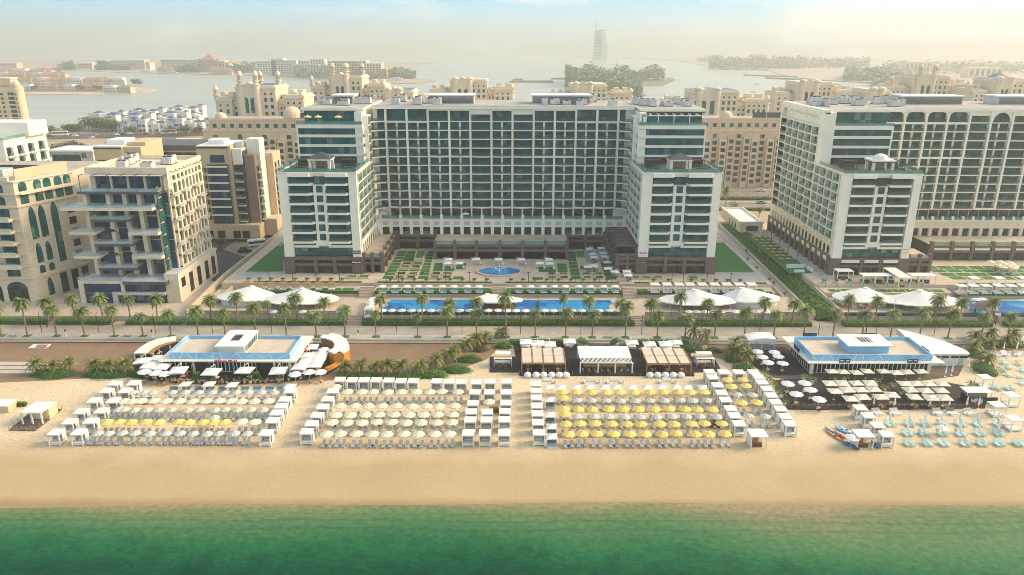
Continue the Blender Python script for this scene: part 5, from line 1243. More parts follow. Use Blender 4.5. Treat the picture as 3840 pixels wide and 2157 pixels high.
t['mast'].tube([(ax + 10 * sc_, Yt + 18, Z_(165)), (ax + 40 * sc_, Yt + 18, Z_(205)), (ax + 56 * sc_, Yt + 10, Z_(235))], 1.2, 'equipment', 5)
for k in range(9): z = 20 + 12.5 * k; mb = MB(); x0 = A('2', 1912, 400, Yt)[0]; mb.box(x0 + 3, Yt - 6, z, x0 + 40, Yt - 2, z + 5, 'glass_green'); t.many('window_row', mb)
t.done()
# roof plant on the hotels
def unit(kind):
 e = empty('air_conditioner', 'x', 'air conditioner', (0, 0, 0)); a = MB(); a.box(-1.3, -1, .15, 1.3, 1, 1.9, 'equipment'); a.box(-1.4, -1.1, 0, 1.4, 1.1, .14, 'dark_metal'); obj('casing', a, e)
 for s in (-1, 1): b = MB(); b.rings([(.5, 1.9), (.5, 2.1)], 'dark_metal', 10, True, (.62 * s, 0)); obj('fan', b, e)
 return Once(e)
AC = unit(0); r_ = random.Random(3); lab = {}
for nm, xa, xb, ya, yb, z, n in (('roof of the left wing', -69, -52, 262, 280, 55.05, 9), ('left half of the main roof', -44, -26, 264, 284, 55, 9), ('right half of the main roof', 6, 36, 264, 284, 55, 14), ('roof of the right wing', 44, 62, 262, 280, 55.05, 14), ('roof of the arched hotel', 106, 140, 264, 284, 55.06, 18), ('roof of the modern stone block', -120, -104, 218, 234, 40.1, 10)):
 ps = sorted((r_.uniform(xa, xb), r_.uniform(ya, yb)) for _ in range(n))
 for k, p in enumerate(ps): AC.put((p[0], p[1], z), r_.choice((0, 1.57)), 'grey air conditioner, %s, on the %s' % (od(k, n), nm), 'air conditioners on the roofs', (r_.uniform(.8, 1.6), r_.uniform(.8, 1.5), r_.uniform(.7, 1.4)))
for nm, f, l, r, Y, lb in (('roof_house', 't3', (1310, 450), (2000, 450), 272, 'long white louvred plant house on the left of the main roof'), ('roof_house', '2', (1440, 745), (1880, 745), 272, 'long white plant house with dark louvres right of the roof centre'), ('roof_house', '3', (1655, 760), (2110, 760), 274, 'white plant house with red pipes on the arched hotel roof'), ('roof_house', '3', (2380, 760), (2700, 760), 274, 'white plant house at the right end of the arched hotel roof'), ('roof_house', '2', (-60, 780), (90, 780), 268, 'small cream plant house on the left wing roof')):
 x0, z1 = A(f, *l, Y); x1 = A(f, *r, Y)[0]; z1 = 55 + 3.2
 t = T(nm, lb, 'plant house', ((x0 + x1) / 2, Y, 55)); t['wall'].box(x0, Y, 55.07, x1, Y + 9, z1 - .4, 'equipment'); t['roof'].prism([(x0 - .6, Y - .6), (x1 + .6, Y - .6), (x1 + .2, Y + 9.5), (x0 - .2, Y + 9.5)], z1 - .4, z1, 'white_roof')
 for k in range(7): t['louvre'].box(x0 + .3, Y - .12, 55.4 + .32 * k, x1 - .3, Y - .01, 55.55 + .32 * k, 'dark_metal')
 t.done()
# pavilions on the wing roof terraces
def gazebo(label, x, y, domed=False):
 t = T('roof_gazebo', label, 'gazebo', (x, y, 37.25)); W = 'white_paint'
 for a in (-1, 1):
  for b in (-1, 1): mb = MB(); mb.box(x + a * 3 - .4, y + b * 2.4 - .4, 37.26, x + a * 3 + .4, y + b * 2.4 + .4, 40.5, W); t.many('post', mb)
 t['roof'].box(x - 3.7, y - 3.1, 40.5, x + 3.7, y + 3.1, 41.0, W)
 if domed: t['roof'].dome((x, y), 2.3, 1.7, 41.01, W, 16, 6); t['roof'].box(x - 3.9, y - 3.3, 40.3, x + 3.9, y + 3.3, 40.49, 'charcoal_paint')
 else:
  for p, q in (((-1, -1), (1, -1)), ((1, -1), (1, 1)), ((1, 1), (-1, 1)), ((-1, 1), (-1, -1))): t['roof'].face([(x + p[0] * 3.9, y + p[1] * 3.3, 41.01), (x + q[0] * 3.9, y + q[1] * 3.3, 41.01), (x, y, 42.9)], 'charcoal_paint')
 t['back_wall'].box(x - 2.5, y + 2.1, 37.26, x + 2.5, y + 2.3, 40.4, 'tan_brown'); t['bench'].box(x - 1.6, y - .5, 37.26, x + 1.6, y + .6, 38.1, 'wood_dark'); t.done()
 for a, s in ((-1, 'left'), (1, 'right')):
  m = MB(); m.box(-2.4, -1.4, 2.3, 2.4, 1.6, 2.45, 'dark_metal'); m.box(-2.2, .4, 0, 2.2, 1.4, .8, 'charcoal_paint'); m.box(-2.3, -1.3, 0, -2.15, -1.15, 2.299, 'dark_metal'); m.box(2.15, -1.3, 0, 2.3, -1.15, 2.299, 'dark_metal'); m.box(-2.3, 1.4, 0, 2.3, 1.55, 2.299, 'dark_metal')
  mesh_thing('shade_lounge', m, 'dark slatted shade with sofa, %s of gazebo on the %s' % (s, label.split(' on the ')[1]), 'shade', (x + a * 7.2, y + 6, 37.26), 'dark shades on the wing terraces', True)
  m = bush_mesh(random.Random(int(x + 90) + a), 2.6, .5, .8, ('leaf_shrub', 'leaf_dark'), 110, .3); mesh_thing('roof_planting', m, 'low green planting, %s of gazebo on the %s' % (s, label.split(' on the ')[1]), 'plants', (x + a * 8, y + 2, 37.26), 'planting on the wing terraces', True)
t = T('roof_pergola', 'white open pergola on the top terrace of the right wing', 'pergola', (53, 251, 50)); 
for k in range(9): t['beam'].box(43.0 + 2.6 * k, 250.2, 53.2, 43.3 + 2.6 * k, 254, 53.5, 'white_paint')
t['beam'].box(42.6, 250.1, 52.9, 64.2, 250.35, 53.19, 'white_paint')
for k in range(5): mb = MB(); mb.box(42.8 + 5.2 * k, 250.1, 50, 43.05 + 5.2 * k, 250.35, 52.89, 'white_paint'); t.many('post', mb)
t.done()
# ---------------------------------------------------------------- kit: plants
def leafcards(mb, pts, size, m, rr, up=.3):
 for p in pts:
  a = rr.uniform(0, 6.28); t = rr.uniform(-1, 1); s = size * rr.uniform(.6, 1.3)
  u = Vector((math.cos(a), math.sin(a), t * .6)).normalized(); v = u.cross(Vector((rr.uniform(-1, 1), rr.uniform(-1, 1), 1 + up))).normalized()
  P = Vector(p)
  mb.face([P - u * s * .5, P + v * s * .35, P + u * s * .5, P - v * s * .35], m if isinstance(m, str) else rr.choice(m))
def palm(kind, seed, h=6.5, cr=2.7, n=42, m='leaf_palm'):
 rr = random.Random(seed); e = empty(kind, 'palm', 'palm tree', (0, 0, 0))
 tk = MB(); pts = []; rad = []
 bend = rr.uniform(-.25, .25); b2 = rr.uniform(-.2, .2)
 for k in range(9):
  t = k / 8; pts.append((bend * t * t, b2 * t * t, h * t))
 for k in range(8):
  r = .24 - .05 * k / 8; tk.tube([pts[k], pts[k + 1]], r * 1.02, 'bark_palm', 7, r * .88)
 cr_ = MB(); top = Vector(pts[-1])
 tk.rings([(.26, h - .7), (.38, h - .2), (.25, h + .2)], 'bark_palm', 8, True, (bend, b2))
 for i in range(n):
  az = i * 2.39996 + rr.uniform(-.2, .2); q = (i + .5) / n
  el = 1.35 - 1.75 * q + rr.uniform(-.12, .12)
  ln = cr * rr.uniform(.85, 1.12) * (1 if q > .15 else .8)
  d = Vector((math.cos(az), math.sin(az), 0)); sd = Vector((-math.sin(az), math.cos(az), 0))
  K = 8; ps = []; ang = el; p = top + Vector((0, 0, .1))
  for k in range(K + 1):
   ps.append(p.copy()); p = p + (d * math.cos(ang) + Vector((0, 0, math.sin(ang)))) * ln / K; ang -= (1.0 + .5 * rr.random()) / K * (1.3 if q < .6 else .9)
  mt = 'leaf_palm_dry' if q > .93 else m
  for k in range(K):
   w = .02; cr_.face([ps[k] - sd * w, ps[k] + sd * w, ps[k + 1] + sd * w, ps[k + 1] - sd * w], mt)
   for s in (-1, 1):
    for g in (0, .33, .66):
     o = ps[k] + (ps[k + 1] - ps[k]) * g; f = (k + g) / K
     L_ = cr * .24 * (math.sin(math.pi * min(1, f * .92 + .12)) ** .6) * rr.uniform(.8, 1.15)
     tg = (ps[k + 1] - ps[k]).normalized()
     tip = o + sd * s * L_ * .8 + tg * L_ * .75 + Vector((0, 0, -.18 * L_ + .12 * L_ * (1 - f)))
     cr_.face([o, o + tg * ln / K * .42, tip], mt)
 obj('trunk', tk, e); obj('crown', cr_, e)
 return Once(e)
def bush_mesh(rr, rx, ry, h, m, n=None, size=.28, inner='leaf_dark'):
 mb = MB(); n = n or int(220 * (rx + ry) * h / 3)
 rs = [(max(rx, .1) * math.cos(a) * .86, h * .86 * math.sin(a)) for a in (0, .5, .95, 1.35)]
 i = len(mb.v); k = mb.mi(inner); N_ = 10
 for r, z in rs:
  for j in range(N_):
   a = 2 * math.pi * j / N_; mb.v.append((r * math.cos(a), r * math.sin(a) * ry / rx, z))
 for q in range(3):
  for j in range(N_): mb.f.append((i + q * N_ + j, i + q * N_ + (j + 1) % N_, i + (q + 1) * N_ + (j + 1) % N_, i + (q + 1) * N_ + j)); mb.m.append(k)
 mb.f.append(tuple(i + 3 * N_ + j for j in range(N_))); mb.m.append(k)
 pts = []
 for _ in range(n):
  a = rr.uniform(0, 6.283); b = math.asin(rr.random() ** .8); s = rr.uniform(.82, 1.06) * (1 + .12 * math.sin(3 * a + rx) + .1 * math.sin(5 * a + 2 * h))
  pts.append((rx * math.cos(a) * math.cos(b) * s, ry * math.sin(a) * math.cos(b) * s, h * math.sin(b) * s))
 leafcards(mb, pts, size, m, rr)
 return mb
def hedge_mesh(rr, x0, x1, y0, y1, h, m=('leaf_hedge', 'leaf_hedge', 'leaf_shrub'), den=26, size=.3):
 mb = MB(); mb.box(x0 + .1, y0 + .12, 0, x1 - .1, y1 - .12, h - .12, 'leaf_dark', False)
 pts = []
 A_ = (x1 - x0) * (y1 - y0)
 for _ in range(int(A_ * den)): pts.append((rr.uniform(x0, x1), rr.uniform(y0, y1), h + rr.uniform(-.14, .1)))
 for _ in range(int((x1 - x0) * h * den * .8)): pts.append((rr.uniform(x0, x1), y0 + rr.uniform(-.08, .14), rr.uniform(.1, h)))
 for _ in range(int((y1 - y0) * h * den * .5)): pts.append((rr.choice((x0, x1)), rr.uniform(y0, y1), rr.uniform(.1, h)))
 leafcards(mb, pts, size, m, rr)
 return mb
def tree(kind, seed, h, r, m='leaf_tree', n=1500, size=.55, flat=.75):
 rr = random.Random(seed); e = empty(kind, 'tree', 'tree', (0, 0, 0))
 tk = MB(); tk.tube([(0, 0, 0), (.1, .05, h * .35), (.05, .1, h * .6)], .06 * h * .5, 'bark', 7, .02 * h * .5)
 cl = []
 for k in range(9):
  a = k * 2.4; q = rr.uniform(.25, .75); c = (r * q * math.cos(a), r * q * math.sin(a), h * rr.uniform(.55, .85)); cl.append((c, r * rr.uniform(.35, .55)))
  tk.tube([(0, 0, h * .3), (c[0] * .5, c[1] * .5, h * .52), c], .02 * h * .5, 'bark', 5, .008 * h * .5)
 cl.append(((0, 0, h * .8), r * .5))
 cr_ = MB(); pts = []
 for _ in range(n):
  c, q = rr.choice(cl); v = Vector((rr.gauss(0, 1), rr.gauss(0, 1), rr.gauss(0, 1))).normalized() * q * rr.uniform(.55, 1.05)
  pts.append((c[0] + v.x, c[1] + v.y, c[2] + v.z * flat))
 leafcards(cr_, pts, size, m, rr)
 obj('trunk', tk, e); obj('crown', cr_, e)
 return Once(e)
# ---------------------------------------------------------------- kit: parasols, loungers, daybeds
def parasol(name, cloth, n=8, r=1.18, h=2.45, rise=.46, pole='plastic_white'):
 p = MB(); p.tube([(0, 0, 0), (0, 0, h - .05)], .035, pole, 6); p.rings([(.32, 0), (.32, .07)], 'plastic_white', 8, True); p.rings([(.05, h + .0), (.015, h + .16)], pole, 6)
 o = obj(name, p); c = MB(); k = c.mi(cloth)
 R_ = [(0, h), (r * .5, h - rise * .42), (r, h - rise)]
 for j in range(n):
  a0, a1 = 2 * math.pi * (j + .5) / n, 2 * math.pi * (j + 1.5) / n; am = (a0 + a1) / 2
  P = lambda rad, z, a, s=1: (rad * s * math.cos(a), rad * s * math.sin(a), z)
  c.face([P(0, h, 0), P(R_[1][0], R_[1][1], a0), P(R_[1][0] * math.cos((a1 - a0) / 2), R_[1][1] - .03, am), P(R_[1][0], R_[1][1], a1)], cloth)
  c.face([P(R_[1][0], R_[1][1], a0), P(r, h - rise, a0), P(r * math.cos((a1 - a0) / 2) * .97, h - rise - .0, am), P(R_[1][0] * math.cos((a1 - a0) / 2), R_[1][1] - .03, am)], cloth)
  c.face([P(R_[1][0] * math.cos((a1 - a0) / 2), R_[1][1] - .03, am), P(r * math.cos((a1 - a0) / 2) * .97, h - rise, am), P(r, h - rise, a1), P(R_[1][0], R_[1][1], a1)], cloth)
  c.face([P(r, h - rise, a0), P(r, h - rise - .13, a0), P(r * math.cos((a1 - a0) / 2) * .97, h - rise - .12, am), P(r * math.cos((a1 - a0) / 2) * .97, h - rise, am)], cloth)
  c.face([P(r * math.cos((a1 - a0) / 2) * .97, h - rise, am), P(r * math.cos((a1 - a0) / 2) * .97, h - rise - .12, am), P(r, h - rise - .13, a1), P(r, h - rise, a1)], cloth)
 obj('canopy', c, o); return Once(o)
def cantilever(name, cloth, r=1.9, h=2.7, rise=.45):
 p = MB(); p.tube([(0, r + .35, 0), (0, r + .35, h + .25), (0, .0, h + .45)], .06, 'plastic_white', 6); p.box(-.45, r - .1, 0, .45, r + .8, .12, 'plastic_white'); p.tube([(0, 0, h + .45), (0, 0, h - .1)], .03, 'plastic_white', 5)
 o = obj(name, p); c = MB(); q = [(-r, -r), (r, -r), (r, r), (-r, r)]
 for j in range(4):
  a, b = q[j], q[(j + 1) % 4]; m_ = ((a[0] + b[0]) / 2 * .97, (a[1] + b[1]) / 2 * .97)
  c.face([(0, 0, h), (*a, h - rise), (*m_, h - rise + .06)], cloth); c.face([(0, 0, h), (*m_, h - rise + .06), (*b, h - rise)], cloth)
  c.face([(*a, h - rise), (*a, h - rise - .16), (*b, h - rise - .16), (*b, h - rise)], cloth)
 obj('canopy', c, o); return Once(o)
def closed_parasol(name, cloth):
 p = MB(); p.tube([(0, 0, 0), (0, 0, 2.9)], .035, 'plastic_white', 6); p.rings([(.3, 0), (.3, .08)], 'plastic_white', 8)
 o = obj(name, p); c = MB(); c.rings([(.06, 2.85), (.13, 2.4), (.2, 1.5), (.26, 1.05), (.12, .95)], cloth, 8); obj('canopy', c, o); return Once(o)
def lounger(cloth, name='sun_lounger', wide=.3):
 f = MB()
 for s in (-1, 1): f.box(s * wide - .03, -.95, .26, s * wide + .03, .95, .32, 'plastic_white'); f.box(s * wide - .03, -.9, 0, s * wide + .03, -.82, .26, 'plastic_white'); f.box(s * wide - .03, .55, 0, s * wide + .03, .63, .26, 'plastic_white')
 o = obj(name, f)
 s = MB(); s.box(-wide - .02, -.97, .33, wide + .02, .32, .42, cloth); obj('seat', s, o)
 b = MB(); b.loft([[(-wide - .02, .33, .36), (wide + .02, .33, .36)], [(-wide - .02, .95, .86), (wide + .02, .95, .86)], [(-wide - .02, .90, .93), (wide + .02, .90, .93)], [(-wide - .02, .29, .43), (wide + .02, .29, .43)]], cloth)
 b.face([(-wide - .02, .33, .36), (-wide - .02, .95, .86), (-wide - .02, .90, .93), (-wide - .02, .29, .43)], cloth); b.face([(wide + .02, .33, .36), (wide + .02, .95, .86), (wide + .02, .90, .93), (wide + .02, .29, .43)], cloth)
 obj('backrest', b, o); return Once(o)
def cabana(name='cabana', w=1.15, h=2.35, back=True, bed='cushion_pale'):
 f = MB()
 for a in (-1, 1):
  for b in (-1, 1): f.box(a * w - .05, b * w - .05, 0, a * w + .05, b * w + .05, h, 'plastic_white')
 for b in (-1, 1): f.box(-w + .05, b * w - .05, h - .12, w - .05, b * w + .05, h - .003, 'plastic_white')
 for a in (-1, 1): f.box(a * w - .05, -w + .05, h - .12, a * w + .05, w - .05, h - .003, 'plastic_white')
 o = obj(name, f)
 c = MB(); c.box(-w - .12, -w - .12, h, w + .12, w + .12, h + .1, 'canvas_white')
 for k in range(6): c.box(-w - .12, -w + .1 + k * w * .36, h + .1, w + .12, -w + .16 + k * w * .36, h + .125, 'curtain_white')
 obj('canopy', c, o)
 d = MB(); d.box(-w + .06, -w + .1, .12, w - .06, w - .06, .3, 'plastic_white'); d.box(-w + .1, -w + .15, .3, w - .1, w - .1, .48, bed); d.box(-w + .2, w - .5, .48, w - .2, w - .12, .7, 'cushion_pale'); obj('daybed', d, o)
 q = MB()
 if back:
  n = 10
  for s in (-1, 1): q.loft([[(s * w, -w * .1 + (w * 1.05) * k / n, .1) for k in range(n + 1)], [(s * (w + .03 * (-1) ** k), -w * .1 + (w * 1.05) * k / n, h - .14) for k in range(n + 1)]], 'curtain_white')
  q.loft([[(-w + 2 * w * k / n, w + .02, .1) for k in range(n + 1)], [(-w + 2 * w * k / n, w + .03 * (-1) ** k, h - .14) for k in range(n + 1)]], 'curtain_white')
 for a in (-1, 1): q.box(a * w - .09, -w - .09, .05, a * w + .09, -w + .06, h - .14, 'curtain_white')
 obj('curtain', q, o); return Once(o)
def double_bed(name, cloth):
 f = MB(); f.box(-.95, -1.05, 0, .95, 1.05, .3, 'plastic_white'); f.box(-1.35, -.4, .0, -1.0, .2, .42, 'plastic_white'); o = obj(name, f)
 for s in (-1, 1): m = MB(); m.box(s * .47 - .44, -1.0, .3, s * .47 + .44, .45, .46, cloth); obj('mattress', m, o)
 b = MB(); b.loft([[(-.92, .46, .34), (.92, .46, .34)], [(-.92, 1.05, .85), (.92, 1.05, .85)], [(-.92, .98, .95), (.92, .98, .95)], [(-.92, .42, .5), (.92, .42, .5)]], cloth, True); obj('backrest', b, o); return Once(o)
def chair(name, m, h=.45):
 o = MB()
 for a in (-1, 1):
  for b in (-1, 1): o.box(a * .2 - .025, b * .2 - .025, 0, a * .2 + .025, b * .2 + .025, h - .003 if b < 0 else h + .42, m)
 c = obj(name, o); s = MB(); s.box(-.24, -.24, h, .24, .18, h + .06, m); obj('seat', s, c); k = MB(); k.box(-.17, .185, h + .1, .17, .22, h + .42, m); obj('backrest', k, c); return Once(c)
def table(name, m, r=.42, n=4, h=.74):
 o = MB(); o.rings([(.25, 0), (.25, .04)], 'dark_metal', 8); o.tube([(0, 0, .04), (0, 0, h - .05)], .04, 'dark_metal', 6); c = obj(name, o); t_ = MB(); t_.rings([(r * (1.4 if n == 4 else 1), h - .05), (r * (1.4 if n == 4 else 1), h)], m, n, True, (0, 0), n == 4); obj('table_top', t_, c); return Once(c)
def pot_plant(name, potm, r=.38, h=.6, kind='cone', ph=1.1, m='leaf_shrub', seed=1):
 rr = random.Random(seed); p = MB(); p.rings([(r * .72, 0), (r, h), (r * .86, h), (r * .82, h - .08)], potm, 10); o = obj(name, p); f = MB(); pts = []
 if kind == 'cone':
  f.rings([(r * .8, h), (r * .9, h + ph * .25), (.03, h + ph)], 'leaf_dark', 8)
  for _ in range(130): q = rr.random(); a = rr.uniform(0, 6.28); s = r * 1.05 * (1 - q) * 1.1; pts.append((s * math.cos(a), s * math.sin(a), h + .05 + ph * q))
  leafcards(f, pts, .22, m, rr)
 elif kind == 'round':
  f = moved(bush_mesh(rr, r * 1.25, r * 1.25, ph, m, 110, .22), 0, 0, h)
 else:
  for i in range(16):
   a = i * 2.4; e1 = .9 - 1.2 * (i / 16); p0 = Vector((0, 0, h)); d = Vector((math.cos(a), math.sin(a), 0)); s = Vector((-d.y, d.x, 0))
   p1 = p0 + (d * math.cos(e1) + Vector((0, 0, math.sin(e1) + .3))) * ph * .6; p2 = p1 + (d * .9 + Vector((0, 0, -.35))) * ph * .5
   f.face([p0, p1 + s * .14, p2, p1 - s * .14], m)
 obj('plant', f, o); return Once(o)
YEL = parasol('beach_umbrella', 'canvas_yellow'); CRM = parasol('beach_umbrella', 'canvas_cream'); STR = parasol('beach_umbrella', 'canvas_striped'); WHT = parasol('parasol', 'canvas_white', 8, 1.4, 2.5, .5)
SQW = cantilever('cantilever_umbrella', 'canvas_white', 1.55); SQB = parasol('square_parasol', 'canvas_beige', 4, 2.15, 2.8, .5); SQS = parasol('square_parasol', 'canvas_white', 4, 1.75, 2.4, .55)
CLW = closed_parasol('closed_parasol', 'canvas_white'); CLT = closed_parasol('closed_parasol', 'canvas_teal')
LG = lounger('sling_grey'); LBL = lounger('sling_blue'); DBL = double_bed('double_daybed', 'cushion_blue'); DBW = double_bed('double_daybed', 'cushion_pale'); CAB = cabana('cabana', .86, 1.95); TCB = cabana('terrace_cabana', 1.25, 2.5, False)
PCH = chair('pool_chair', 'wood_pale'); CHW = chair('dining_chair', 'plastic_white'); CHB = chair('dining_chair', 'wood_pale'); CHD = chair('dining_chair', 'cushion_dark'); CHG = chair('bar_stool', 'chair_green', .72); CHO = chair('dining_chair', 'chair_orange')
TBW = table('dining_table', 'wood_pale'); TBR = table('dining_table', 'wood_pale', .45, 12); TBP = table('dining_table', 'plastic_white'); STB = table('side_table', 'plastic_white', .2, 8, .45)
PTC = pot_plant('potted_cypress', 'pot_white', .33, .55, 'cone', 1.3); PTP = pot_plant('potted_palm', 'pot_white', .5, .8, 'palm', 1.5, 'leaf_coco'); PTS = pot_plant('planter_pot', 'pot_sand', .6, .55, 'round', .4, 'leaf_shrub', 4)
HT = {'canvas': 2.2}
def umb(proto, f, x, y, zb, label, group=None, h=2.2, rz=0, sc=None):
 p = G(f, x, y, zb + h * (sc or 1)); o = proto.put((p[0], p[1], zb), rz, label, group, sc); o.rotation_euler[0], o.rotation_euler[1] = rnd.uniform(-.035, .035), rnd.uniform(-.035, .035); return p
def seats(p, zb, tb, ch, where, group, n=3, d=.75, rz=0, first=True):
 "a table and its chairs"
 tb.put((p[0], p[1], zb), rz, 'table ' + where, 'tables ' + group)
 nm = ('seaward', 'right', 'inland', 'left')
 for k in range(n):
  a = rz + math.pi / 2 * k - math.pi / 2
  ch.put((p[0] + d * math.cos(a), p[1] + d * math.sin(a), zb), a - math.pi / 2, '%s chair at table %s' % (nm[k], where), 'chairs ' + group)
# ---------------------------------------------------------------- pool level, terrace, plaza
def membrane(mb, cx, cy, rx, ry, zr, px, py, zp, m='canvas_white', n=40, k=7, pw=1.3, tilt=0., cut=None):
 rows = []
 for q in range(k + 1):
  s = q / k; row = []
  for j in range(n):
   a = 2 * math.pi * j / n
   ex, ey = cx + rx * math.cos(a), cy + ry * math.sin(a)
   if cut: ex = min(ex, cut[1] + cut[2] * (ey - cy)) if cut[0] > 0 else max(ex, cut[1] + cut[2] * (ey - cy))
   zz = zr + tilt * math.cos(a) + .06 * math.cos(8 * a)
   row.append((ex + (px - ex) * s * .93, ey + (py - ey) * s * .93, zz + (zp - zz) * (s ** pw)))
  rows.append(row)
 rows.insert(0, [(x, y, z - .3) for x, y, z in rows[0]])
 mb.loft(rows, m, True); mb.rings([(.75, zp - .25), (.75, zp + .05), (.5, zp + .08)], m, 12, True, (px, py))
def tentpav(label, ov, sw, wall, floor, mural=False):
 t = T('tent_pavilion', label, 'pavilion', (ov[0], ov[1], 2.5))
 membrane(t['canopy'], *ov); membrane(t['canopy_wing'], *sw)
 w = t['wall']; n = 16
 cx, cy, rx, ry = ov[:4]
 rows = [[(cx + rx * .9 * math.cos(math.pi * (1 + k / n)), cy + ry * .85 * math.sin(math.pi * (1 + k / n)), z) for k in range(n + 1)] for z in (2.5, ov[4] + .1)]
 w.loft(rows, 'mural' if mural else 'villa_white')
 w.loft([[(cx + rx * .85 * math.cos(math.pi * (k / n)), cy + ry * .8 * math.sin(math.pi * (k / n)), z) for k in range(n + 1)] for z in (2.5, ov[4])], 'villa_white')
 for k in range(6):
  x = sw[0] - sw[2] * .75 + sw[2] * 1.5 * k / 5
  for dy in (-.55, .5): mb = MB(); mb.box(x - .08, sw[1] + sw[3] * dy, 2.5, x + .08, sw[1] + sw[3] * dy + .15, sw[4] + .8, 'plastic_white'); t.many('post', mb)
 t['bar_counter'].box(sw[0] - sw[2] * .5, sw[1], 2.5, sw[0] + sw[2] * .5, sw[1] + .8, 3.6, 'wood_dark'); t['back_wall'].box(sw[0] - sw[2] * .6, sw[1] + sw[3] * .55, 2.5, sw[0] + sw[2] * .6, sw[1] + sw[3] * .6, 4.6, 'tan_brown')
 return t.done()
# (cx, cy, rx, ry, rim z, peak x, peak y, peak z)
tentpav('white twin-peaked tent pavilion beside the pool, leftmost of three', (-78.4, 207.6, 8.6, 5.0, 4.6, -76.9, 208.6, 7.2, 'canvas_white', 40, 7, 1.0, 0, (1, -70.6, .55)), (-62.3, 205.6, 11.6, 5.2, 4.5, -61.2, 205.4, 7.6), None, None)
tentpav('white twin-peaked tent pavilion beside the pool, middle of three', (70.6, 207.6, 8.6, 5.0, 4.6, 67.8, 208.4, 7.2, 'canvas_white', 40, 7, 1.0, 0, (-1, 62.8, -.55)), (54.6, 205.6, 11.6, 5.2, 4.5, 53.2, 205.4, 7.6), None, None)
tentpav('white twin-peaked tent pavilion with painted mural wall, rightmost of three', (103.2, 207.6, 8.4, 5.2, 4.8, 104.5, 208.2, 7.4, 'canvas_white', 40, 7, 1.0), (120.0, 205.4, 12.2, 5.2, 4.6, 118.9, 205.4, 7.6), None, None, True)
t = T('pool_bar', 'white oval canopy bar standing in the middle of the pool', 'bar', (-4.1, 203.8, 2.5))
membrane(t['canopy'], -4.1, 203.9, 7.3, 2.9, 4.9, -7.2, 206.0, 5.9, 'canvas_white', 40, 5, .7, .0)
t['counter'].rings([(4.6, 2.4), (4.6, 3.3), (4.3, 3.4)], 'wood_dark', 24, True, (-3.6, 203.6)); t['back_bar'].box(-6, 203.6, 3.41, -1, 204.4, 4.7, 'wood_warm')
for k in range(8): a = math.pi / 4 * k; mb = MB(); mb.tube([(-3.8 + 3.9 * math.cos(a), 203.7 + 1.9 * math.sin(a), 3.4), (-3.8 + 3.9 * math.cos(a), 203.7 + 1.9 * math.sin(a), 4.9)], .07, 'dark_metal', 6); t.many('post', mb)
t.done()
m = MB(); P_ = [(-38, 200.2), (27.4, 200.2), (29.2, 202.4), (28.2, 204.5), (30.2, 207), (29.4, 210.4), (-36.2, 210.4), (-37.6, 208), (-36.6, 205), (-38.4, 203)]
m.poly(P_, 2.53, 'pool_water'); struct('pool', m)
m = MB()
for a, b in zip(P_, P_[1:] + P_[:1]): m.obox(((a[0] + b[0]) / 2, (a[1] + b[1]) / 2), (b[0] - a[0], b[1] - a[1]), math.hypot(b[0] - a[0], b[1] - a[1]) / 2 + .2, .25, 2.45, 2.6, 'kerb_stone')
struct('pool_coping', m)
m = MB(); m.poly([(133, 199.8), (230, 199.8), (230, 210.6), (131, 210.6)], 2.53, 'pool_water'); struct('pool', m)
# glass balustrades and hanging plants along the levels
for k, (x0, x1) in enumerate(((-91, -46.6), (-42, 33.4), (37.6, 83), (93, 133.6), (138.4, 228))):
 nm = ('left tent pavilion', 'middle pool', 'middle tent pavilion', 'mural pavilion', 'right pool')[k]
 m = MB(); m.box(x0, 197.15, 2.5, x1, 197.2, 3.6, 'rail_glass_dark'); m.box(x0, 197.12, 3.6, x1, 197.23, 3.66, 'frame_dark')
 for i in range(int((x1 - x0) / 2.5)): m.box(x0 + 2.5 * i, 197.1, 2.5, x0 + .06 + 2.5 * i, 197.14, 3.6, 'frame_dark')
 mesh_thing('glass_balustrade', m, 'green glass balustrade in front of the ' + nm, 'balustrade', (x0, 197.1, 2.5), 'glass balustrades along the pool level')
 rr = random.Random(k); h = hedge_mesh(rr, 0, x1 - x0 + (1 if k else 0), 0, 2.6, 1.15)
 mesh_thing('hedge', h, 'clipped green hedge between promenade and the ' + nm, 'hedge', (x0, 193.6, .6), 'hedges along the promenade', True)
 if k in (1, 3, 4):
  h = hedge_mesh(rr, 0, (x1 - x0) - 1, 0, .5, .9, ('leaf_shrub', 'leaf_dark'), 18); mesh_thing('planting', h, 'low planting behind the glass balustrade of the ' + nm, 'plants', (x0 + .5, 197.4, 2.5), None, True)
rr = random.Random(5)
for k, (x0, x1, lb) in enumerate(((-41.8, -6.2, 'left of the middle steps'), (-2, 33.4, 'right of the middle steps'), (-80, -46.6, 'behind the left tents'), (38, 79, 'behind the middle tents'), (138.4, 200, 'of the right pool'))):
 h = hedge_mesh(rr, 0, x1 - x0, 0, .7, 1., ('leaf_shrub', 'leaf_shrub', 'leaf_dark'), 22, .26); mesh_thing('hanging_plants', h, 'trailing green plants along the terrace wall ' + lb, 'plants', (x0, 213.2, 3.3), 'trailing plants on the terrace walls', True)
 h = hedge_mesh(rr, 0, x1 - x0, 0, .8, .8, ('leaf_shrub', 'leaf_hedge'), 16, .28); mesh_thing('hedge', h, 'low hedge behind the terrace loungers ' + lb, 'hedge', (x0, 218.9, 4.6), 'low hedges behind the terrace', True)
for k, (x, g) in enumerate([(-99, 'left of the ramp'), (-119, 'before the modern stone block'), (-143, 'before the pointed-arch block'), (-170, 'at the far left')]):
 h = hedge_mesh(rr, 0, 16 if k < 2 else 22, 0, 2.6, 1.15); mesh_thing('hedge', h, 'clipped green hedge beside the promenade ' + g, 'hedge', (x - 9, 193.6, .6), 'hedges along the promenade', True)
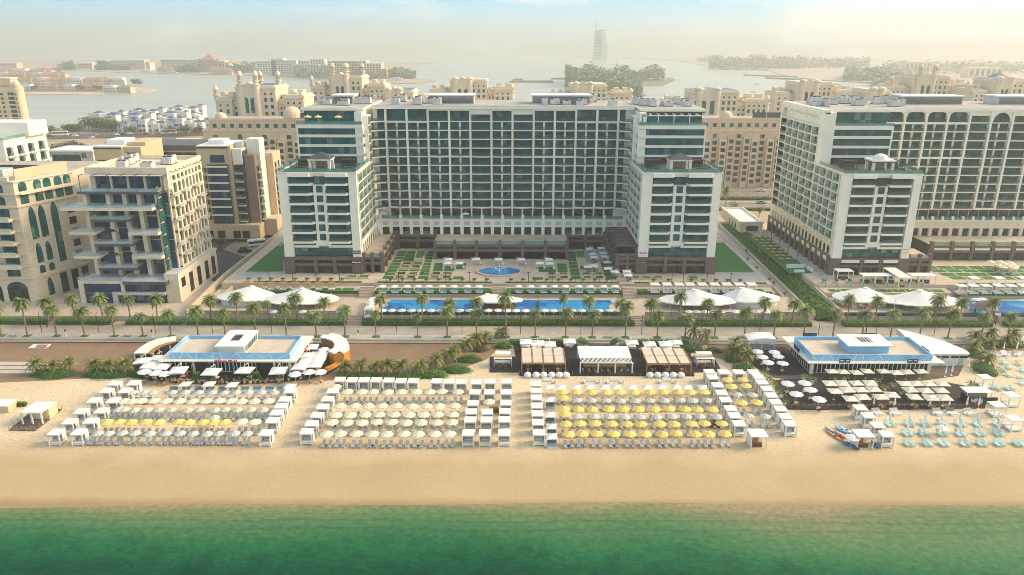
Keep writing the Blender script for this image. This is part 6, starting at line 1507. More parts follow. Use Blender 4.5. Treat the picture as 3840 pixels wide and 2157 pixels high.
# terrace loungers with parasols, pots and lamp posts
XS = {'left': [308, 400, 493, 578, 660, 760, 848, 948, 1035], 'right': [1335, 1428, 1520, 1605, 1687, 1788, 1875, 1975, 2062]}
for sd, xs in XS.items():
 for k, x in enumerate(xs):
  p = umb(WHT, '5', x, 748, 4, 'white parasol over a daybed, %s, terrace %s of the middle steps' % (od(k, 9), sd), 'white parasols on the terrace', 2.15, 0, .9)
  DBL.put((p[0] + .3, p[1] + .2, 4), 0, 'blue-cushioned double daybed, %s, terrace %s of the middle steps' % (od(k, 9), sd), 'double daybeds on the terrace')
for nm, f, y, xs, Yp in (('left of the middle steps', '5', 722, [355, 448, 540, 630, 725, 815, 908, 998, 1094], 0), ('right of the middle steps', '5', 722, [1278, 1370, 1462, 1553, 1645, 1738, 1830, 1922, 2017], 0), ('behind the middle tents', '6', 727, [-200, -85, 90, 180, 275, 368, 462], 0), ('behind the left tents', '4', 722, [1835, 1920, 2010, 2100, 2195, 2285, 2375, 2470, 2555], 0), ('behind the mural pavilion', '6', 733, [1110, 1205, 1305, 1400, 1490, 1585, 1700, 1790], 0)):
 for k, x in enumerate(xs):
  p = G(f, x, y, 6.2)
  PTS.put((p[0], 219.8, 5.4), 0, 'sand-coloured planter pot on a pier, %s, %s' % (od(k, len(xs)), nm), 'planter pots along the terrace')
  m = MB(); m.box(-.62, -.62, -1.4, .62, .62, 0, 'wall_sand'); mesh_thing('pier', m, 'square sandy pier under the planter pot, %s, %s' % (od(k, len(xs)), nm), 'pier', (p[0], 219.8, 5.4), 'piers along the terrace', True)
def lamp():
 o = MB(); o.box(-.09, -.09, 0, .09, .09, 3.0, 'rust_beam'); e = obj('lamp_post', o); a = MB(); a.box(-.6, -.12, 3.0, .6, .12, 3.15, 'rust_beam'); obj('lamp_arm', a, e); return Once(e)
TL = lamp()
for nm, f, xs in (('left of the middle steps', '5', [300, 398, 582, 767, 952]), ('right of the middle steps', '5', [1415, 1600, 1785, 1972, 2065]), ('behind the middle tents', '6', [-38, 50, 235, 420]), ('behind the left tents', '4', [1955, 2138, 2322, 2507]), ('on the lawn by the arched hotel', '6', [607, 665, 725, 788, 858])):
 for k, x in enumerate(xs):
  if 'lawn' in nm: p = G('6', x, (385, 420, 465, 520, 570)[k], 5); TL.put((p[0], p[1], 5), 1.5, 'slim rust T-shaped lamp, %s, %s' % (od(k, 5), nm), 'T-shaped lamps'); continue
  p = G(f, x, 710, 8); TL.put((p[0], 220.2, 5), 0, 'slim rust T-shaped lamp, %s, %s' % (od(k, len(xs)), nm), 'T-shaped lamps')
for nm, f, y, xs in (('of the middle terrace', '6', 735, [-210, -118, -27, 55, 147, 240, 333, 427, 520]), ('of the right terrace', '6', 745, [2100, 2190, 2285, 2380, 2475, 2570])):
 for k, x in enumerate(xs): p = G(f, x, y, 6.5); TCB.put((p[0], p[1], 4), 0, 'white open-sided cabana, %s, %s' % (od(k, len(xs)), nm), 'terrace cabanas')
for k, x in enumerate([2195, 2385, 2570]): p = G('6', x, 690, 7.4); TCB.put((p[0], p[1], 5), 0, 'white open-sided cabana, %s in the upper row by the garden squares' % od(k, 3), 'terrace cabanas')
e = empty('wooden_cabana', 'x', 'cabana', (0, 0, 0)); a = MB(); a.box(-1.1, -.9, 2.0, 1.1, .9, 2.15, 'wood_warm'); b = MB(); b.box(-1.1, .7, 0, 1.1, .85, 1.99, 'wall_sand'); c = MB(); c.box(-.9, -.8, 0, .9, .6, .45, 'cushion_pale')
obj('roof', a, e); obj('back_wall', b, e); obj('daybed', c, e); WC = Once(e)
for k, x in enumerate([1860, 1945, 2040, 2130, 2220, 2310, 2400, 2495]): p = G('4', x, 738, 5.6); WC.put((p[0], p[1], 4), 0, 'wooden-roofed daybed cabana, %s, behind the left tents' % od(k, 8), 'wooden-roofed cabanas')
for k, x in enumerate([1077, 1162, 1268, 1360, 1450, 1543, 1627, 1720, 1808]): p = G('6', x, 745, 5.4); CLT.put((p[0], p[1], 4), 0, 'closed turquoise parasol, %s, before the arched hotel' % od(k, 9), 'closed turquoise parasols')
# pool parasols and chairs
for k, x in enumerate([310, 380, 455, 527, 600, 675, 745, 893, 965, 1108, 1180, 1250, 1318, 1388, 1532, 1598, 1670, 1740, 1810, 1945, 2020, 2090, 2155]):
 umb(WHT, '5', x, 924, 2.5, 'white parasol, %s along the seaward pool edge' % od(k, 23), 'white parasols at the pool', 2.15)
for k, (x, y) in enumerate([(225, 848), (222, 868), (215, 890), (205, 905), (240, 832)]): umb(WHT, '5', x, y, 2.5, 'white parasol, %s in the cluster at the left end of the pool' % od(k, 5), 'white parasols at the pool', 2.15)
for k, (x, y) in enumerate([(2210, 840), (2260, 838), (2220, 875), (2275, 890)]): umb(WHT, '6', x, y, 2.5, 'white parasol, %s in the cluster left of the right pool' % od(k, 4), 'white parasols at the pool', 2.15)
for k in range(30):
 x = -41 + 2.5 * k; PCH.put((x, 198.6, 2.5), math.pi, 'wooden chair, %s in the row behind the pool balustrade' % od(k, 30), 'chairs along the pool')
p = G('5', 210, 930, 4.5); CAB.put((p[0], p[1], 2.5), 0, 'white curtained cabana at the left end of the pool', 'cabanas', 1.25)
for f, xs, nm in (('6', [48, 108, 172, 235, 290, 400, 450, 560, 630], 'middle'), ('4', [2060, 2280, 2560], 'left')):
 for k, x in enumerate(xs): p = umb(WHT, f, x, 940, 2.5, 'white parasol, %s before the %s tents' % (od(k, len(xs)), nm), 'white parasols at the tents', 2.1, 0, .85)
# fountain
t = T('fountain', 'oval fountain with blue basin and stone rim in the court', 'fountain', (-4.1, 230.4, 5))
for nm, k0, z0, z1, m_ in (('basin', 1., 5, 5.55, 'wall_sand'), ):
 for a0, a1 in ((1., .9),):
  n = 48; o = [(-4.1 + 7.5 * math.cos(2 * math.pi * i / n), 230.4 + 5.3 * math.sin(2 * math.pi * i / n)) for i in range(n)]; q = [(-4.1 + 6.7 * math.cos(2 * math.pi * i / n), 230.4 + 4.6 * math.sin(2 * math.pi * i / n)) for i in range(n)]
  t['basin'].loft([[(*p, 5.0) for p in o], [(*p, 5.55) for p in o], [(*p, 5.55) for p in q], [(*p, 5.2) for p in q]], 'wall_sand', True); t['water'].poly(q, 5.4, 'pool_water')
pbr('foam', (.8, .85, .9), .3, .05)
for k in range(9):
 mb = MB(); a = 2 * math.pi * k / 8
 if k == 8: mb.tube([(-4.1, 230.4, 5.4), (-4.1, 230.4, 8.2)], .10, 'foam', 5, .02)
 else: mb.tube([(-4.1 + .4 * math.cos(a), 230.4 + .4 * math.sin(a), 5.4), (-4.1 + 1.2 * math.cos(a), 230.4 + 1.2 * math.sin(a), 6.7), (-4.1 + 2.3 * math.cos(a), 230.4 + 2.1 * math.sin(a), 6.6), (-4.1 + 3. * math.cos(a), 230.4 + 2.7 * math.sin(a), 5.42)], .05, 'foam', 4)
 t.many('jet', mb)
t.done()
# planters of the court
rr = random.Random(12)
def planter(pts, f, label, soil=False, h=.55, tree_=False):
 P = [G(f, *p, 5 + h) for p in pts]; t = T('planter_box', label, 'planter', (P[0][0], P[0][1], 5), 'planters of the court')
 cx, cy = sum(p[0] for p in P) / 4, sum(p[1] for p in P) / 4; I = [(cx + (p[0] - cx) * .86, cy + (p[1] - cy) * .86) for p in P]
 t['wall'].loft([[(*p, 5.01) for p in P], [(*p, 5 + h) for p in P], [(*p, 5 + h) for p in I], [(*p, 5 + h - .15) for p in I]], 'wall_sand', True)
 t['bed'].poly(I, 5 + h - .12, 'soil' if soil else 'turf_bright')
 pts = []
 for _ in range(90):
  a, b = rr.random(), rr.random(); pts.append((I[0][0] * (1 - a) * (1 - b) + I[1][0] * a * (1 - b) + I[2][0] * a * b + I[3][0] * (1 - a) * b, I[0][1] * (1 - a) * (1 - b) + I[1][1] * a * (1 - b) + I[2][1] * a * b + I[3][1] * (1 - a) * b, 5 + h + rr.uniform(-.1, .22)))
 leafcards(t['plants'], pts, .3, 'leaf_dry' if soil else 'leaf_hedge', rr)
 t.done()
q = lambda x0, y0, x1, y1, s: [(x0, y1), (x1, y1), (x1 + s, y0), (x0 + s, y0)]
for i, (pt, lb, so) in enumerate([(q(770, 570, 920, 612, 14), 'green planter, nearest left of the left lawn', 0), (q(962, 570, 1105, 612, 14), 'brown-planted planter, near row, left lawn middle', 1), (q(803, 514, 950, 552, 12), 'brown-planted planter, second row, left lawn', 1), (q(990, 514, 1142, 552, 12), 'green planter, second row, left lawn middle', 0), (q(862, 405, 1010, 445, 12), 'green planter, third row, left lawn', 0), (q(1045, 405, 1185, 445, 10), 'brown-planted planter, third row, left lawn middle', 1), (q(890, 356, 1035, 390, 10), 'brown-planted planter, far row, left lawn', 1), (q(1065, 352, 1215, 390, 10), 'green planter, far row, left lawn middle', 0), (q(1345, 570, 1490, 612, 10), 'green planter, near row, left of the fountain', 0), (q(1535, 570, 1680, 612, 8), 'brown-planted planter, near row, beside the fountain court', 1), (q(1370, 514, 1512, 552, 10), 'brown-planted planter, second row, left of the fountain', 1), (q(1550, 514, 1695, 552, 8), 'green planter, second row, beside the fountain court', 0), (q(10, 560, 165, 606, 12), 'green planter under the left wing, inner', 0), (q(198, 556, 355, 606, 12), 'green planter under the left wing, beside the lawn', 0), (q(1080, 160, 1225, 300, 60), 'large raised lawn planter beneath the podium', 0)]):
 planter(pt, 'd', lb, bool(so), 1.6 if i == 14 else .55)
for i, (pt, lb, so) in enumerate([(q(20, 638, 135, 672, 0), 'brown-planted planter right of the fountain, far', 1), (q(18, 690, 150, 730, 0), 'green planter right of the fountain, near', 0), (q(190, 638, 312, 672, -4), 'green planter, second right of the fountain, far', 0), (q(200, 690, 325, 730, -6), 'brown-planted planter, second right of the fountain, near', 1), (q(535, 640, 660, 672, -8), 'brown-planted planter before the lean-to terrace, far', 1), (q(545, 690, 670, 730, -8), 'green planter before the lean-to terrace, near', 0), (q(705, 638, 830, 672, -10), 'green planter under the right-hand umbrellas, far', 0), (q(725, 690, 850, 730, -10), 'brown-planted planter under the right-hand umbrellas, near', 1), (q(1265, 690, 1385, 730, -12), 'planter with shrub under the right wing, left', 0), (q(1425, 692, 1550, 732, -12), 'planter with shrub under the right wing, second', 0), (q(1600, 692, 1730, 732, -12), 'planter with shrub under the right wing, third', 0), (q(2120, 692, 2260, 735, -14), 'planter with tree at the outer corner of the right wing', 0), (q(445, 310, 580, 430, -20), 'raised square lawn planter by the lean-to terrace', 0)]):
 planter(pt, 'e', lb, bool(so), 1.2 if i == 12 else .55)
# umbrellas and tables in the court
for i, (f, x, y) in enumerate([('5', 808, 542), ('5', 800, 570), ('5', 890, 570), ('5', 1017, 540), ('5', 1187, 542), ('5', 1357, 543), ('5', 1563, 543), ('5', 1497, 570), ('5', 1570, 573)]):
 p = umb(SQW, f, x, y, 5, 'white cantilever umbrella before the podium, %s' % od(sorted([808, 800, 890, 1017, 1187, 1357, 1563, 1497, 1570]).index(x), 9), 'white cantilever umbrellas in the court', 2.5, math.pi / 2, .85)
 seats((p[0] + 1.4, p[1] - .6), 5, TBP, CHW, 'by the podium umbrella, %s' % od(sorted([808, 800, 890, 1017, 1187, 1357, 1563, 1497, 1570]).index(x), 9), 'in the court', 3, .8)
E_ = [(640, 278), (812, 268), (680, 355), (840, 338), (707, 405), (870, 398), (905, 478), (612, 548), (708, 530), (912, 568), (1008, 620), (1188, 612), (1205, 668)]
for i, (x, y) in enumerate(E_):
 p = umb(SQW, 'e', x, y, 5, 'white cantilever umbrella beside the lean-to terrace, %s' % od(sorted(a for a, b in E_).index(x), 13), 'white cantilever umbrellas by the lean-to terrace', 2.5, -math.pi / 2, .85)
 seats((p[0], p[1] - .4), 5, TBW, CHD, 'by the lean-to umbrella, %s' % od(sorted(a for a, b in E_).index(x), 13), 'by the lean-to terrace', 3, .8)
for i, (x, y) in enumerate([(2181, 126), (2288, 124), (2395, 130), (2340, 150), (2268, 164), (2430, 152), (2330, 192), (2400, 176), (2470, 180), (2450, 200)]): p = umb(CRM, 'f', x, y, 5, 'cream parasol in the cluster by the right podium, %s' % od(sorted([2181, 2288, 2395, 2340, 2268, 2430, 2330, 2400, 2470, 2450]).index(x), 10), 'cream parasols by the right podium', 2.2, 0, 1.15); seats(p, 5, TBW, CHW, 'under the cream parasol by the right podium, %s' % od(sorted([2181, 2288, 2395, 2340, 2268, 2430, 2330, 2400, 2470, 2450]).index(x), 10), 'by the right podium', 2)
for i, (x, y) in enumerate([(2318, 890), (2397, 888), (2548, 888)]): p = A('1', x, y, 251.2); YEL.put((p[0], 251.2, 50), 0, 'yellow parasol on the top terrace of the left wing, %s' % od(i, 3), 'yellow parasols on the top terrace', 1.15)
for lb, x, y in (('white cantilever umbrella at the left end of the arcade terrace', 312, 180), ('white cantilever umbrella in the middle of the arcade terrace', 935, 182)): p = A('5', x, y, 259.3); SQW.put((p[0], 259.4, 16.1), 0, lb, None, .8)
# pergolas before the arched hotel
def pergola(label, x0, x1, y0, y1, z0, h, roof='canvas_white'):
 t = T('pergola', label, 'pergola', ((x0 + x1) / 2, y0, z0)); t['roof'].box(x0 - .15, y0 - .15, z0 + h, x1 + .15, y1 + .15, z0 + h + .18, roof)
 for x in (x0, x1):
  for y in (y0, y1): mb = MB(); mb.box(x - .1, y - .1, z0, x + .1, y + .1, z0 + h - .002, 'plastic_white'); t.many('post', mb)
 t['sofa'].box(x0 + .5, y1 - .9, z0, x1 - .5, y1 - .2, z0 + .7, 'cushion_dark'); t['table'].box((x0 + x1) / 2 - .5, y0 + .6, z0, (x0 + x1) / 2 + .5, y0 + 1.4, z0 + .45, 'wood_dark'); return t.done()
for i, x in enumerate((590, 738, 885, 1165, 1315)): a = G('f', x + 10, 282, 7.6); pergola('white pergola before the arched hotel, %s of five in the row' % od(i, 5), a[0], a[0] + 3.6, a[1] - 2.4, a[1] + .6, 5, 2.6)
a = G('f', 880, 212, 8.2); b = G('f', 1160, 330, 8.2); pergola('long white pergola roof reaching to the arched hotel wall', a[0], a[0] + 3.6, b[1], a[1], 5, 3.2); a = G('f', 400, 240, 8); pergola('white pergola bar at the corner of the arched hotel', a[0] - 2.4, a[0] + 2.4, a[1] - 1.5, a[1] + 1.5, 5, 3)
t = T('thatched_hut', 'brown thatched hut by the right pool', 'hut', (130.5, 200, 2.5)); x, y = G('f', 2110, 690, 4.5); t['roof'].rings([(3.6, 4.6), (2, 5.8), (.3, 6.6)], 'tan_brown', 6, True, (x, y))
for k in range(6): mb = MB(); a = math.pi / 3 * k; mb.tube([(x + 2.6 * math.cos(a), y + 2.6 * math.sin(a), 2.5), (x + 2.6 * math.cos(a), y + 2.6 * math.sin(a), 4.7)], .12, 'wood_dark', 6); t.many('post', mb)
t.done()
# tables on the lawn by the ramp
r4 = random.Random(4); k = 0
LT = table('picnic_table', 'wood_pale', .75, 4, .72)
for j in range(8):
 for i in range(3):
  y = 274.5 - 4.2 * j; x = 92 + 2.3 * i + .25 * j * .1 + r4.uniform(-.3, .3); LT.put((x, y, 5.02), .2, 'low wooden table on the lawn by the ramp, %s in row %s from the hall' % (('left', 'middle', 'right')[i], ORD[j + 1]), 'wooden tables on the lawn')
t = T('stage_backdrop', 'white panels and props on the lawn by the ramp', 'backdrop', (94, 235, 5)); t['panel'].box(91, 236, 5.03, 97, 236.2, 6.4, 'plastic_white'); t['side_panel'].prism([(97.2, 234.6), (97.4, 234.8), (98.4, 232), (98.2, 231.8)], 5.03, 6.2, 'plastic_white'); t.done()
m = MB(); m.box(-1.6, -.3, 0, 1.6, .3, .8, 'plastic_white'); mesh_thing('bench', m, 'white bench on the lawn before the stage panels', 'bench', (93.6, 231.4, 5.02), None, True)
# promenade furniture
e = empty('street_lamp', 'x', 'street lamp', (0, 0, 0)); a = MB(); a.tube([(0, 0, 0), (0, 0, 5.2), (.1, 0, 5.6), (.35, 0, 5.9)], .07, 'black_paint', 6); b = MB(); b.box(-.5, -.07, 4.0, .0, .07, 4.12, 'black_paint'); obj('pole', a, e); obj('lamp_head', b, e); SL = Once(e)
lamps = [('4', x, 1120) for x in (320, 750, 1175, 1605, 2050, 2490)] + [('5', x, 1140) for x in (420, 910, 1350, 1803, 2260)] + [('6', x, 1115) for x in (135, 578, 1022, 1455, 1893, 2340)]
for k, (f, x, y) in enumerate(lamps): p = A(f, x, y, 187.6); SL.put((p[0], 187.6, .6), 0, 'slim black street lamp on the promenade, %s' % od(k, len(lamps)), 'street lamps on the promenade')
e = empty('bollard_light', 'x', 'bollard', (0, 0, 0)); a = MB(); a.rings([(.16, 0), (.16, 1.5)], 'plastic_white', 8); b = MB(); b.rings([(.17, 1.5), (.17, 2.2)], 'sign_navy', 8); obj('post', a, e); obj('cap', b, e); BL = Once(e)
for k, (f, x) in enumerate([('4', 503), ('4', 1150), ('5', 130), ('6', 197)]): p = A(f, x, 1150, 184.6); BL.put((p[0], 184.6, .62), 0, 'white bollard light with dark cap on the kerb, %s' % od(k, 4), 'bollard lights')
for k, (f, x) in enumerate([('4', 100), ('4', 970), ('5', 2010), ('6', 2100)]): p = A(f, x, 1130, 185.2); m = MB(); m.box(-1.2, -.3, .3, 1.2, .3, .5, 'kerb_stone'); m.box(-1, -.25, 0, -.6, .25, .299, 'kerb_stone'); m.box(.6, -.25, 0, 1, .25, .299, 'kerb_stone'); mesh_thing('bench', m, 'low stone bench at the promenade kerb, %s' % od(k, 4), 'bench', (p[0], 185.2, .613), 'stone benches', True)
# ramp walls, each with its glass rail
for lb, pts, z0, z1, h in (('sandy wall along the left side of the right ramp', [(83.6, 200.5), (80.4, 300)], .66, 5.0, 1.), ('sandy wall along the right side of the right ramp', [(87.3, 200.5), (84.5, 300)], .66, 5., 1.), ('sandy wall above the planting strip by the arched hotel', [(94.2, 199), (94., 228), (99.5, 229)], 2.4, 5, .9), ('long sandy wall beside the left ramp', [(-91.9, 196.5), (-92.2, 226), (-89.2, 300)], 2.5, 5, 1.6), ('inner sandy wall beside the left ramp', [(-87.2, 205), (-83.6, 300)], 3, 5, .8)):
 m = MB(); P = []
 for i, p in enumerate(pts): P.append((p[0], p[1], z0 + (z1 - z0) * i / (len(pts) - 1) + h))
 for a, b in zip(P, P[1:]): m.prism([(a[0] - .25, a[1]), (a[0] + .25, a[1]), (b[0] + .25, b[1]), (b[0] - .25, b[1])], .2, 1, 'wall_sand', 'kerb_stone', ztop=[a[2], a[2], b[2], b[2]])
 mesh_thing('retaining_wall', m, lb, 'wall', (pts[0][0], pts[0][1], .6))
gazebo('white gazebo with dark tiled roof on the left wing terrace', -60.7, 236.5); gazebo('white gazebo with dark tiled roof on the right wing terrace', 53.2, 237.3); gazebo('white gazebo with a white dome on the arched hotel terrace', 117, 237, True)
# ---------------------------------------------------------------- beach restaurants
def parapet(t, x0, x1, y0, y1, z0, z1):
 p = t['parapet']
 for a in ((x0, y0, x1, y0 + .3), (x0, y1 - .3, x1, y1), (x0, y0 + .301, x0 + .3, y1 - .301), (x1 - .3, y0 + .301, x1, y1 - .301)): p.box(a[0], a[1], z0, a[2], a[3], z1, 'sky_blue_panel')
 rr = random.Random(2); n = t['pattern']
 def line(f, u0, u1, za, zb):
  if f == 0: n.prism([(u0, y0 - .03), (u0 + .14, y0 - .03), (u1 + .14, y0 - .031), (u1, y0 - .031)], za, za, 'panel_white_line') if False else n.face([(u0, y0 - .02, za), (u0 + .2, y0 - .02, za), (u1 + .2, y0 - .02, zb), (u1, y0 - .02, zb)], 'panel_white_line')
  elif f == 1: n.face([(x1 + .02, u0, za), (x1 + .02, u0 + .2, za), (x1 + .02, u1 + .2, zb), (x1 + .02, u1, zb)], 'panel_white_line')
  else: n.face([(x0 - .02, u0 + .2, za), (x0 - .02, u0, za), (x0 - .02, u1, zb), (x0 - .02, u1 + .2, zb)], 'panel_white_line')
 for k in range(14): u = x0 + (x1 - x0 - 3.) * k / 13; d = rr.choice((1.2, 2.4, .6, 2.9)); line(0, *((u, u + d) if k % 2 else (u + d, u)), z0 + .02, z1 - .02)
 for f in (1, 2):
  for k in range(6): u = y0 + (y1 - y0 - 2.2) * k / 5; d = rr.choice((.8, 1.8, 2.)); line(f, *((u, u + d) if k % 2 else (u + d, u)), z0 + .02, z1 - .02)
def glazing(t, f, u0, u1, z0, z1, n, g='glass_dark'):
 for i in range(n): f.window(t, u0 + (u1 - u0) * i / n, u0 + (u1 - u0) * (i + 1) / n, z0, z1, 0, g, 'plastic_white', 1, 1, .1)
t = T('beach_restaurant', 'beach restaurant with blue patterned parapet, red lettering and curved side canopies', 'restaurant', (-67, 165, .1))
t['floor'].prism([G('a', *p, .2) for p in ((60, 640), (300, 690), (700, 715), (1200, 722), (1700, 700), (2050, 660), (2260, 600), (2480, 470), (2490, 300), (2300, 190), (1900, 150), (700, 150), (400, 190), (120, 320), (60, 450))], .02, .2, 'deck_brown', 'deck_black')
t['wall'].box(-81.6, 164.6, .2, -53.2, 177, 3.44, 'charcoal_paint'); fy = F('-Y', 163.6); glazing(t, fy, -82.2, -77, .25, 3.4, 4); glazing(t, fy, -72.6, -61.5, .25, 3.4, 12); glazing(t, fy, -56.2, -53, .25, 3.4, 3)
for x in (-76.4, -57, -53.4): mb = MB(); mb.box(x - .25, 163.2, .2, x + .25, 163.59, 3.44, 'white_paint'); t.many('column', mb)
for x in (-70.6, -66.9): mb = MB(); mb.box(x - .2, 163.45, .2, x + .2, 163.58, 3.4, 'sky_blue_panel'); t.many('column', mb)
t['awning'].prism([(-84.2, 162.2), (-51.3, 162.0), (-51.2, 178.2), (-84, 178.2)], 3.45, 3.8, 'white_paint')
parapet(t, -81.8, -53.1, 163.4, 174.6, 3.8, 5.3)
t['roof'].box(-81.49, 163.71, 3.8, -53.41, 174.29, 4.5, 'roof_sand')
bx = t['roof_box']; bx.box(-70.8, 164.7, 4.5, -64.2, 174.2, 6.5, 'white_paint')
for a in ((-71.1, 163.9, -64, 167.5), (-71.1, 171.5, -64, 174.5), (-71.1, 167.5, -68.9, 171.5), (-66.5, 167.5, -64, 171.5)): bx.box(a[0], a[1], 6.5, a[2], a[3], 6.8, 'white_roof')
bx.box(-68.9, 167.5, 6.5, -66.5, 171.5, 6.55, 'dark_metal'); F('+X', -64.2).window(t, 165, 173.8, 4.7, 6.3, .03, 'glass_green', 'plastic_white', 6)
tx = text_mb('SEÑOR PICO', .95, .08, 'sign_red', 1.0, .03); obj('lettering', moved(tx, -68.0, 162.02, 3.48), t.root, t.loc); obj('lettering', moved(text_mb('SEÑOR PICO', .55, .06, 'sign_red', 1., .015), -51.15, 170.6, 3.5, math.pi / 2), t.root, t.loc)
def arc_roof(name, f, outer, inner, z, m, h=.3):
 P = [G(f, *p, z) for p in outer + inner]; t[name].prism(P, z - h, z, m)
arc_roof('side_canopy', 'a', [(62, 375), (130, 310), (220, 252), (330, 212), (440, 192), (540, 180)], [(540, 232), (430, 250), (330, 280), (262, 322), (212, 372)], 3.3, 'white_paint')
arc_roof('side_pergola', 'a', [(214, 376), (268, 328), (338, 288), (432, 258), (545, 236), (595, 210)], [(592, 232), (470, 268), (380, 296), (312, 336), (272, 388)], 3.2, 'wood_warm', .12)
for p in ((70, 410), (140, 410), (340, 340), (465, 300), (280, 395)): x, y = G('a', p[0], p[1] - 30, 3.0); mb = MB(); mb.box(x - .12, y - .12, .2, x + .12, y + .12, 2.99, 'white_paint'); t.many('post', mb)
arc_roof('ring_roof', 'a', [(2165, 195), (2180, 165), (2250, 165), (2280, 143), (2380, 165), (2455, 215), (2485, 285), (2480, 330), (2420, 368)], [(2370, 345), (2310, 372), (2250, 345), (2310, 310), (2322, 265), (2290, 228), (2220, 205)], 3.5, 'white_roof')
O = [G('a', *p, 3.2) for p in ((2250, 355), (2310, 378), (2420, 372), (2480, 335), (2485, 285))]
for a, b in zip(O, O[1:]): t['ring_wall'].obox(((a[0] + b[0]) / 2, (a[1] + b[1]) / 2), (b[0] - a[0], b[1] - a[1]), math.hypot(b[0] - a[0], b[1] - a[1]) / 2 - .05, .12, .2, 3.19, 'wood_orange')
O = [G('a', *p, 3.2) for p in ((2170, 210), (2220, 212), (2290, 235), (2318, 268), (2305, 305))]
for a, b in zip(O, O[1:]): t['ring_wall'].obox(((a[0] + b[0]) / 2, (a[1] + b[1]) / 2), (b[0] - a[0], b[1] - a[1]), math.hypot(b[0] - a[0], b[1] - a[1]) / 2 - .05, .12, .2, 3.19, 'wood_warm')
t.done()
a, b = G('a', 2245, 540, .8), G('a', 2410, 455, .8); m = MB(); m.obox(((a[0] + b[0]) / 2, (a[1] + b[1]) / 2), (b[0] - a[0], b[1] - a[1]), 3.3, .5, .1, .95, 'kayak_orange'); mesh_thing('planter_box', m, 'orange planter trough at the right end of the red-lettered restaurant', 'planter', (a[0], a[1], .1))
U1 = {'square umbrella left of the red-lettered restaurant': (SQW, [(160, 445), (330, 415), (245, 492), (375, 505)], 2.5, 1.15), 'round parasol at the left front of the red-lettered restaurant': (WHT, [(178, 572), (310, 585), (415, 595)], 2.15, 1.15), 'square umbrella before the glass front of the red-lettered restaurant': (SQW, [(565, 548), (935, 565), (1310, 550), (1690, 553)], 2.5, 1.2), 'round parasol at the right front of the red-lettered restaurant': (WHT, [(1875, 600), (2035, 577), (2160, 575), (2200, 323)], 2.15, 1.1), 'square umbrella right of the red-lettered restaurant': (SQW, [(2060, 290), (2010, 385), (2000, 450), (2165, 377), (2125, 440), (1930, 510), (2105, 487)], 2.5, 1.1), 'square umbrella on the sand before the red-lettered restaurant': (SQS, [(640, 710), (905, 710), (1165, 718), (1815, 732)], 2.1, 1.)}
for lb, (pr, ps, h, sc) in U1.items():
 xs = sorted(p[0] for p in ps)
 for p in ps:
  k = od(xs.index(p[0]), len(ps)); zb = .2 if 'sand' not in lb else .05
  q = umb(pr, 'a', p[0], p[1], zb, 'white %s, %s' % (lb, k), 'white umbrellas at the red-lettered restaurant', h, rnd.uniform(-.1, .1), sc)
  if zb > .1: seats((q[0] + .2, q[1] - 1.1), .2, TBW, CHB, 'by %s, %s' % (lb.replace('the red-lettered restaurant', 'restaurant').replace('the glass front of ', ''), k), 'at the red-lettered restaurant', 2, .75, .3)
FT = [490, 605, 700, 825, 935, 1060, 1205, 1335, 1450, 1560, 1680]
for k, x in enumerate(FT): p = G('a', x, 668 + 22 * math.sin(math.pi * (x - 400) / 1400), .7); seats(p, .2, TBR, CHB, 'at front edge of the red-lettered deck, %s' % od(k, 11), 'at the deck edge', 4, .72, .5 + .3 * k)
FP = [(215, 640), (295, 655), (380, 670), (447, 680), (520, 680), (737, 700), (845, 690), (975, 708), (1108, 705), (1250, 705), (1377, 705), (1490, 695), (1612, 690), (1733, 680), (1803, 675), (1938, 660)]
for k, p in enumerate(FP): q = G('a', *p, .3); PTC.put((q[0], q[1], .2), 0, 'potted cypress along the front of the red-lettered deck, %s' % od(k, 16), 'potted cypresses', 1 + .35 * (k % 3 == 1))
for k, x in enumerate((745, 770, 795, 1410, 1437, 1464)): p = G('a', x, 630, .2); CHG.put((p[0], p[1], .2), 0, 'green bar stool before the red-lettered glass front, %s' % od(k, 6), 'green bar stools')
for k, x in enumerate((615, 640, 668)): p = G('a', x, 628, .2); CHO.put((p[0], p[1], .2), .3 * k, 'orange chair before the red-lettered glass front, %s' % od(k, 3), 'orange chairs')
# ---- the second restaurant
t = T('beach_restaurant', 'beach restaurant with blue patterned parapet and navy signs, right-hand side', 'restaurant', (86, 165, .1))
t['floor'].prism([G('c', *p, .2) for p in ((150, 290), (190, 340), (270, 400), (390, 455), (600, 490), (900, 500), (1700, 480), (2000, 440), (2060, 330), (2020, 180), (1600, 110), (500, 110), (180, 190))], .02, .2, 'deck_brown', 'deck_brown')
t['floor'].prism([G('c', *p, .21) for p in ((155, 280), (200, 345), (280, 400), (400, 440), (560, 440), (690, 425), (560, 250), (470, 190), (190, 200))], .19, .215, 'deck_black', 'deck_black')
t['wall'].box(72.4, 164.8, .2, 100.4, 176.5, 3.44, 'charcoal_paint'); fy = F('-Y', 164.0); glazing(t, fy, 72.6, 100.4, .25, 3.4, 26); fx = F('-X', 71.9); glazing(t, fx, 164.2, 176.5, .25, 3.4, 10)
for x, y in ((72.2, 163.9), (100.4, 163.9)): mb = MB(); mb.box(x - .4, y - .4, .2, x + .4, y - .1, 3.44, 'white_paint'); t.many('column', mb)
t['awning'].prism([(70.6, 162.0), (103.2, 162.3), (101.8, 178.4), (69.8, 178.6)], 3.45, 3.8, 'white_paint')
parapet(t, 71.7, 100.6, 163.3, 174.9, 3.8, 5.3); t['roof'].box(72.01, 163.61, 3.8, 100.29, 174.59, 4.5, 'roof_sand')
bx = t['roof_box']; bx.box(81.6, 166.2, 4.5, 91.4, 172, 6.5, 'sky_blue_panel')
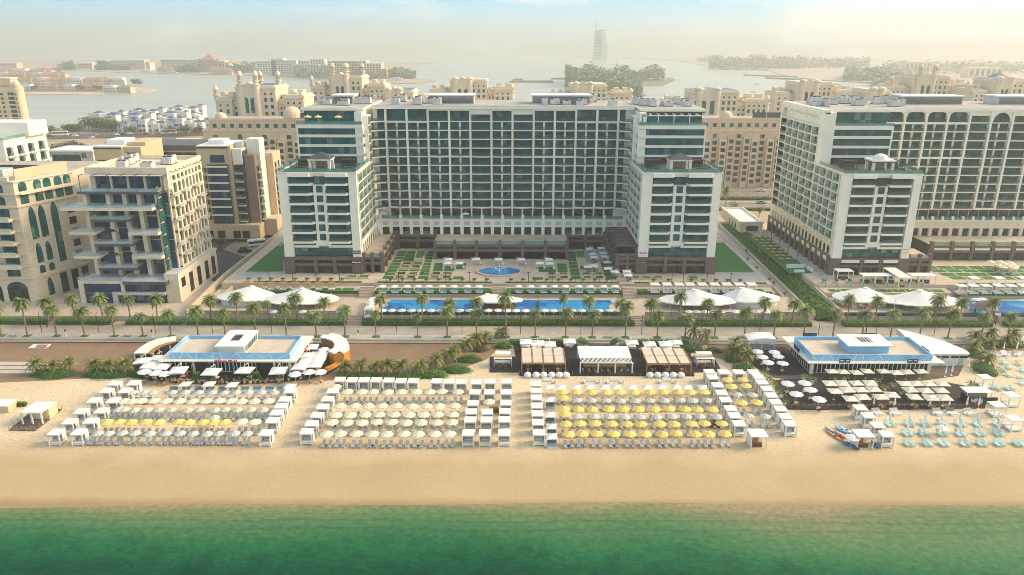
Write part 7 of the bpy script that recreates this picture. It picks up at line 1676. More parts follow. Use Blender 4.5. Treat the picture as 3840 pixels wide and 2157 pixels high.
for a in ((81., 165.4, 92, 167.5), (81, 171, 92, 172.8), (81, 167.5, 85.0, 171), (88.2, 167.5, 92, 171)): bx.box(a[0], a[1], 6.5, a[2], a[3], 6.8, 'white_roof')
bx.box(85, 167.5, 6.5, 88.2, 171, 6.55, 'dark_metal'); 
for k in range(4): bx.box(85.2 + .8 * k, 167.6, 6.56, 85.5 + .8 * k, 170.9, 6.75, 'equipment')
for x in (978, 1568):
 a = G('c', x, 305, 3.85)
 o = MB(); o.box(a[0] - 1.3, 162.05, 3.82, a[0] - .05, 162.15, 4.75, 'sign_navy'); o.box(a[0] + .05, 162.05, 3.82, a[0] + 1.3, 162.15, 4.75, 'sign_navy'); s = obj('sign', o, t.root, t.loc); o = MB()
 for sx in (-1.1, .25): o.box(a[0] + sx, 162.02, 4.3, a[0] + sx + .8, 162.04, 4.48, 'panel_white_line'); o.box(a[0] + sx + .1, 162.02, 4.05, a[0] + sx + .6, 162.04, 4.12, 'panel_white_line')
 obj('lettering', o, s, t.loc)
for x0, y0, dx, dy in ((70.4, 169.5, 0, 1), (101.6, 168.5, 0, 1), (77, 178.3, 1, 0), (92.5, 178.3, 1, 0)): o = MB(); o.box(x0 - dx * 1.7 - .06, y0 - dy * 1.7 - .06, 3.82, x0 + dx * 1.7 + .06, y0 + dy * 1.7 + .06, 4.9, 'sign_navy'); obj('sign', o, t.root, t.loc)
t.done()
t = T('beach_kiosk', 'white barrel-roofed kiosk with blue tiled counter left of the navy-signed restaurant', 'kiosk', (58, 175, .1))
x0, y0 = G('c', 160, 135, 3.2); x1 = G('c', 400, 135, 3.2)[0]
t['roof'].extr([(x0 + (x1 - x0) * k / 10, 3.2 + 1.0 * math.sin(math.pi * (.12 + .6 * k / 10)) - .35) for k in range(11)] + [(x1, 2.9), (x0, 2.9)], 'Y', y0, y0 + 4.5, 'white_roof'); t['counter'].box(x0 + .2, y0 + .2, .2, x1 - .2, y0 + .8, 1.9, 'cushion_blue'); t['counter_base'].box(x0 + .1, y0 + .1, .2, x1 - .1, y0 + .9, .5, 'wood_dark')
for a in (x0 + .2, x1 - .2, (x0 + x1) / 2):
 for b in (y0 + .2, y0 + 4.2): mb = MB(); mb.box(a - .1, b - .1, .2, a + .1, b + .1, 2.89, 'white_paint'); t.many('post', mb)
t.done()
t = T('service_building', 'white curved-roof building at the right end of the navy-signed restaurant', 'building', (106, 172, .1))
P0 = [G('c', *p, 3.4) for p in ((1570, 70), (1700, 95), (1850, 130), (1960, 165), (2030, 195), (1990, 205), (1760, 205))]
t['wall'].prism([(101.9, 168.4), (112.4, 168.6), (112.6, 171.5), (103, 181.5), (101.9, 181.5)], .1, 3.2, 'white_paint'); t['roof'].prism([(101.4, 168.2), (112.7, 168.4), (113, 170.5), (109.5, 175), (104.5, 180), (101.4, 182.4)], 3.2, 3.6, 'white_roof', None, [3.5, 3.5, 3.5, 4.3, 4.6, 4.6])
for x in (104.5, 106.8, 109.2, 111.3): F('-Y', 168.4).window(t, x - .9, x + .9, 2.4, 2.9, .12, 'glass_dark', nu=2)
for x in (106, 111): mb = MB(); F('-Y', 168.5).box(mb, x - .5, x + .5, 0, .06, .2, 2.1, 'panel_grey'); t.many('door', mb)
t.done()
t = T('restaurant_deck', 'dark timber deck with rope fence in front of the navy-signed restaurant', 'deck', (88, 152, .05))
t['floor'].prism([G('c', *p, .3) for p in ((370, 480), (480, 735), (1500, 735), (2235, 722), (2260, 570), (1900, 500), (1290, 480), (800, 470), (560, 470))], .02, .3, 'deck_brown', 'deck_black')
rp = t['rope']; A_, B_ = G('c', 485, 728, .3), G('c', 2200, 720, .3)
for k in range(34):
 x = A_[0] + (B_[0] - A_[0]) * k / 33; y = A_[1] + (B_[1] - A_[1]) * k / 33 + .15; mb = MB(); mb.tube([(x, y, .3), (x, y, 1.25)], .06, 'wood_warm', 6); t.many('fence_post', mb)
 if k < 33: x2 = x + (B_[0] - A_[0]) / 33; rp.tube([(x, y, 1.1), ((x + x2) / 2, y, .9), (x2, y, 1.1)], .025, 'tan_paint', 4)
t.done()
U2 = {'white parasol on the round deck left of the navy-signed restaurant': (WHT, [(238, 225), (385, 230), (278, 272), (420, 267), (330, 320), (457, 328)], 2.15, .2, 1.05, CHD), 'white parasol on the left end of the rope-fenced deck': (WHT, [(500, 505), (650, 500), (705, 560), (580, 598), (775, 643)], 2.15, .3, 1.12, CHD), 'beige square parasol along the navy-signed front': (SQB, [(885, 400), (985, 405), (1100, 412), (1195, 398), (1340, 400), (1455, 412), (1550, 405), (1672, 400)], 2.4, .2, .85, None),
      'beige square parasol, back row of the rope-fenced deck': (SQB, [(870, 505), (980, 503), (1105, 505), (1225, 503), (1525, 508), (1630, 507), (1740, 507), (1860, 510)], 2.4, .3, .9, None), 'off-white square parasol, middle row of the rope-fenced deck': (SQB, [(915, 575), (1025, 560), (1140, 562), (1258, 558), (1580, 562), (1715, 570), (1848, 568)], 2.4, .3, .92, None), 'off-white square parasol, front row of the rope-fenced deck': (SQB, [(1050, 640), (1160, 625), (1320, 625), (1415, 605), (1610, 623), (1758, 630), (1878, 630)], 2.4, .3, .92, CHB)}
for lb, (pr, ps, h, zb, sc, ch) in U2.items():
 xs = sorted(p[0] for p in ps)
 for p in ps:
  k = od(xs.index(p[0]), len(ps)); q = umb(pr, 'c', p[0], p[1], zb, '%s, %s' % (lb, k), 'parasols at the navy-signed restaurant', h, rnd.uniform(-.06, .06), sc)
  if ch: seats((q[0] - .2, q[1] - .9), zb, TBW, ch, 'by parasol %s, %s' % ('on round deck' if 'round' in lb else 'at left end of roped deck' if 'left end' in lb else 'in front row of roped deck', k), 'at the navy-signed restaurant', 3 if 'row' not in lb else 2, .8)
for k, (x, y) in enumerate([(1123, 690), (1250, 690), (1430, 700), (1742, 700), (1910, 700), (2065, 695), (2170, 700), (2080, 365), (1935, 410), (1880, 420)]): p = G('c', x, y + 35, .05); CLW.put((p[0], p[1], .05 if y > 600 else .2), 0, 'closed white parasol by the rope-fenced deck, %s' % od(sorted([1123, 1250, 1430, 1742, 1910, 2065, 2170, 2080, 1935, 1880]).index(x), 10), 'closed white parasols')
PPL = [(300, 440), (318, 482), (345, 512), (373, 545), (405, 595), (440, 635), (478, 695), (640, 480), (715, 510), (1425, 545), (1495, 605), (2105, 545), (2160, 560), (915, 480), (990, 490), (1280, 510), (1350, 580)]
for k, (x, y) in enumerate(PPL): p = G('c', x, y, .3); PTP.put((p[0], p[1], .2), .7 * k, 'potted palm at the navy-signed restaurant, %s' % od(sorted(a for a, b in PPL).index(x), len(PPL)), 'potted palms', .8 + .1 * (k % 3))
t = T('food_kiosk', 'black kiosk with food pictures and white roof, right end of rope-fenced deck', 'kiosk', (112, 152, .1)); x0, y0 = G('c', 2090, 650, 1.5); x1 = G('c', 2345, 650, 1.5)[0]
t['wall'].box(x0, y0, .3, x1, y0 + .15, 1.9, 'black_paint'); t['wall'].box(x0, y0 + .151, .3, x0 + .15, y0 + 3, 1.9, 'black_paint'); t['picture'].box(x0 + .6, y0 - .04, .5, x0 + 3.2, y0 - .005, 1.7, 'mural'); t['roof'].box(x0 - .2, y0 + .6, 2.7, x1 - .8, y0 + 3.6, 2.85, 'white_roof')
for a in (x0, x1 - 1): mb = MB(); mb.box(a, y0 + .8, .3, a + .1, y0 + .9, 2.69, 'plastic_white'); t.many('post', mb)
t.done()
# ---- the beach bar
t = T('bar_deck', 'black timber deck of the beach bar', 'deck', (22, 162, .05))
t['floor'].prism([G('b', *p, .25) for p in ((345, 195), (2150, 200), (2205, 518), (405, 512))], .02, .25, 'deck_black')
for P in (((105, 320), (370, 320), (395, 478), (100, 478)), ((2165, 320), (2400, 320), (2485, 470), (2200, 480))): q = MB(); q.prism([G('b', *p, .25) for p in P], .02, .245, 'deck_black'); t.many('side_floor', q)
A_, B_ = G('b', 405, 508, .25), G('b', 2200, 510, .25)
for k in range(24):
 if 9 < k < 15 and k % 2: continue
 x = A_[0] + (B_[0] - A_[0]) * k / 23; mb = MB(); mb.tube([(x, A_[1] + .2, .25), (x, A_[1] + .2, 1.1)], .05, 'wood_warm', 6); t.many('fence_post', mb)
t.done()
def wood_pergola(label, x0, x1, y0, y1, seat):
 t = T('wooden_pergola', label, 'pergola', ((x0 + x1) / 2, y0, .25)); w = t['beam']
 for i in range(5): x = x0 + (x1 - x0) * i / 4; w.box(x - .1, y0, 2.95, x + .1, y1, 3.22, 'wood_warm')
 for i in range(3): y = y0 + (y1 - y0) * i / 2; w.box(x0 - .15, y - .12, 2.9 - .2, x1 + .15, y + .12, 2.949, 'wood_warm')
 for i in range(4):
  for j in range(2): mb = MB(); xa, xb = x0 + (x1 - x0) * i / 4 + .15, x0 + (x1 - x0) * (i + 1) / 4 - .15; ya, yb = y0 + (y1 - y0) * j / 2 + .1, y0 + (y1 - y0) * (j + 1) / 2 - .1; mb.box(xa, ya, 3.02, xb, yb, 3.1, 'shade_beige'); t.many('shade_panel', mb)
 for x in (x0, (x0 + x1) / 2, x1):
  for y in (y0, y1): mb = MB(); mb.box(x - .12, y - .12, .25, x + .12, y + .12, 2.69, 'wood_warm'); t.many('post', mb)
 t.done()
wood_pergola('timber pergola with beige shade panels, left of the white bar', 2.4, 12.9, 163.2, 172.2, 0); wood_pergola('timber pergola with beige shade panels, right of the white bar', 32.4, 43.0, 163.0, 172.2, 1)
t = T('beach_bar', 'white louvre-roofed beach bar with a long counter and stools', 'bar', (22.7, 163.6, .25))
t['roof'].prism([(16.4, 165.8), (29.1, 165.8), (29.1, 172.4), (16.4, 172.4)], 3.1, 3.3, 'white_roof', None, [3.25, 3.25, 3.6, 3.6])
for k in range(40): x = 16.6 + .31 * k; t['louvre'].box(x, 163.5, 3.1, x + .12, 165.79, 3.25, 'plastic_white')
t['frame'].box(16.3, 163.3, 2.9, 29.2, 163.49, 3.2, 'plastic_white')
for x in (16.5, 20.8, 24.9, 29.0):
 for y in (163.6, 172): mb = MB(); mb.box(x - .15, y - .15, .25, x + .15, y + .15, 2.89, 'plastic_white'); t.many('post', mb)
t['counter'].box(17.6, 167, .25, 28, 168, 1.35, 'wood_pale'); t['counter_top'].box(17.4, 166.8, 1.351, 28.2, 168.1, 1.43, 'plastic_white'); t['back_shelf'].box(17.4, 170.6, .25, 28.2, 171.2, 2.6, 'wood_dark'); t.done()
BS = chair('bar_stool', 'wood_pale', .7)
for k in range(12): BS.put((18.2 + .84 * k, 166.2, .25), math.pi, 'pale bar stool at the white beach bar counter, %s' % od(k, 12), 'bar stools at the beach bar')
for k in range(8): CHB.put((17.2 + 1.55 * k, 164.2, .25), .6 * k, 'wooden chair at the front of the white beach bar, %s' % od(k, 8), 'chairs at the white beach bar')
for i, (xa, lb) in enumerate(((3.6, 'left'), (33.6, 'right'))):
 for k in range(3):
  for j in range(2): seats((xa + 3.6 * k + .3, 164.6 + 3.2 * j), .25, TBR, CHB, 'under %s timber pergola, %s, %s row' % (lb, ('left', 'middle', 'right')[k], ('front', 'back')[j]), 'under the timber pergolas', 2, .7)
UB = [(472, 160), (593, 172), (715, 182), (920, 152), (1563, 165), (1745, 182), (1905, 178), (2015, 165)]
for k, (x, y) in enumerate(UB): umb(SQW, 'b', x, y, .25, 'white square umbrella behind the beach bar, %s' % od(k, 8), 'white umbrellas behind the beach bar', 2.5, 0, 1.05); p = G('b', x, y + 60, .25); DBW.put((p[0], p[1], .25), .3 * (k % 3 - 1), 'pale sofa bed below the square umbrella behind the beach bar, %s' % od(k, 8), 'sofa beds behind the beach bar')
for k, (x, y) in enumerate([(540, 230), (688, 230), (808, 230), (1690, 228), (1815, 225), (1945, 228)]): umb(WHT, 'b', x, y, .25, 'round white parasol just behind the timber pergolas, %s' % od(k, 6), 'round parasols behind the pergolas', 2.2)
PD_ = [490, 577, 655, 738, 816, 884, 1746, 1826, 1905, 1985, 2063]
o = MB(); o.rings([(.55, 0), (.85, .2), (.9, .5), (.75, .95), (.4, 1.2)], 'plastic_white', 12); e = obj('pod_seat', o); e['category'] = 'seat'; c = MB(); c.box(-.5, -.87, .2, .5, -.5, .5, 'cushion_pale'); obj('cushion', c, e); PS = Once(e)
for k, x in enumerate(PD_): p = G('b', x, 520, .3); PS.put((p[0], p[1], .06), 0, 'white pod seat on the sand below the bar deck, %s' % od(k, 11), 'white pod seats', (1.05, 1.05, .95))
def sofa_set():
 o = MB(); o.box(-1.1, .6, 0, 1.1, 1.3, .4, 'plastic_white'); o.box(-1.1, 1.2, .4, 1.1, 1.35, .75, 'plastic_white'); e = obj('sofa', o); c = MB(); c.box(-1, .62, .4, 1, 1.18, .55, 'cushion_pale'); obj('cushion', c, e); return Once(e)
SF = sofa_set(); AR_ = None
for k, x in enumerate((695, 1150, 1388, 1925)):
 p = G('b', x, 590, .1); SF.put((p[0], p[1], .06), 0, 'white sofa on the sand before the bar, %s' % od(k, 4), 'white beach sofas')
 for s in (-1, 1): SF.put((p[0] + s * .9, p[1] - .1, .06), -s * math.pi / 2, 'white side seat %s of the white sofa before the bar, %s' % ('left' if s < 0 else 'right', od(k, 4)), 'white side seats', (.45, .8, .9))
for lb, x, y in (('left', 235, 300), ('right', 2300, 300)):
 p = G('b', x, y, 2.6); t = T('cabana_hut', 'white slatted cabana hut with wicker chairs on the black deck, %s of the bar' % lb, 'cabana', (p[0], p[1] - 1, .25)); x0, x1, y0, y1 = p[0] - 2.2, p[0] + 2.2, p[1] - 3, p[1] + .9
 t['roof'].box(x0 + .3, y1 - 1.8, 2.9, x1 - .3, y1, 3.05, 'white_roof'); t['shade'].box(x0 + .4, y1 - 2.3, 2.5, x1 - .4, y1 - 1.85, 2.6, 'wood_orange')
 for k in range(7): t['slat_wall'].box(x0, y0 + .6, .6 + .25 * k, x0 + .08, y1 - 1, .8 + .25 * k, 'plastic_white'); t['slat_wall'].box(x1 - .08, y0 + .6, .6 + .25 * k, x1, y1 - 1, .8 + .25 * k, 'plastic_white')
 t['canopy'].box(x0, y0 + .8, 2.3, x1, y1 - 2.2, 2.4, 'plastic_white'); t['bench'].box(x0 + .3, y1 - 1.6, .25, x1 - .3, y1 - .3, .75, 'cushion_pale')
 for a in (x0 + .05, p[0], x1 - .15):
  for b in (y0 + .6, y1 - .1): mb = MB(); mb.box(a, b, .25, a + .1, b + .1, 2.29 if b < y1 - 1 else 2.89, 'plastic_white'); t.many('post', mb)
 t.done()
 for s in (-1, 1): m = MB(); m.box(-.5, -.5, 0, .5, .5, .6, 'wood_dark'); m.box(-.5, .35, .601, .5, .5, .95, 'wood_dark'); mesh_thing('wicker_chair', m, 'brown wicker chair, %s of the pair before the %s cabana hut' % ('left' if s < 0 else 'right', lb), 'chair', (p[0] + s * .8, y0 + .2, .25), 'wicker chairs', True)
# ---------------------------------------------------------------- the beach: parasols, loungers, cabanas
LNG = []; S1, S2, S3 = 'left block', 'middle block', 'right block'
def rowp(f, proto, colour, y, xs, row, sec, pair=True, off=.66):
 xs = sorted(xs)
 for k, x in enumerate(xs):
  nm = '%s of %s, %s' % (row, sec, od(k, len(xs))); p = umb(proto, f, x + rnd.uniform(-2, 2), y + rnd.uniform(-2, 2), .08, '%s beach umbrella, %s' % (colour, nm), '%s beach umbrellas in the %s' % (colour, sec), 2.1, rnd.uniform(-.3, .3))
  if pair:
   for s in (-1, 1): LNG.append((p[0] + s * off, p[1] - .75 + rnd.uniform(-.12, .12), 'grey lounger %s under %s umbrella, %s' % ('left' if s < 0 else 'right', colour, nm)))
   if k % 3 == 0: STB.put((p[0], p[1] - .6, .08), 0, 'white side table, %s umbrella, %s' % (colour, nm), 'small tables under the beach umbrellas')
rowp('7', STR, 'striped', 301, [493, 550, 615, 680, 752, 835, 905, 970, 1040, 1100, 1180, 1242], 'front row', S1, False)
rowp('7', YEL, 'yellow', 250, [540, 600, 660, 735, 802, 897, 950, 1022, 1078, 1133], 'second row', S1); rowp('7', CRM, 'cream', 249, [1216, 1280], 'second row', S1)
rowp('7', STR, 'striped', 182, [595, 627, 675, 740, 800, 862, 943, 1007, 1080, 1133, 1195, 1260, 1325], 'third row', S1); rowp('7', STR, 'striped', 222, [1078], 'lone one before the third row', S1, False)
rowp('7', CRM, 'cream', 143, [625, 668, 712, 777, 838, 905, 972, 1037, 1103, 1163, 1218, 1282, 1352], 'fourth row', S1, False); rowp('7', STR, 'striped', 95, [670, 724, 770, 868, 930, 1000, 1068, 1130, 1190, 1250, 1315, 1380], 'back row', S1)
XA = [450, 468, 497, 520, 555, 590, 606, 657, 690, 738, 770, 815, 845, 880, 910, 945, 980, 1000, 1020, 1050, 1075, 1105, 1125, 1150, 1168, 1190, 1228, 1250]
for k, x in enumerate(XA): p = G('7', x, 348, .3); LNG.append((p[0], p[1], 'grey lounger in the dense row nearest the sea, %s, %s' % (od(k, len(XA)), S1)))
for y, n, rw in ((216, 24, 'row before the third umbrella row'), (125, 18, 'row behind the fourth umbrella row')):
 for k in range(n): x = 565 + (1370 - 565) * k / (n - 1); p = G('7', x, y, .3); LNG.append((p[0], p[1], 'grey lounger, %s, %s, %s' % (rw, od(k, n), S1))) if k % 3 != 2 else None
for k, x in enumerate([868, 932, 995, 1052, 1115, 1170, 1228, 1290, 1352, 1410]): p = G('7', x, 88, .4); DBL.put((p[0], p[1], .08), 0, 'blue double daybed in the back row of the left block, %s' % od(k, 10), 'blue double daybeds on the sand')
rowp('7', CRM, 'cream', 97, [1748, 1820, 1880, 1953, 2022, 2093, 2163, 2222, 2303], 'back row', S2); rowp('7', CRM, 'cream', 168, [1712, 1787, 1853, 1923, 1998, 2073, 2143, 2213, 2287], 'fourth row', S2); rowp('7', CRM, 'cream', 212, [1688, 1765, 1837, 1910, 1985, 2060, 2133, 2203, 2280], 'third row', S2); rowp('7', CRM, 'cream', 250, [1672, 1747, 1820, 1895, 1972, 2047, 2120, 2200, 2275], 'second row', S2); rowp('7', CRM, 'cream', 310, [1643, 1715, 1797, 1877, 1950, 2032, 2105, 2187, 2260], 'front row', S2)
umb(CRM, '7', 1690, 72, .08, 'single cream beach umbrella at the left end behind the middle block', None, 2.1); umb(CRM, '7', 2463, 148, .08, 'single cream beach umbrella among the cabanas right of the middle block', None, 2.1)
rowp('8', YEL, 'yellow', 98, [250, 324, 396, 472, 542, 612, 690, 762, 838, 897, 965], 'back row', S3); rowp('8', STR, 'striped', 134, [330, 400, 475, 546, 622, 697, 770, 847, 911, 983], 'fifth row', S3); rowp('8', YEL, 'yellow', 184, [264, 333, 406, 487, 561, 638, 717, 793, 871, 930, 1007], 'fourth row', S3); rowp('8', STR, 'striped', 216, [330, 413, 487, 567, 645, 729, 805, 881, 947, 1032], 'third row', S3); rowp('8', YEL, 'yellow', 257, [271, 342, 420, 500, 575, 651, 742, 813, 900, 970, 1055], 'second row', S3); rowp('8', YEL, 'yellow', 309, [284, 351, 426, 510, 593, 669, 757, 826, 921, 990, 1072], 'front row', S3)
umb(YEL, '8', 256, 127, .08, 'yellow beach umbrella at the left end of the striped fifth row', None, 2.1); umb(YEL, '8', 267, 210, .08, 'yellow beach umbrella at the left end of the striped third row', None, 2.1)
SG = 'small group by the right cabanas'
rowp('8', YEL, 'yellow', 37, [1083, 1162], 'back row', SG); rowp('8', YEL, 'yellow', 68, [1103, 1178], 'second row', SG); rowp('8', STR, 'striped', 107, [1133, 1208], 'third row', SG); rowp('8', YEL, 'yellow', 151, [1155, 1230], 'fourth row', SG); rowp('8', STR, 'striped', 213, [1192, 1275], 'front row', SG)
for k, x in enumerate([187, 246, 322, 390, 463, 525, 603, 680, 752, 825, 882, 960]): umb(SQS, '8', x, 66, .08, 'white square beach umbrella in the row before the bar, %s' % od(k, 12), 'white square beach umbrellas', 2.1, 0, .9)
for k, (x, y) in enumerate([(193, 128), (192, 205), (200, 262), (201, 312)]):
 p = umb(SQS, '8', x, y, .08, 'white square umbrella in the column left of the right block, %s from the bar' % ORD[k + 1], 'white square umbrellas in a column', 2.1, 0, .9); DBL.put((p[0], p[1] - .9, .08), 0, 'blue double daybed under the %s square umbrella of the column' % ORD[k + 1], 'blue double daybeds on the sand')
# blue loungers to the right
LB = []
RB = [(257, [1902, 2000, 2080, 2165, 2255, 2345, 2445], 'back row'), (305, [1990, 2070, 2163, 2255, 2352, 2448], 'middle row'), (355, [1995, 2088, 2172, 2277, 2362, 2450, 2547], 'front row')]
for y, xs, rw in RB:
 for k, x in enumerate(xs):
  for s in (-1, 1): p = G('8', x + s * 14, y, .3); LBL.put((p[0], p[1], .08), rnd.uniform(-.1, .1) + .12, 'turquoise sun lounger, %s of pair, %s, %s, right end of the beach' % ('left' if s < 0 else 'right', rw, od(k, len(xs))), 'turquoise sun loungers')
  p = G('8', x, y - 4, .1)
  if rw != 'front row': CLW.put((p[0], p[1] + .3, .08), 0, 'closed white parasol between turquoise loungers, %s, %s' % (rw, od(k, len(xs))), 'closed parasols between turquoise loungers', .95)
umb(WHT, '8', 2168, 268, .08, 'open white parasol among the turquoise loungers', None, 2.1)
UR = [(2390, 330), (2440, 370), (2400, 395), (2440, 440), (2530, 340), (2560, 400), (2540, 460), (2300, 545), (2350, 560), (2420, 555), (2470, 560), (2555, 510)]
for k, (x, y) in enumerate(UR): p = G('c', x, y, .3); LBL.put((p[0], p[1], .08), .2, 'turquoise sun lounger beyond the food kiosk, %s' % od(rank(UR)[k], 12), 'turquoise sun loungers beyond the kiosk')
for k, (x, y) in enumerate([(2295, 200), (2390, 205), (2505, 205), (2415, 300), (2555, 280)]): p = G('c', x, y + 30, .05); CLW.put((p[0], p[1], .08), 0, 'closed white parasol on the sand beyond the shrubs, %s' % od(sorted([2295, 2390, 2505, 2415, 2555]).index(x), 5), 'closed parasols beyond the shrubs')
for k, (x, y) in enumerate([(2320, 255), (2410, 255), (2520, 255)]): p = G('c', x, y, .3); DBW.put((p[0], p[1], .08), .3, 'pale double lounger beyond the shrubs, %s' % od(k, 3), 'pale double loungers')
for k, x in enumerate([1838, 1928, 2145, 2215, 2303]): p = G('8', x, 197, .4); DBW.put((p[0], p[1], .08), .15, 'pale double lounger below the rope-fenced deck, %s' % od(k, 5), 'pale double loungers')
# grey loungers: the 300 nearest are things, the rest one mass
LNG.sort(key=lambda q: q[1])
for x, y, lb in LNG[:245]: LG.put((x, y, .08), rnd.uniform(-.06, .06), lb, 'grey sun loungers')
rest = MB(); src = [LG.root.data] + [c.data for c in LG.root.children]
for x, y, lb in LNG[245:]:
 for me in src:
  i = len(rest.v); rest.v += [(v.co.x + x, v.co.y + y, v.co.z + .08) for v in me.vertices]
  for p in me.polygons: rest.f.append(tuple(i + j for j in p.vertices)); rest.m.append(rest.mi(me.materials[p.material_index].name))
if rest.v: o = obj('sun_loungers', rest); tag(o, 'rows of grey sun loungers at the back of the beach blocks', 'sun loungers', None, 'stuff')
# cabanas
CB = {'outer left column beside the left block': ('7', [(281, 60), (541, 98), (0, 0)])}
cols = [('outer column left of the left block', '7', [(285, 308), (353, 255), (412, 203), (478, 148), (540, 98), (580, 62)]), ('inner column left of the left block', '7', [(400, 308), (459, 252), (514, 200), (574, 148), (634, 98), (675, 60)]), ('column right of the left block', '7', [(1340, 312), (1373, 248), (1394, 210), (1415, 176), (1434, 142), (1462, 98)]),
  ('row behind the middle block', '7', [(1710, 42), (1773, 44), (1833, 44), (1893, 44), (1957, 46), (2018, 48), (2080, 48), (2198, 50), (2260, 52), (2322, 53), (2398, 54), (2465, 52), (2548, 52)]), ('column left of the middle block', '7', [(1545, 305), (1570, 264), (1598, 222), (1625, 180), (1650, 140), (1675, 100)]), ('first column right of the middle block', '7', [(2356, 312), (2367, 246), (2372, 204), (2380, 162), (2390, 106)]), ('second column right of the middle block', '7', [(2440, 312), (2448, 246), (2452, 206), (2463, 106)]), ('third column right of the middle block', '7', [(2537, 312), (2538, 244), (2541, 202), (2545, 160), (2546, 106)]),
  ('column left of the right block', '8', [(136, 310), (132, 258), (128, 214), (126, 174), (123, 133), (121, 98), (120, 64)]), ('slanting column right of the right block', '8', [(1141, 265), (1118, 224), (1098, 188), (1073, 144), (1053, 108), (1033, 70), (1008, 30), (993, 2)]), ('outermost slanting column by the rope-fenced deck', '8', [(1396, 265), (1372, 228), (1350, 190), (1325, 156), (1303, 122), (1282, 88), (1256, 56), (1238, 28), (1215, 4)]), ('pair at the head of the slanting columns', '8', [(1063, 4), (1140, 4)]), ('group left of the turquoise loungers', '8', [(1750, 184), (1790, 224), (1837, 272), (1882, 318)])]
for lb, f, ps in cols:
 for k, (x, y) in enumerate(ps):
  p = G(f, x, y, 2.0); CAB.put((p[0], p[1], .08), rnd.uniform(-.05, .05) + (.0), 'white curtained cabana, %s, %s' % (lb, ('%s from the sea' % ORD[k + 1]) if 'row' not in lb else od(k, len(ps))), 'white curtained cabanas on the beach')
OCB = [(2380, 20), (2512, 110), (2440, 158), (2525, 228)]
for k, (x, y) in enumerate(OCB): p = G('8', x, y, 2.5); TCB.put((p[0], p[1], .08), .1, 'white open-sided cabana at the right edge of the beach, %s' % od(sorted(a for a, b in OCB).index(x), 4), 'open cabanas at the right edge')
for lb, x, y in (('big white kiosk cabana with brown shelves, alone on the sand', 1235, 300), ('white kiosk cabana behind the kayaks', 1768, 302)):
 p = G('8', x, y, 2.8); t = T('beach_kiosk', lb, 'kiosk', (p[0], p[1], .08))
 for a in (-1.5, 1.5):
  for b in (-1.4, 1.4): mb = MB(); mb.box(p[0] + a - .08, p[1] + b - .08, .08, p[0] + a + .08, p[1] + b + .08, 2.69, 'plastic_white'); t.many('post', mb)
 t['roof'].box(p[0] - 1.7, p[1] - 1.6, 2.7, p[0] + 1.7, p[1] + 1.6, 2.85, 'canvas_white'); t['side_wall'].box(p[0] - 1.5, p[1] + 1.3, .08, p[0] + 1.5, p[1] + 1.38, 2.6, 'curtain_white'); t['side_wall'].box(p[0] - 1.5, p[1] - 1.2, .08, p[0] - 1.44, p[1] + 1.2, 2.6, 'curtain_white'); t['counter'].box(p[0] - .9, p[1] - .8, .08, p[0] + .9, p[1] - .3, .9, 'wood_dark'); t['shelf'].box(p[0] - .6, p[1] + .9, .08, p[0] + .7, p[1] + 1.25, 1.6, 'wood_warm'); t.done()
# kayaks by the kiosk
def kayak(m):
 mb = MB(); n = 10; rows = []
 for k in range(n + 1):
  u = -1 + 2 * k / n; w = .38 * max(.03, (1 - abs(u) ** 2.2)); z = .12 * abs(u) ** 2
  rows.append([(w * math.cos(a), u * 1.7, z + .17 + .17 * math.sin(a)) for a in [2 * math.pi * j / 8 for j in range(8)]])
 mb.loft(rows, m, True); c = MB(); c.rings([(.26, .35), (.2, .37)], 'dark_metal', 8, True); return mb, c
for k, (x, y, m, rz, lb, s) in enumerate([(1628, 320, 'kayak_orange', .35, 'long orange and blue kayak, outermost on the sand', 1.6), (1652, 315, 'kayak_red', .35, 'red kayak beside the orange one', 1.), (1660, 288, 'kayak_cyan', .55, 'pale blue kayak nearest the deck', 1.), (1690, 360, 'kayak_blue', .4, 'blue kayak nearest the sea', 1.15), (1715, 368, 'kayak_purple', .4, 'dark purple kayak beside the kiosk', 1.), (1828, 362, 'kayak_blue', .15, 'blue kayak standing right of the kiosk', .9), (1685, 290, 'plastic_white', .5, 'white kayak in the middle of the pile', 1.2), (1612, 300, 'kayak_blue', .35, 'blue kayak at the left end of the pile', 1.3)]):
 p = G('8', x, y, .2); mb, c = kayak(m); o = obj('kayak', mb, None, (0, 0, 0), (p[0], p[1], .1)); o.rotation_euler = (0, 0, rz); o.scale = (1.1, s, 1); tag(o, lb, 'kayak', 'kayaks by the kiosk'); obj('cockpit', c, o)
umb(WHT, '8', 1712, 325, .08, 'open cream parasol leaning over the kayaks', None, 1.9, 0, 1.1)
# brown bars among the cabanas, hut at the left edge
for lb, f, x, y in (('brown beach service cart among the cabanas right of the middle block', '7', 2485, 185), ('brown beach service cart in the right block', '8', 1005, 258)): p = G(f, x, y, .5); m = MB(); m.box(-.9, -.5, 0, .9, .5, 1.05, 'wood_dark'); m.box(-1, -.6, 1.051, 1, .6, 1.12, 'wood_warm'); m.box(.95, -.5, 0, 1.8, .4, .75, 'wood_dark'); mesh_thing('service_cart', m, lb, 'cart', (p[0], p[1], .08), None, True)
t = T('beach_hut', 'white-roofed hut with yellow shutters on a fenced platform at the left edge', 'hut', (-88, 141, .05)); P = [G('7', *p, .2) for p in ((45, 285), (178, 288), (312, 180), (180, 175))]; t['floor'].prism(P, .03, .25, 'deck_brown')
x0, y0 = G('7', 95, 200, 2.9); x1 = G('7', 205, 200, 2.9)[0]; y1 = G('7', 180, 145, 2.9)[1]
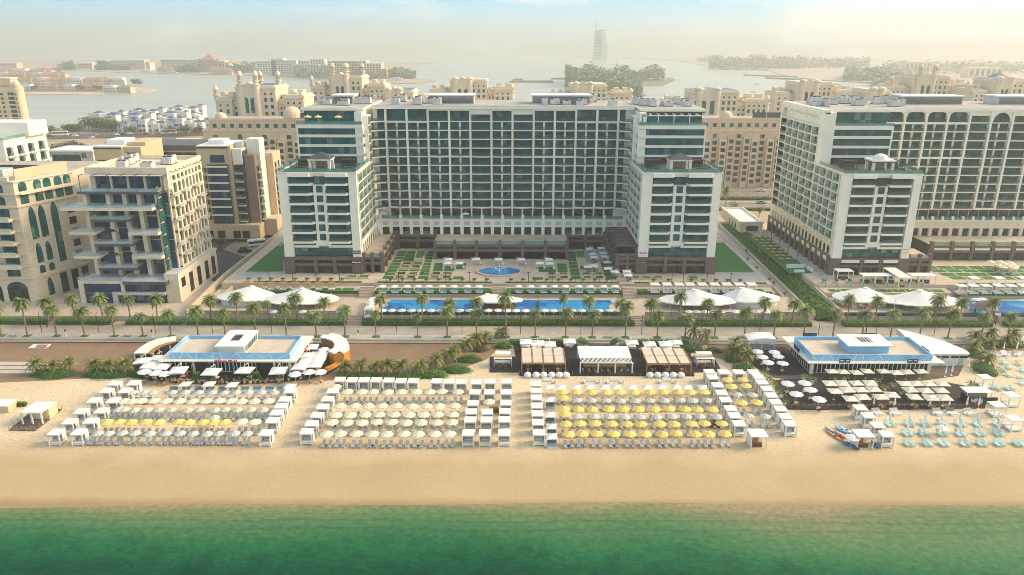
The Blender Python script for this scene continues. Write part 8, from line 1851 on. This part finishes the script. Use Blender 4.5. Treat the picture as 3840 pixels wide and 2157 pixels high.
t['roof'].prism([(x0, y0), (x1, y0), (x1 + .6, y1), (x0 + .6, y1)], 2.8, 3., 'white_roof'); t['wall'].box(x0 + 1, y0 + 2.4, .25, x1 + .1, y1 - .2, 2.79, 'curtain_white')
for k in range(3): t['shutter'].box(x0 + 1.1 + 1.2 * k, y0 + 2.3, .4, x0 + 1.7 + 1.2 * k, y0 + 2.39, 2.5, 'canvas_yellow'); t['shutter'].box(x1 + .11, y0 + 2.6 + 1.0 * k, .4, x1 + .16, y0 + 3.2 + 1. * k, 2.5, 'canvas_yellow')
for a in (x0 + .2, (x0 + x1) / 2, x1 - .2): mb = MB(); mb.box(a - .14, y0 + .1, .25, a + .14, y0 + .38, 2.79, 'plastic_white'); t.many('post', mb)
for i in range(4):
 a, b = P[i], P[(i + 1) % 4]
 for k in range(6): x, y = a[0] + (b[0] - a[0]) * k / 6, a[1] + (b[1] - a[1]) * k / 6; mb = MB(); mb.tube([(x, y, .25), (x, y, 1.1)], .05, 'wood_warm', 5); t.many('fence_post', mb)
t.done()
t = T('beach_hut', 'low pale hut with green hedge border cut by the left edge', 'hut', (-96, 141, .05)); P = G('7', 10, 190, .5); t['wall'].box(P[0] - 5, P[1], .1, P[0] + 1.4, P[1] + 3, 1.6, 'tan_paint'); t['roof'].box(P[0] - 5.2, P[1] - .2, 1.6, P[0] + 1.6, P[1] + 3.2, 1.75, 'white_roof'); t.done()
t = T('lifeguard_pit', 'pink and white sunken seating square in the sand court', 'seating', (-110, 178, .08)); P = [G('4', *p, .3) for p in ((210, 1215), (340, 1215), (385, 1185), (255, 1185))]; t['frame'].prism(P, .08, .3, 'plastic_white'); t['cushion'].prism([G('4', *p, .45) for p in ((265, 1210), (345, 1210), (360, 1190), (285, 1190))], .31, .45, 'roof_terracotta'); t.done()
# ---------------------------------------------------------------- palms, shrubs, trees, vehicles, people
DP = [palm('date_palm', s, 6.5, 2.55 + .15 * (s % 3), 58) for s in (1, 2, 3, 4)]
FRONT = [('4', [(15, 900), (210, 885), (430, 930), (640, 945), (865, 935), (1080, 985), (1290, 960), (1495, 940), (1700, 955), (1930, 915), (2160, 920), (2385, 975)]), ('5', [(30, 940), (262, 965), (575, 988), (798, 940), (1018, 960), (1240, 840), (1460, 965), (1690, 950), (1890, 965), (2140, 910), (2380, 970)]), ('6', [(18, 990), (240, 960), (465, 950), (685, 965), (910, 940), (1130, 960), (1350, 965), (1565, 960), (1785, 950), (2000, 960), (2250, 980), (2450, 980)])]
BACK = [('4', [(370, 868), (575, 845), (785, 845), (990, 855), (1195, 850), (1600, 855), (1795, 838), (2025, 885), (2245, 845), (2450, 868)]), ('5', [(310, 850), (612, 845), (825, 880), (1015, 870), (1672, 838), (1865, 860), (2110, 880), (2330, 880), (2540, 835)]), ('6', [(180, 880), (600, 872), (820, 882), (1235, 855), (1445, 862), (1890, 855), (2080, 872), (2310, 872)])]
k0 = 0
sq = MB()
for nm, grp, Y, z0 in (('kerb row of the promenade', FRONT, 185.5, .61), ('row in the promenade hedge', BACK, 194.6, .7)):
 al = [(f, x, y) for f, l in grp for x, y in l]; pts = []
 for f, x, y in al: X, _ = A(f, x, 1130 if Y < 190 else 1040, Y); zc = A(f, x, y, Y)[1]; pts.append((X, zc))
 for k, (X, zc) in enumerate(pts):
  h = max(3.2, zc - z0); small = (Y < 190 and k in (13, 14)) or (Y > 190 and k in (7, 14))
  s = (.62 if small else rnd.uniform(.86, 1.02))
  DP[(k * 3 + k0) % 4].put((X, Y, z0), rnd.uniform(0, 6.28), '%sdate palm, %s, %s' % ('small ' if small else '', od(k, len(pts)), nm), 'date palms, ' + nm, (s, s, h / 6.5))
  if Y < 190: sq.box(X - 1, Y - .9, .6, X + 1, Y + .9, .625, 'turf_bright')
 k0 += 1
struct('tree_pit', sq)
m = MB(); p = A('5', 1478, 1040, 194.6); DPs = DP[2]
X = p[0]; DP[1].put((X, 194.4, .7), 0, 'date palm with tied brown fronds before the pool bar', None, (.3, .3, .95))
for k, (f, x, y, Y, z, lb) in enumerate([('z', 0, 0, 0, 0, '')][1:] + [('6', 335, 30, 330, 3, 'date palm by the road between the hotels, far'), ('6', 580, 170, 316, 3, 'date palm behind the service hall')]): X, zc = A(f, x, y, Y); DP[k].put((X, Y, z), 0, lb, None, (.9, .9, max(4, zc - z) / 6.5))
# coconut palms and shrubs at the sand court
CP = [palm('coconut_palm', s, 2.2, 3.0, 28, 'leaf_coco') for s in (11, 12, 13)]
CL = [('clump beside the bar path', '5', [(945, 1235), (1010, 1200), (1080, 1175), (1205, 1150), (850, 1290), (820, 1330), (710, 1370), (600, 1410)]), ('clump at the right edge of the court', '5', [(455, 1405), (350, 1415), (260, 1405), (150, 1410), (30, 1400)]), ('left clump below the court', '4', [(285, 1410), (410, 1405), (530, 1390)]), ('second clump below the court', '4', [(720, 1400), (830, 1410), (950, 1405)]), ('clump left of the navy-signed restaurant', '6', [(80, 1160), (170, 1190), (360, 1280), (430, 1310), (480, 1340), (400, 1250)]), ('clump right of the navy-signed restaurant', '6', [(2200, 1175), (2320, 1150), (2480, 1170), (2290, 1365), (2250, 1320), (2440, 1210), (2190, 1250), (2300, 1240)])]
for nm, f, ps in CL:
 xs = sorted(a for a, b in ps)
 for k, (x, y) in enumerate(ps): p = G(f, x, y, .1); CP[k % 3].put((p[0], p[1], .08), 1.3 * k, 'coconut palm with yellow-green fronds, %s, %s' % (nm, od(xs.index(x), len(ps))), 'coconut palms', (rnd.uniform(.8, 1.05), rnd.uniform(.8, 1.05), rnd.uniform(.85, 1.3)))
SH = [('dark green rounded shrub bed', '4', 395, 1425, 5.6, 2.2, 1.5, 'leaf_shrub'), ('dark green rounded shrub bed, second', '4', 800, 1428, 6.2, 2.2, 1.6, 'leaf_shrub'), ('round clipped shrub beside the bar path', '5', 1222, 1210, 2.6, 1.9, 1.3, 'leaf_hedge'), ('shrub bank along the bar path, near', '5', 860, 1390, 4.2, 2.2, 1.4, 'leaf_shrub'), ('shrub bank along the bar path, middle', '5', 960, 1310, 3.2, 2.2, 1.3, 'leaf_shrub'), ('brown-leaved shrub at the top of the bar path', '5', 1045, 1235, 2., 1.6, 1.1, 'leaf_dry'), ('long shrub bed before the middle cabanas, left', '5', 120, 1438, 5.5, 1.6, 1.2, 'leaf_shrub'), ('long shrub bed before the middle cabanas, right', '5', 480, 1442, 5.5, 1.6, 1.2, 'leaf_shrub'), ('shrub at the near end of the bar path', '5', 690, 1430, 4., 1.8, 1.4, 'leaf_hedge'), ('dark shrub by the right bar hut', '6', 80, 1230, 3.2, 2.4, 1.5, 'leaf_dark'), ('brown-leaved shrub by the right bar hut', '6', 235, 1245, 2.6, 1.6, 1.1, 'leaf_dry'), ('green shrub bed curving to the round deck, far', '6', 370, 1310, 1.8, 2., 1.3, 'leaf_shrub'), ('green shrub bed curving to the round deck, near', '6', 455, 1370, 2.6, 1.8, 1.2, 'leaf_shrub'), ('tall shrubs right of the white curved building', '6', 2240, 1270, 3.8, 3.2, 1.9, 'leaf_dark'), ('shrub bank at the right shore of sand', '6', 2290, 1390, 3., 4., 1.8, 'leaf_shrub'), ('shrubs by the promenade at the right edge', '6', 2330, 1190, 4., 2.2, 1.6, 'leaf_shrub'), ('shrub bed at the far right promenade edge', '6', 2500, 1200, 3.4, 2.2, 1.6, 'leaf_dark'), ('shrub left of the red-lettered deck', '4', 1040, 1420, 2.6, 2., 1.2, 'leaf_shrub')]
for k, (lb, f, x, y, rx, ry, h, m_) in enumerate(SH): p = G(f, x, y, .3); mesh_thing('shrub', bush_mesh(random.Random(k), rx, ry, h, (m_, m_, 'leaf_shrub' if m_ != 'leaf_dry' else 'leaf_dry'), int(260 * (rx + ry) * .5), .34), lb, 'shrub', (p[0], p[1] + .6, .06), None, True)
h = hedge_mesh(random.Random(9), 0, 17, 0, 1.6, 1.2); mesh_thing('hedge', h, 'clipped hedge behind the left half of the beach bar', 'hedge', (G('b', 300, 150, 1)[0], 181.2, .1), None, True); h = hedge_mesh(random.Random(9), 0, 16, 0, 1.6, 1.2); mesh_thing('hedge', h, 'clipped hedge behind the right half of the beach bar', 'hedge', (G('b', 1520, 150, 1)[0], 181.2, .1), None, True)
h = hedge_mesh(random.Random(8), 0, 8, 0, 1, .9); mesh_thing('hedge', h, 'low green hedge around the pale hut at the left edge', 'hedge', (*G('7', -60, 160, .5), .1), None, True)
PT = tree('potted_tree', 21, 2.4, 1.2, 'leaf_shrub', 420, .3)
o = MB(); o.rings([(.55, 0), (.75, .8), (.6, .8)], 'pot_white', 12); obj('pot', o, PT.root)
for k, (x, y) in enumerate([(1040, 205), (1395, 205), (1085, 215), (1360, 212)]): p = G('b', x, y, .5); PT.put((p[0], p[1], .25), k, 'round-crowned tree in a white pot behind the white bar, %s' % od(sorted([1040, 1395, 1085, 1360]).index(x), 4), 'potted trees behind the bar', 1.1 if k < 2 else .75)
# topiary along the ramp
TP = tree('topiary_tree', 31, 2.6, .95, 'leaf_shrub', 420, .3, 1.1)
TPP = [(478, 420), (512, 445), (545, 470), (580, 500), (612, 530), (645, 572), (682, 598), (715, 625), (752, 655), (790, 690), (825, 718), (865, 750), (908, 795), (945, 828), (992, 868), (1035, 915), (1082, 940)]
for k, (x, y) in enumerate(TPP): p = G('6', x, y, 4.5); TP.put((p[0] + .4, p[1], 2.6), k, 'small round tree on the planted strip of the right ramp, %s from the hotels' % ORD[k + 1], 'small trees along the right ramp', (.9, .9, .9))
for k, (x, y) in enumerate([(478, 485), (560, 615), (490, 550), (768, 810), (655, 700), (685, 730)]): p = G('6', x, y, 4.2); TP.put((p[0], p[1], 3.4), k, 'small shrub tree on the left bank of the right ramp, %s' % od(sorted([478, 560, 490, 768, 655, 685]).index(x), 6), 'shrub trees left of the right ramp', .6)
h = MB(); rr = random.Random(77); pts = []
for _ in range(5200): y = rr.uniform(200, 288); x = rr.uniform(87.8, 93.2); pts.append((x, y, 2.5 + (4.9 - 2.5) * (y - 199) / 101 * 1. + rr.uniform(-.1, .7) - max(0, 3 - (x - 87)) * .25 * (300 - y) / 100))
leafcards(h, pts, .5, ('leaf_shrub', 'leaf_hedge', 'leaf_dark'), rr); o = obj('ground_cover', h); tag(o, 'dense green ground cover on the planted strip by the right ramp', 'ground cover', None, 'stuff')
h = hedge_mesh(random.Random(6), 0, 1.6, 0, 26, 1.6, ('leaf_tree', 'leaf_shrub'), 14, .4); o = mesh_thing('hedge', h, 'tall loose hedge along the lane left of the middle hotel', 'hedge', (-94.8, 236, 2.02), None, True)
for k, (lb, x, y) in enumerate([('plumeria tree with bare stems by the road between the hotels', 385, 125), ('bushy tree in the lane behind the modern stone block', -999, 0)]):
 if x > 0: p = A('6', x, y, 330); Z = tree('plumeria_tree', 41, 5.2, 2.6, 'leaf_hedge', 420, .5); Z.put((p[0], 330, 3), 0, lb)
 else: p = G('4', 1665, 440, 4); Z = tree('street_tree', 43, 4.6, 2.6, 'leaf_dark', 700, .5); Z.put((p[0], p[1], 2.02), 0, lb)
h = hedge_mesh(random.Random(16), 0, 150, 0, 3, 1., ('leaf_hedge', 'leaf_dark'), 5, .6); mesh_thing('hedge', h, 'long roadside hedge between the hotels, nearer', 'hedge', (60, 333, 3), None, True); h = hedge_mesh(random.Random(17), 0, 150, 0, 4, 1.2, ('leaf_hedge', 'leaf_dry'), 5, .6); mesh_thing('hedge', h, 'planted median of the road between the hotels', 'hedge', (60, 357, 3), None, True)
# trees by the motorway on the left
BT = [tree('broadleaf_tree', s, 8, 6, 'leaf_tree', 900, 1.2) for s in (51, 52, 53)]
TR = [(395, 1110, 430), (450, 1090, 440), (505, 1080, 450), (560, 1075, 450), (610, 1100, 440), (660, 1110, 430), (540, 1235, 372), (610, 1255, 368), (660, 1225, 375), (530, 1300, 350), (1240, 1065, 470), (1290, 1055, 480), (1350, 1060, 470), (1400, 1070, 460), (860, 1060, 520), (1120, 1060, 500)]
for k, (x, y, Y) in enumerate(TR): X, z = A('1', x, y, Y); BT[k % 3].put((X, Y, max(.3, z - 8.5)), k, 'green broadleaf tree below the motorway, %s' % od(rank(TR)[k], len(TR)), 'trees below the motorway', (1., 1., 1.1))
TR2 = [(235, 970), (320, 960), (385, 985), (520, 970), (560, 968), (600, 970), (670, 950), (720, 955), (770, 960), (820, 965), (850, 975), (1000, 985), (1290, 985), (1400, 980), (1500, 990)]
for k, (x, y) in enumerate(TR2): p = G('1', x, y + 30, 3); BT[(k + 1) % 3].put((p[0], p[1], 2.5), k, 'green tree at the lagoon side of the motorway, %s' % od(k, len(TR2)), 'trees at the lagoon side of the motorway', 1.35 if 600 < x < 880 else .9)
TR3 = [(280, 690), (445, 680), (610, 690), (740, 690), (150, 620), (300, 630), (870, 640), (1040, 650), (1020, 645), (430, 560), (120, 570)]
for k, (x, y) in enumerate(TR3): p = G('1', x, y, .6); BT[k % 3].put((p[0], p[1], .5), k, 'dark tree among the villas of the sandy island, %s' % od(sorted(a for a, b in TR3).index(x), len(TR3)), 'trees among the island villas', p[1] / 1000)
rr = random.Random(70)
def woods(name, lb, f, spans, hh, n, size):
 mb = MB(); pts = []
 for _ in range(n):
  x0, x1, y0, y1, hs = rr.choice(spans); p = G(f, rr.uniform(x0, x1), rr.uniform(y0, y1), .5); t_ = rr.random() ** .7
  pts.append((p[0], p[1], .5 + hh * hs * t_ * (1 + .3 * math.sin(p[0] * .09) + .25 * math.sin(p[0] * .31 + p[1] * .07))))
 leafcards(mb, pts, size, 'leaf_isle', rr); o = obj(name, mb); tag(o, lb, 'trees', None, 'stuff')
woods('woods', 'hazy wood on the island behind the hotel roof, right of centre', '2', [(1690, 1790, 612, 650, 1.5), (1700, 1900, 605, 660, 1.25), (1800, 2080, 598, 690, 1.1), (1950, 2150, 596, 700, 1.05), (2100, 2430, 596, 612, 1.05), (1980, 2260, 650, 715, .8), (2120, 2260, 690, 725, .6)], 20, 11000, 7)
woods('woods', 'hazy trees along the far shore below the hotels', '1', [(1700, 1930, 540, 552, 1), (2230, 2560, 560, 590, .8), (1300, 1500, 535, 548, .8), (720, 1000, 524, 530, .7), (480, 560, 520, 526, .8)], 18, 5000, 8)
woods('woods', 'hazy trees on the wooded point right of the stepped hotel', '2', [(-20, 330, 585, 600, 1), (330, 560, 570, 596, .8)], 18, 4000, 6)
woods('woods', 'hazy tree belts on the far coast at right', '3', [(200, 900, 500, 520, 1.2), (700, 1400, 480, 515, 1), (1220, 1560, 575, 610, .8), (1440, 1650, 620, 660, .7), (1500, 2570, 500, 560, .8)], 20, 9000, 13)
# far town on the coast, faint
FB = []
e = obj('distant_building', (lambda m: (m.box(-18, -12, 0, 18, 12, 1, 'villa_cream'), m)[1])(MB())); w = MB(); [w.box(-16 + 6 * k, -12.2, .2, -13 + 6 * k, -12.02, .85, 'glass_dark') for k in range(6)]; obj('window_row', w, e); FBp = Once(e)
FL = [(160, 470, 12), (230, 462, 16), (330, 480, 10), (470, 475, 12), (560, 470, 20), (640, 478, 10), (760, 470, 12), (900, 500, 10), (1200, 495, 14), (1700, 545, 14), (1740, 550, 18), (2240, 585, 14), (1280, 500, 12), (860, 480, 12)]
for k, (x, y, h) in enumerate(FL): p = G('3', x, y, .9); FBp.put((p[0], p[1], .8), 0, 'faint pale building on the hazy coast, %s' % od(sorted(a for a, b, c in FL).index(x), len(FL)), 'faint buildings on the hazy coast', (1.5 + .3 * (k % 3), 1.3, h * 1.6))
# boats
def yacht(s):
 e = empty('yacht', 'x', 'yacht', (0, 0, 0)); h = MB(); rows = [[(-20, -4, 0), (-20, 4, 0)], [(12, -4, 0), (12, 4, 0)], [(22, -.3, 0), (22, .3, 0)]]
 h.prism([(-20, -4), (10, -4), (17, -2.4), (22, 0), (17, 2.4), (10, 4), (-20, 4)], -.6, 3.2, 'villa_white'); d = MB(); d.prism([(-17, -3.2), (6, -3.2), (10, 0), (6, 3.2), (-17, 3.2)], 3.21, 5.4, 'villa_white'); d.prism([(-12, -2.6), (0, -2.6), (3, 0), (0, 2.6), (-12, 2.6)], 5.41, 7.4, 'villa_white'); d.box(-15, -3.3, 3.9, 5, -3.21, 4.7, 'glass_dark'); obj('hull', h, e); obj('cabin', d, e); return Once(e)
YT = yacht(1)
for f, x, y, s, lb in (('2', 430, 612, 1.0, 'large white yacht moored by the wooded point'), ('1', 1115, 550, 1.0, 'white yacht on the lagoon below the white far hotel'), ('1', 1320, 558, .8, 'cream yacht below the pagoda resort'), ('2', 2400, 610, .8, 'white boat by the wooded island, left'), ('2', 2485, 606, .8, 'white boat by the wooded island, right')): p = G(f, x, y, -.4); YT.put((p[0], p[1], -.4), .05, lb, None, s)
for k, (f, x, y) in enumerate((('3', 565, 640), ('3', 540, 697))): p = G(f, x, y, -.4); YT.put((p[0], p[1], -.4), 0, 'small dark boat on the bay right of the tower, %s' % ('far', 'near')[k], None, (.35, .4, .3))
# vehicles
def car(m, name='parked_car', L_=4.6, H_=1.5, W_=1.85, bus=False):
 e = empty(name, 'x', 'car', (0, 0, 0)); b = MB(); l, w = L_ / 2, W_ / 2
 if bus:
  b.extr([(-l, .35), (l, .35), (l, H_ * .6), (l - .25, H_), (-l + .1, H_), (-l, H_ * .9)], 'Y', -w, w, m); g = MB(); g.box(-l + .3, -w - .02, H_ * .5, l - .5, w + .02, H_ * .82, 'glass_dark'); g.box(l - .12, -w + .1, H_ * .45, l + .02, w - .1, H_ * .85, 'glass_dark')
 else:
  b.extr([(-l, .3), (l, .3), (l, .75), (l - .9, .9), (-l + .15, .95), (-l, .8)], 'Y', -w, w, m); b.extr([(-l + .5, .93), (l - 1.2, .92), (l - 1.9, H_), (-l + 1.1, H_)], 'Y', -w + .12, w - .12, m)
  g = MB(); g.extr([(-l + .75, .98), (l - 1.4, .98), (l - 2.0, H_ - .1), (-l + 1.2, H_ - .1)], 'Y', -w + .1, w - .1, 'glass_dark')
 obj('body', b, e); obj('glazing', g, e)
 for a in (-l * .62, l * .62):
  for s in (-1, 1): q = MB(); q.rings([(.33, -.11), (.33, .11)], 'tyre_black', 12); q.v = [(x + a, z + s * (w - .1), y + .33) for x, y, z in q.v]; obj('wheel', q, e)
 return Once(e)
CW, CD, CS = car('car_white'), car('car_dark'), car('car_silver'); BU = car('car_white', 'coach', 12, 3.4, 2.6, True); MBs = car('car_white', 'minibus', 6.8, 2.6, 2.1, True); SUV = car('car_dark', 'parked_car', 4.9, 1.85, 1.95)
for k, (x, y, pr, lb) in enumerate([(455, 1022, BU, 'white coach on the motorway behind the white block'), (1275, 1008, BU, 'white coach on the motorway below the white villas'), (880, 1020, CW, 'white car on the motorway, middle left'), (930, 1018, CD, 'dark car on the motorway, middle'), (1105, 1016, CD, 'dark car on the motorway, third of the middle group'), (1145, 1018, CS, 'silver car on the motorway, right of the dark ones'), (570, 1028, CW, 'white car on the motorway behind the coach'), (715, 1024, CS, 'silver car on the motorway, alone'), (385, 1032, CD, 'dark car on the motorway ahead of the coach'), (980, 1012, CW, 'white car on the motorway, upper lane'), (690, 1040, CW, 'white car on the near lane of the motorway')]): p = G('1', x, y, 4); pr.put((p[0], p[1], 4.01), .21, lb, 'traffic on the motorway')
p = G('4', 1935, 425, 3.2); MBs.put((p[0], p[1], 2.04), .5, 'white minibus parked in the lane left of the middle hotel'); p = G('4', 1842, 480, 2.8); SUV.put((p[0], p[1], 2.04), .3, 'black car parked in the lane left of the middle hotel')
for f, x, y, z, lb, pr in (('6', 588, 36, 3.05, 'white car on the road between the hotels', CW), ('1', 2080, 712 , 3.05, 'dark car on the road left of the middle hotel', CD), ('6', 590, 128, 3.05, 'dark car at the road bend by the arched hotel', CS)): p = G(f, x, y, z); pr.put((p[0], p[1], z), 0, lb)
# people on the promenade
def person(lb, x, y, z, rz, c1, stride):
 sk = [((0, 0, .95), .14), ((0, 0, 1.2), .15), ((0, 0, 1.42), .13), ((0, 0, 1.53), .06), ((0, 0, 1.66), .1), ((0, 0, 1.76), .08)]
 me = bpy.data.meshes.new('person'); v = [a for a, r in sk]; rd = [r for a, r in sk]; ed = [(i, i + 1) for i in range(5)]
 for s in (-1, 1):
  i = len(v); v += [(s * .1, 0, .88), (s * .11, stride * s * .5, .48), (s * .11, stride * s, .06), (s * .11, stride * s + .16, .04)]; rd += [.1, .075, .05, .045]; ed += [(0, i), (i, i + 1), (i + 1, i + 2), (i + 2, i + 3)]
  i = len(v); v += [(s * .2, 0, 1.4), (s * .24, -stride * s * .3, 1.13), (s * .24, -stride * s * .6 + .05, .88)]; rd += [.065, .048, .04]; ed += [(2, i), (i, i + 1), (i + 1, i + 2)]
 me.from_pydata(v, ed, []); o = bpy.data.objects.new('person', me); COL.objects.link(o); o.location = (x, y, z); o.rotation_euler = (0, 0, rz)
 md = o.modifiers.new('skin', 'SKIN'); o.modifiers.new('sub', 'SUBSURF').levels = 1; o.modifiers['sub'].render_levels = 1
 for q, r in zip(me.skin_vertices[0].data, rd): q.radius = (r, r * .8 if r > .09 else r)
 me.skin_vertices[0].data[0].use_root = True; me.materials.append(MATS[c1]); tag(o, lb, 'person')
 hh = MB(); hh.dome((0, 0), .11, .1, 1.7, 'cloth_dark', 8, 3); obj('hair', hh, o)
for lb, f, x, y, rz, c, st in (('person in dark clothes walking on the promenade, far left', '4', 240, 1048, 1.5, 'cloth_dark', .2), ('person in dark clothes standing on the promenade by the hedge gap', '4', 358, 1062, 0, 'sign_navy', .08), ('person walking on the promenade behind the navy-signed restaurant', '6', 1380, 1105, 1.5, 'cloth_dark', .2)): p = G(f, x, y, .6); person(lb, p[0], p[1], .61, rz, c, st)
# ---------------------------------------------------------------- light, air, camera
SKY_K = 2.3
EL, AZ = R(30), R(78)          # sun: low on the right, a touch behind the buildings (azimuth from +Y towards +X)
w = bpy.data.worlds.new('World'); scene.world = w; w.use_nodes = True
nt = w.node_tree; nt.nodes.clear()
out = node(nt, 'ShaderNodeOutputWorld'); bg = node(nt, 'ShaderNodeBackground'); L(nt, bg.outputs[0], out.inputs[0])
sky = node(nt, 'ShaderNodeTexSky'); sky.sky_type = 'NISHITA'; sky.sun_disc = False; sky.sun_elevation = EL; sky.sun_rotation = AZ; sky.air_density = 1.; sky.dust_density = 2.; sky.ozone_density = 1.5; sky.altitude = 20
tc = node(nt, 'ShaderNodeTexCoord'); sp = node(nt, 'ShaderNodeSeparateXYZ'); L(nt, tc.outputs['Generated'], sp.inputs[0])
# hazy morning: the low sky pales from light blue to cream; a veil of cloud brightens towards the sun
st = node(nt, 'ShaderNodeVectorMath', operation='MULTIPLY'); st.inputs[1].default_value = (2.6, 2.6, 15); L(nt, tc.outputs['Generated'], st.inputs[0])
ns = node(nt, 'ShaderNodeTexNoise'); ns.inputs['Scale'].default_value = 1.5; ns.inputs['Detail'].default_value = 6; ns.inputs['Distortion'].default_value = .5; L(nt, st.outputs[0], ns.inputs['Vector'])
ad = node(nt, 'ShaderNodeMath', operation='ADD'); L(nt, ns.outputs['Fac'], ad.inputs[0]); L(nt, mrange(nt, sp.outputs[0], -.6, .9, -.09, .13), ad.inputs[1])
cl = mrange(nt, ad.outputs[0], .52, .78, 0, .9)
rp = node(nt, 'ShaderNodeValToRGB'); L(nt, mrange(nt, sp.outputs[2], -.02, .10, 0, 1), rp.inputs[0])
e = rp.color_ramp.elements; e[0].position = .12; e[0].color = (.60, .60, .50, 1); e[1].position = 1; e[1].color = (.26, .72, 1.0, 1)
for p, c in ((.26, (.58, .78, .84, 1)), (.42, (.38, .94, 1.34, 1)), (.60, (.26, .88, 1.26, 1))): q = e.new(p); q.color = c
low = mix(nt, 1., rp.outputs[0], (SKY_K, SKY_K, SKY_K), 'MULTIPLY')
c = mix(nt, 1., sky.outputs[0], (1.05, .94, .74), 'MULTIPLY')
c = mix(nt, mrange(nt, sp.outputs[2], .09, .30, 1, 0), c, low)
c = mix(nt, cl, c, (SKY_K * 1.5, SKY_K * 1.48, SKY_K * 1.42))
L(nt, c, bg.inputs[0]); bg.inputs[1].default_value = .15
sun = bpy.data.lights.new('sun', 'SUN'); sun.energy = 1.3; sun.angle = R(22); sun.color = (1., .78, .50)
so = bpy.data.objects.new('sun', sun); COL.objects.link(so)
d = Vector((math.sin(AZ) * math.cos(EL), math.cos(AZ) * math.cos(EL), math.sin(EL)))
so.rotation_euler = d.to_track_quat('Z', 'Y').to_euler()
if HAZE:
 m = MB(); m.box(-6100, -300, -2.2, 6100, 4500, 208, 'haze_air')
 mm = bpy.data.materials.new('haze_air'); MATS['haze_air'] = mm; mm.use_nodes = True; q = mm.node_tree; q.nodes.clear()
 o_ = node(q, 'ShaderNodeOutputMaterial'); v = node(q, 'ShaderNodeVolumePrincipled'); L(q, v.outputs[0], o_.inputs['Volume'])
 v.inputs['Color'].default_value = (.735, .745, .70, 1); v.inputs['Density'].default_value = 3.5e-4; v.inputs['Anisotropy'].default_value = .35
 o = obj('haze', m); o['kind'] = 'stuff'
cam = bpy.data.cameras.new('camera'); co = bpy.data.objects.new('camera', cam); COL.objects.link(co)
co.location = (0, 0, CAM_H); cam.sensor_width = 36; cam.lens = FOC / 3840 * 36; cam.clip_end = 30000; cam.clip_start = 1
co.rotation_euler = (Matrix.Rotation(R(90) - PITCH, 3, 'X') @ Matrix.Rotation(ROLL, 3, 'Z')).to_euler()
scene.camera = co
scene.view_settings.view_transform = 'Standard'; scene.view_settings.look = 'None'; scene.view_settings.exposure = 1.58; scene.view_settings.gamma = 1
scene.cycles.use_denoising = True; scene.cycles.filter_width = .9; scene.cycles.max_bounces = 6; scene.cycles.diffuse_bounces = 3; scene.cycles.transparent_max_bounces = 12; scene.cycles.volume_bounces = 1
try: scene.cycles.denoiser = 'OPENIMAGEDENOISE'
except Exception: pass
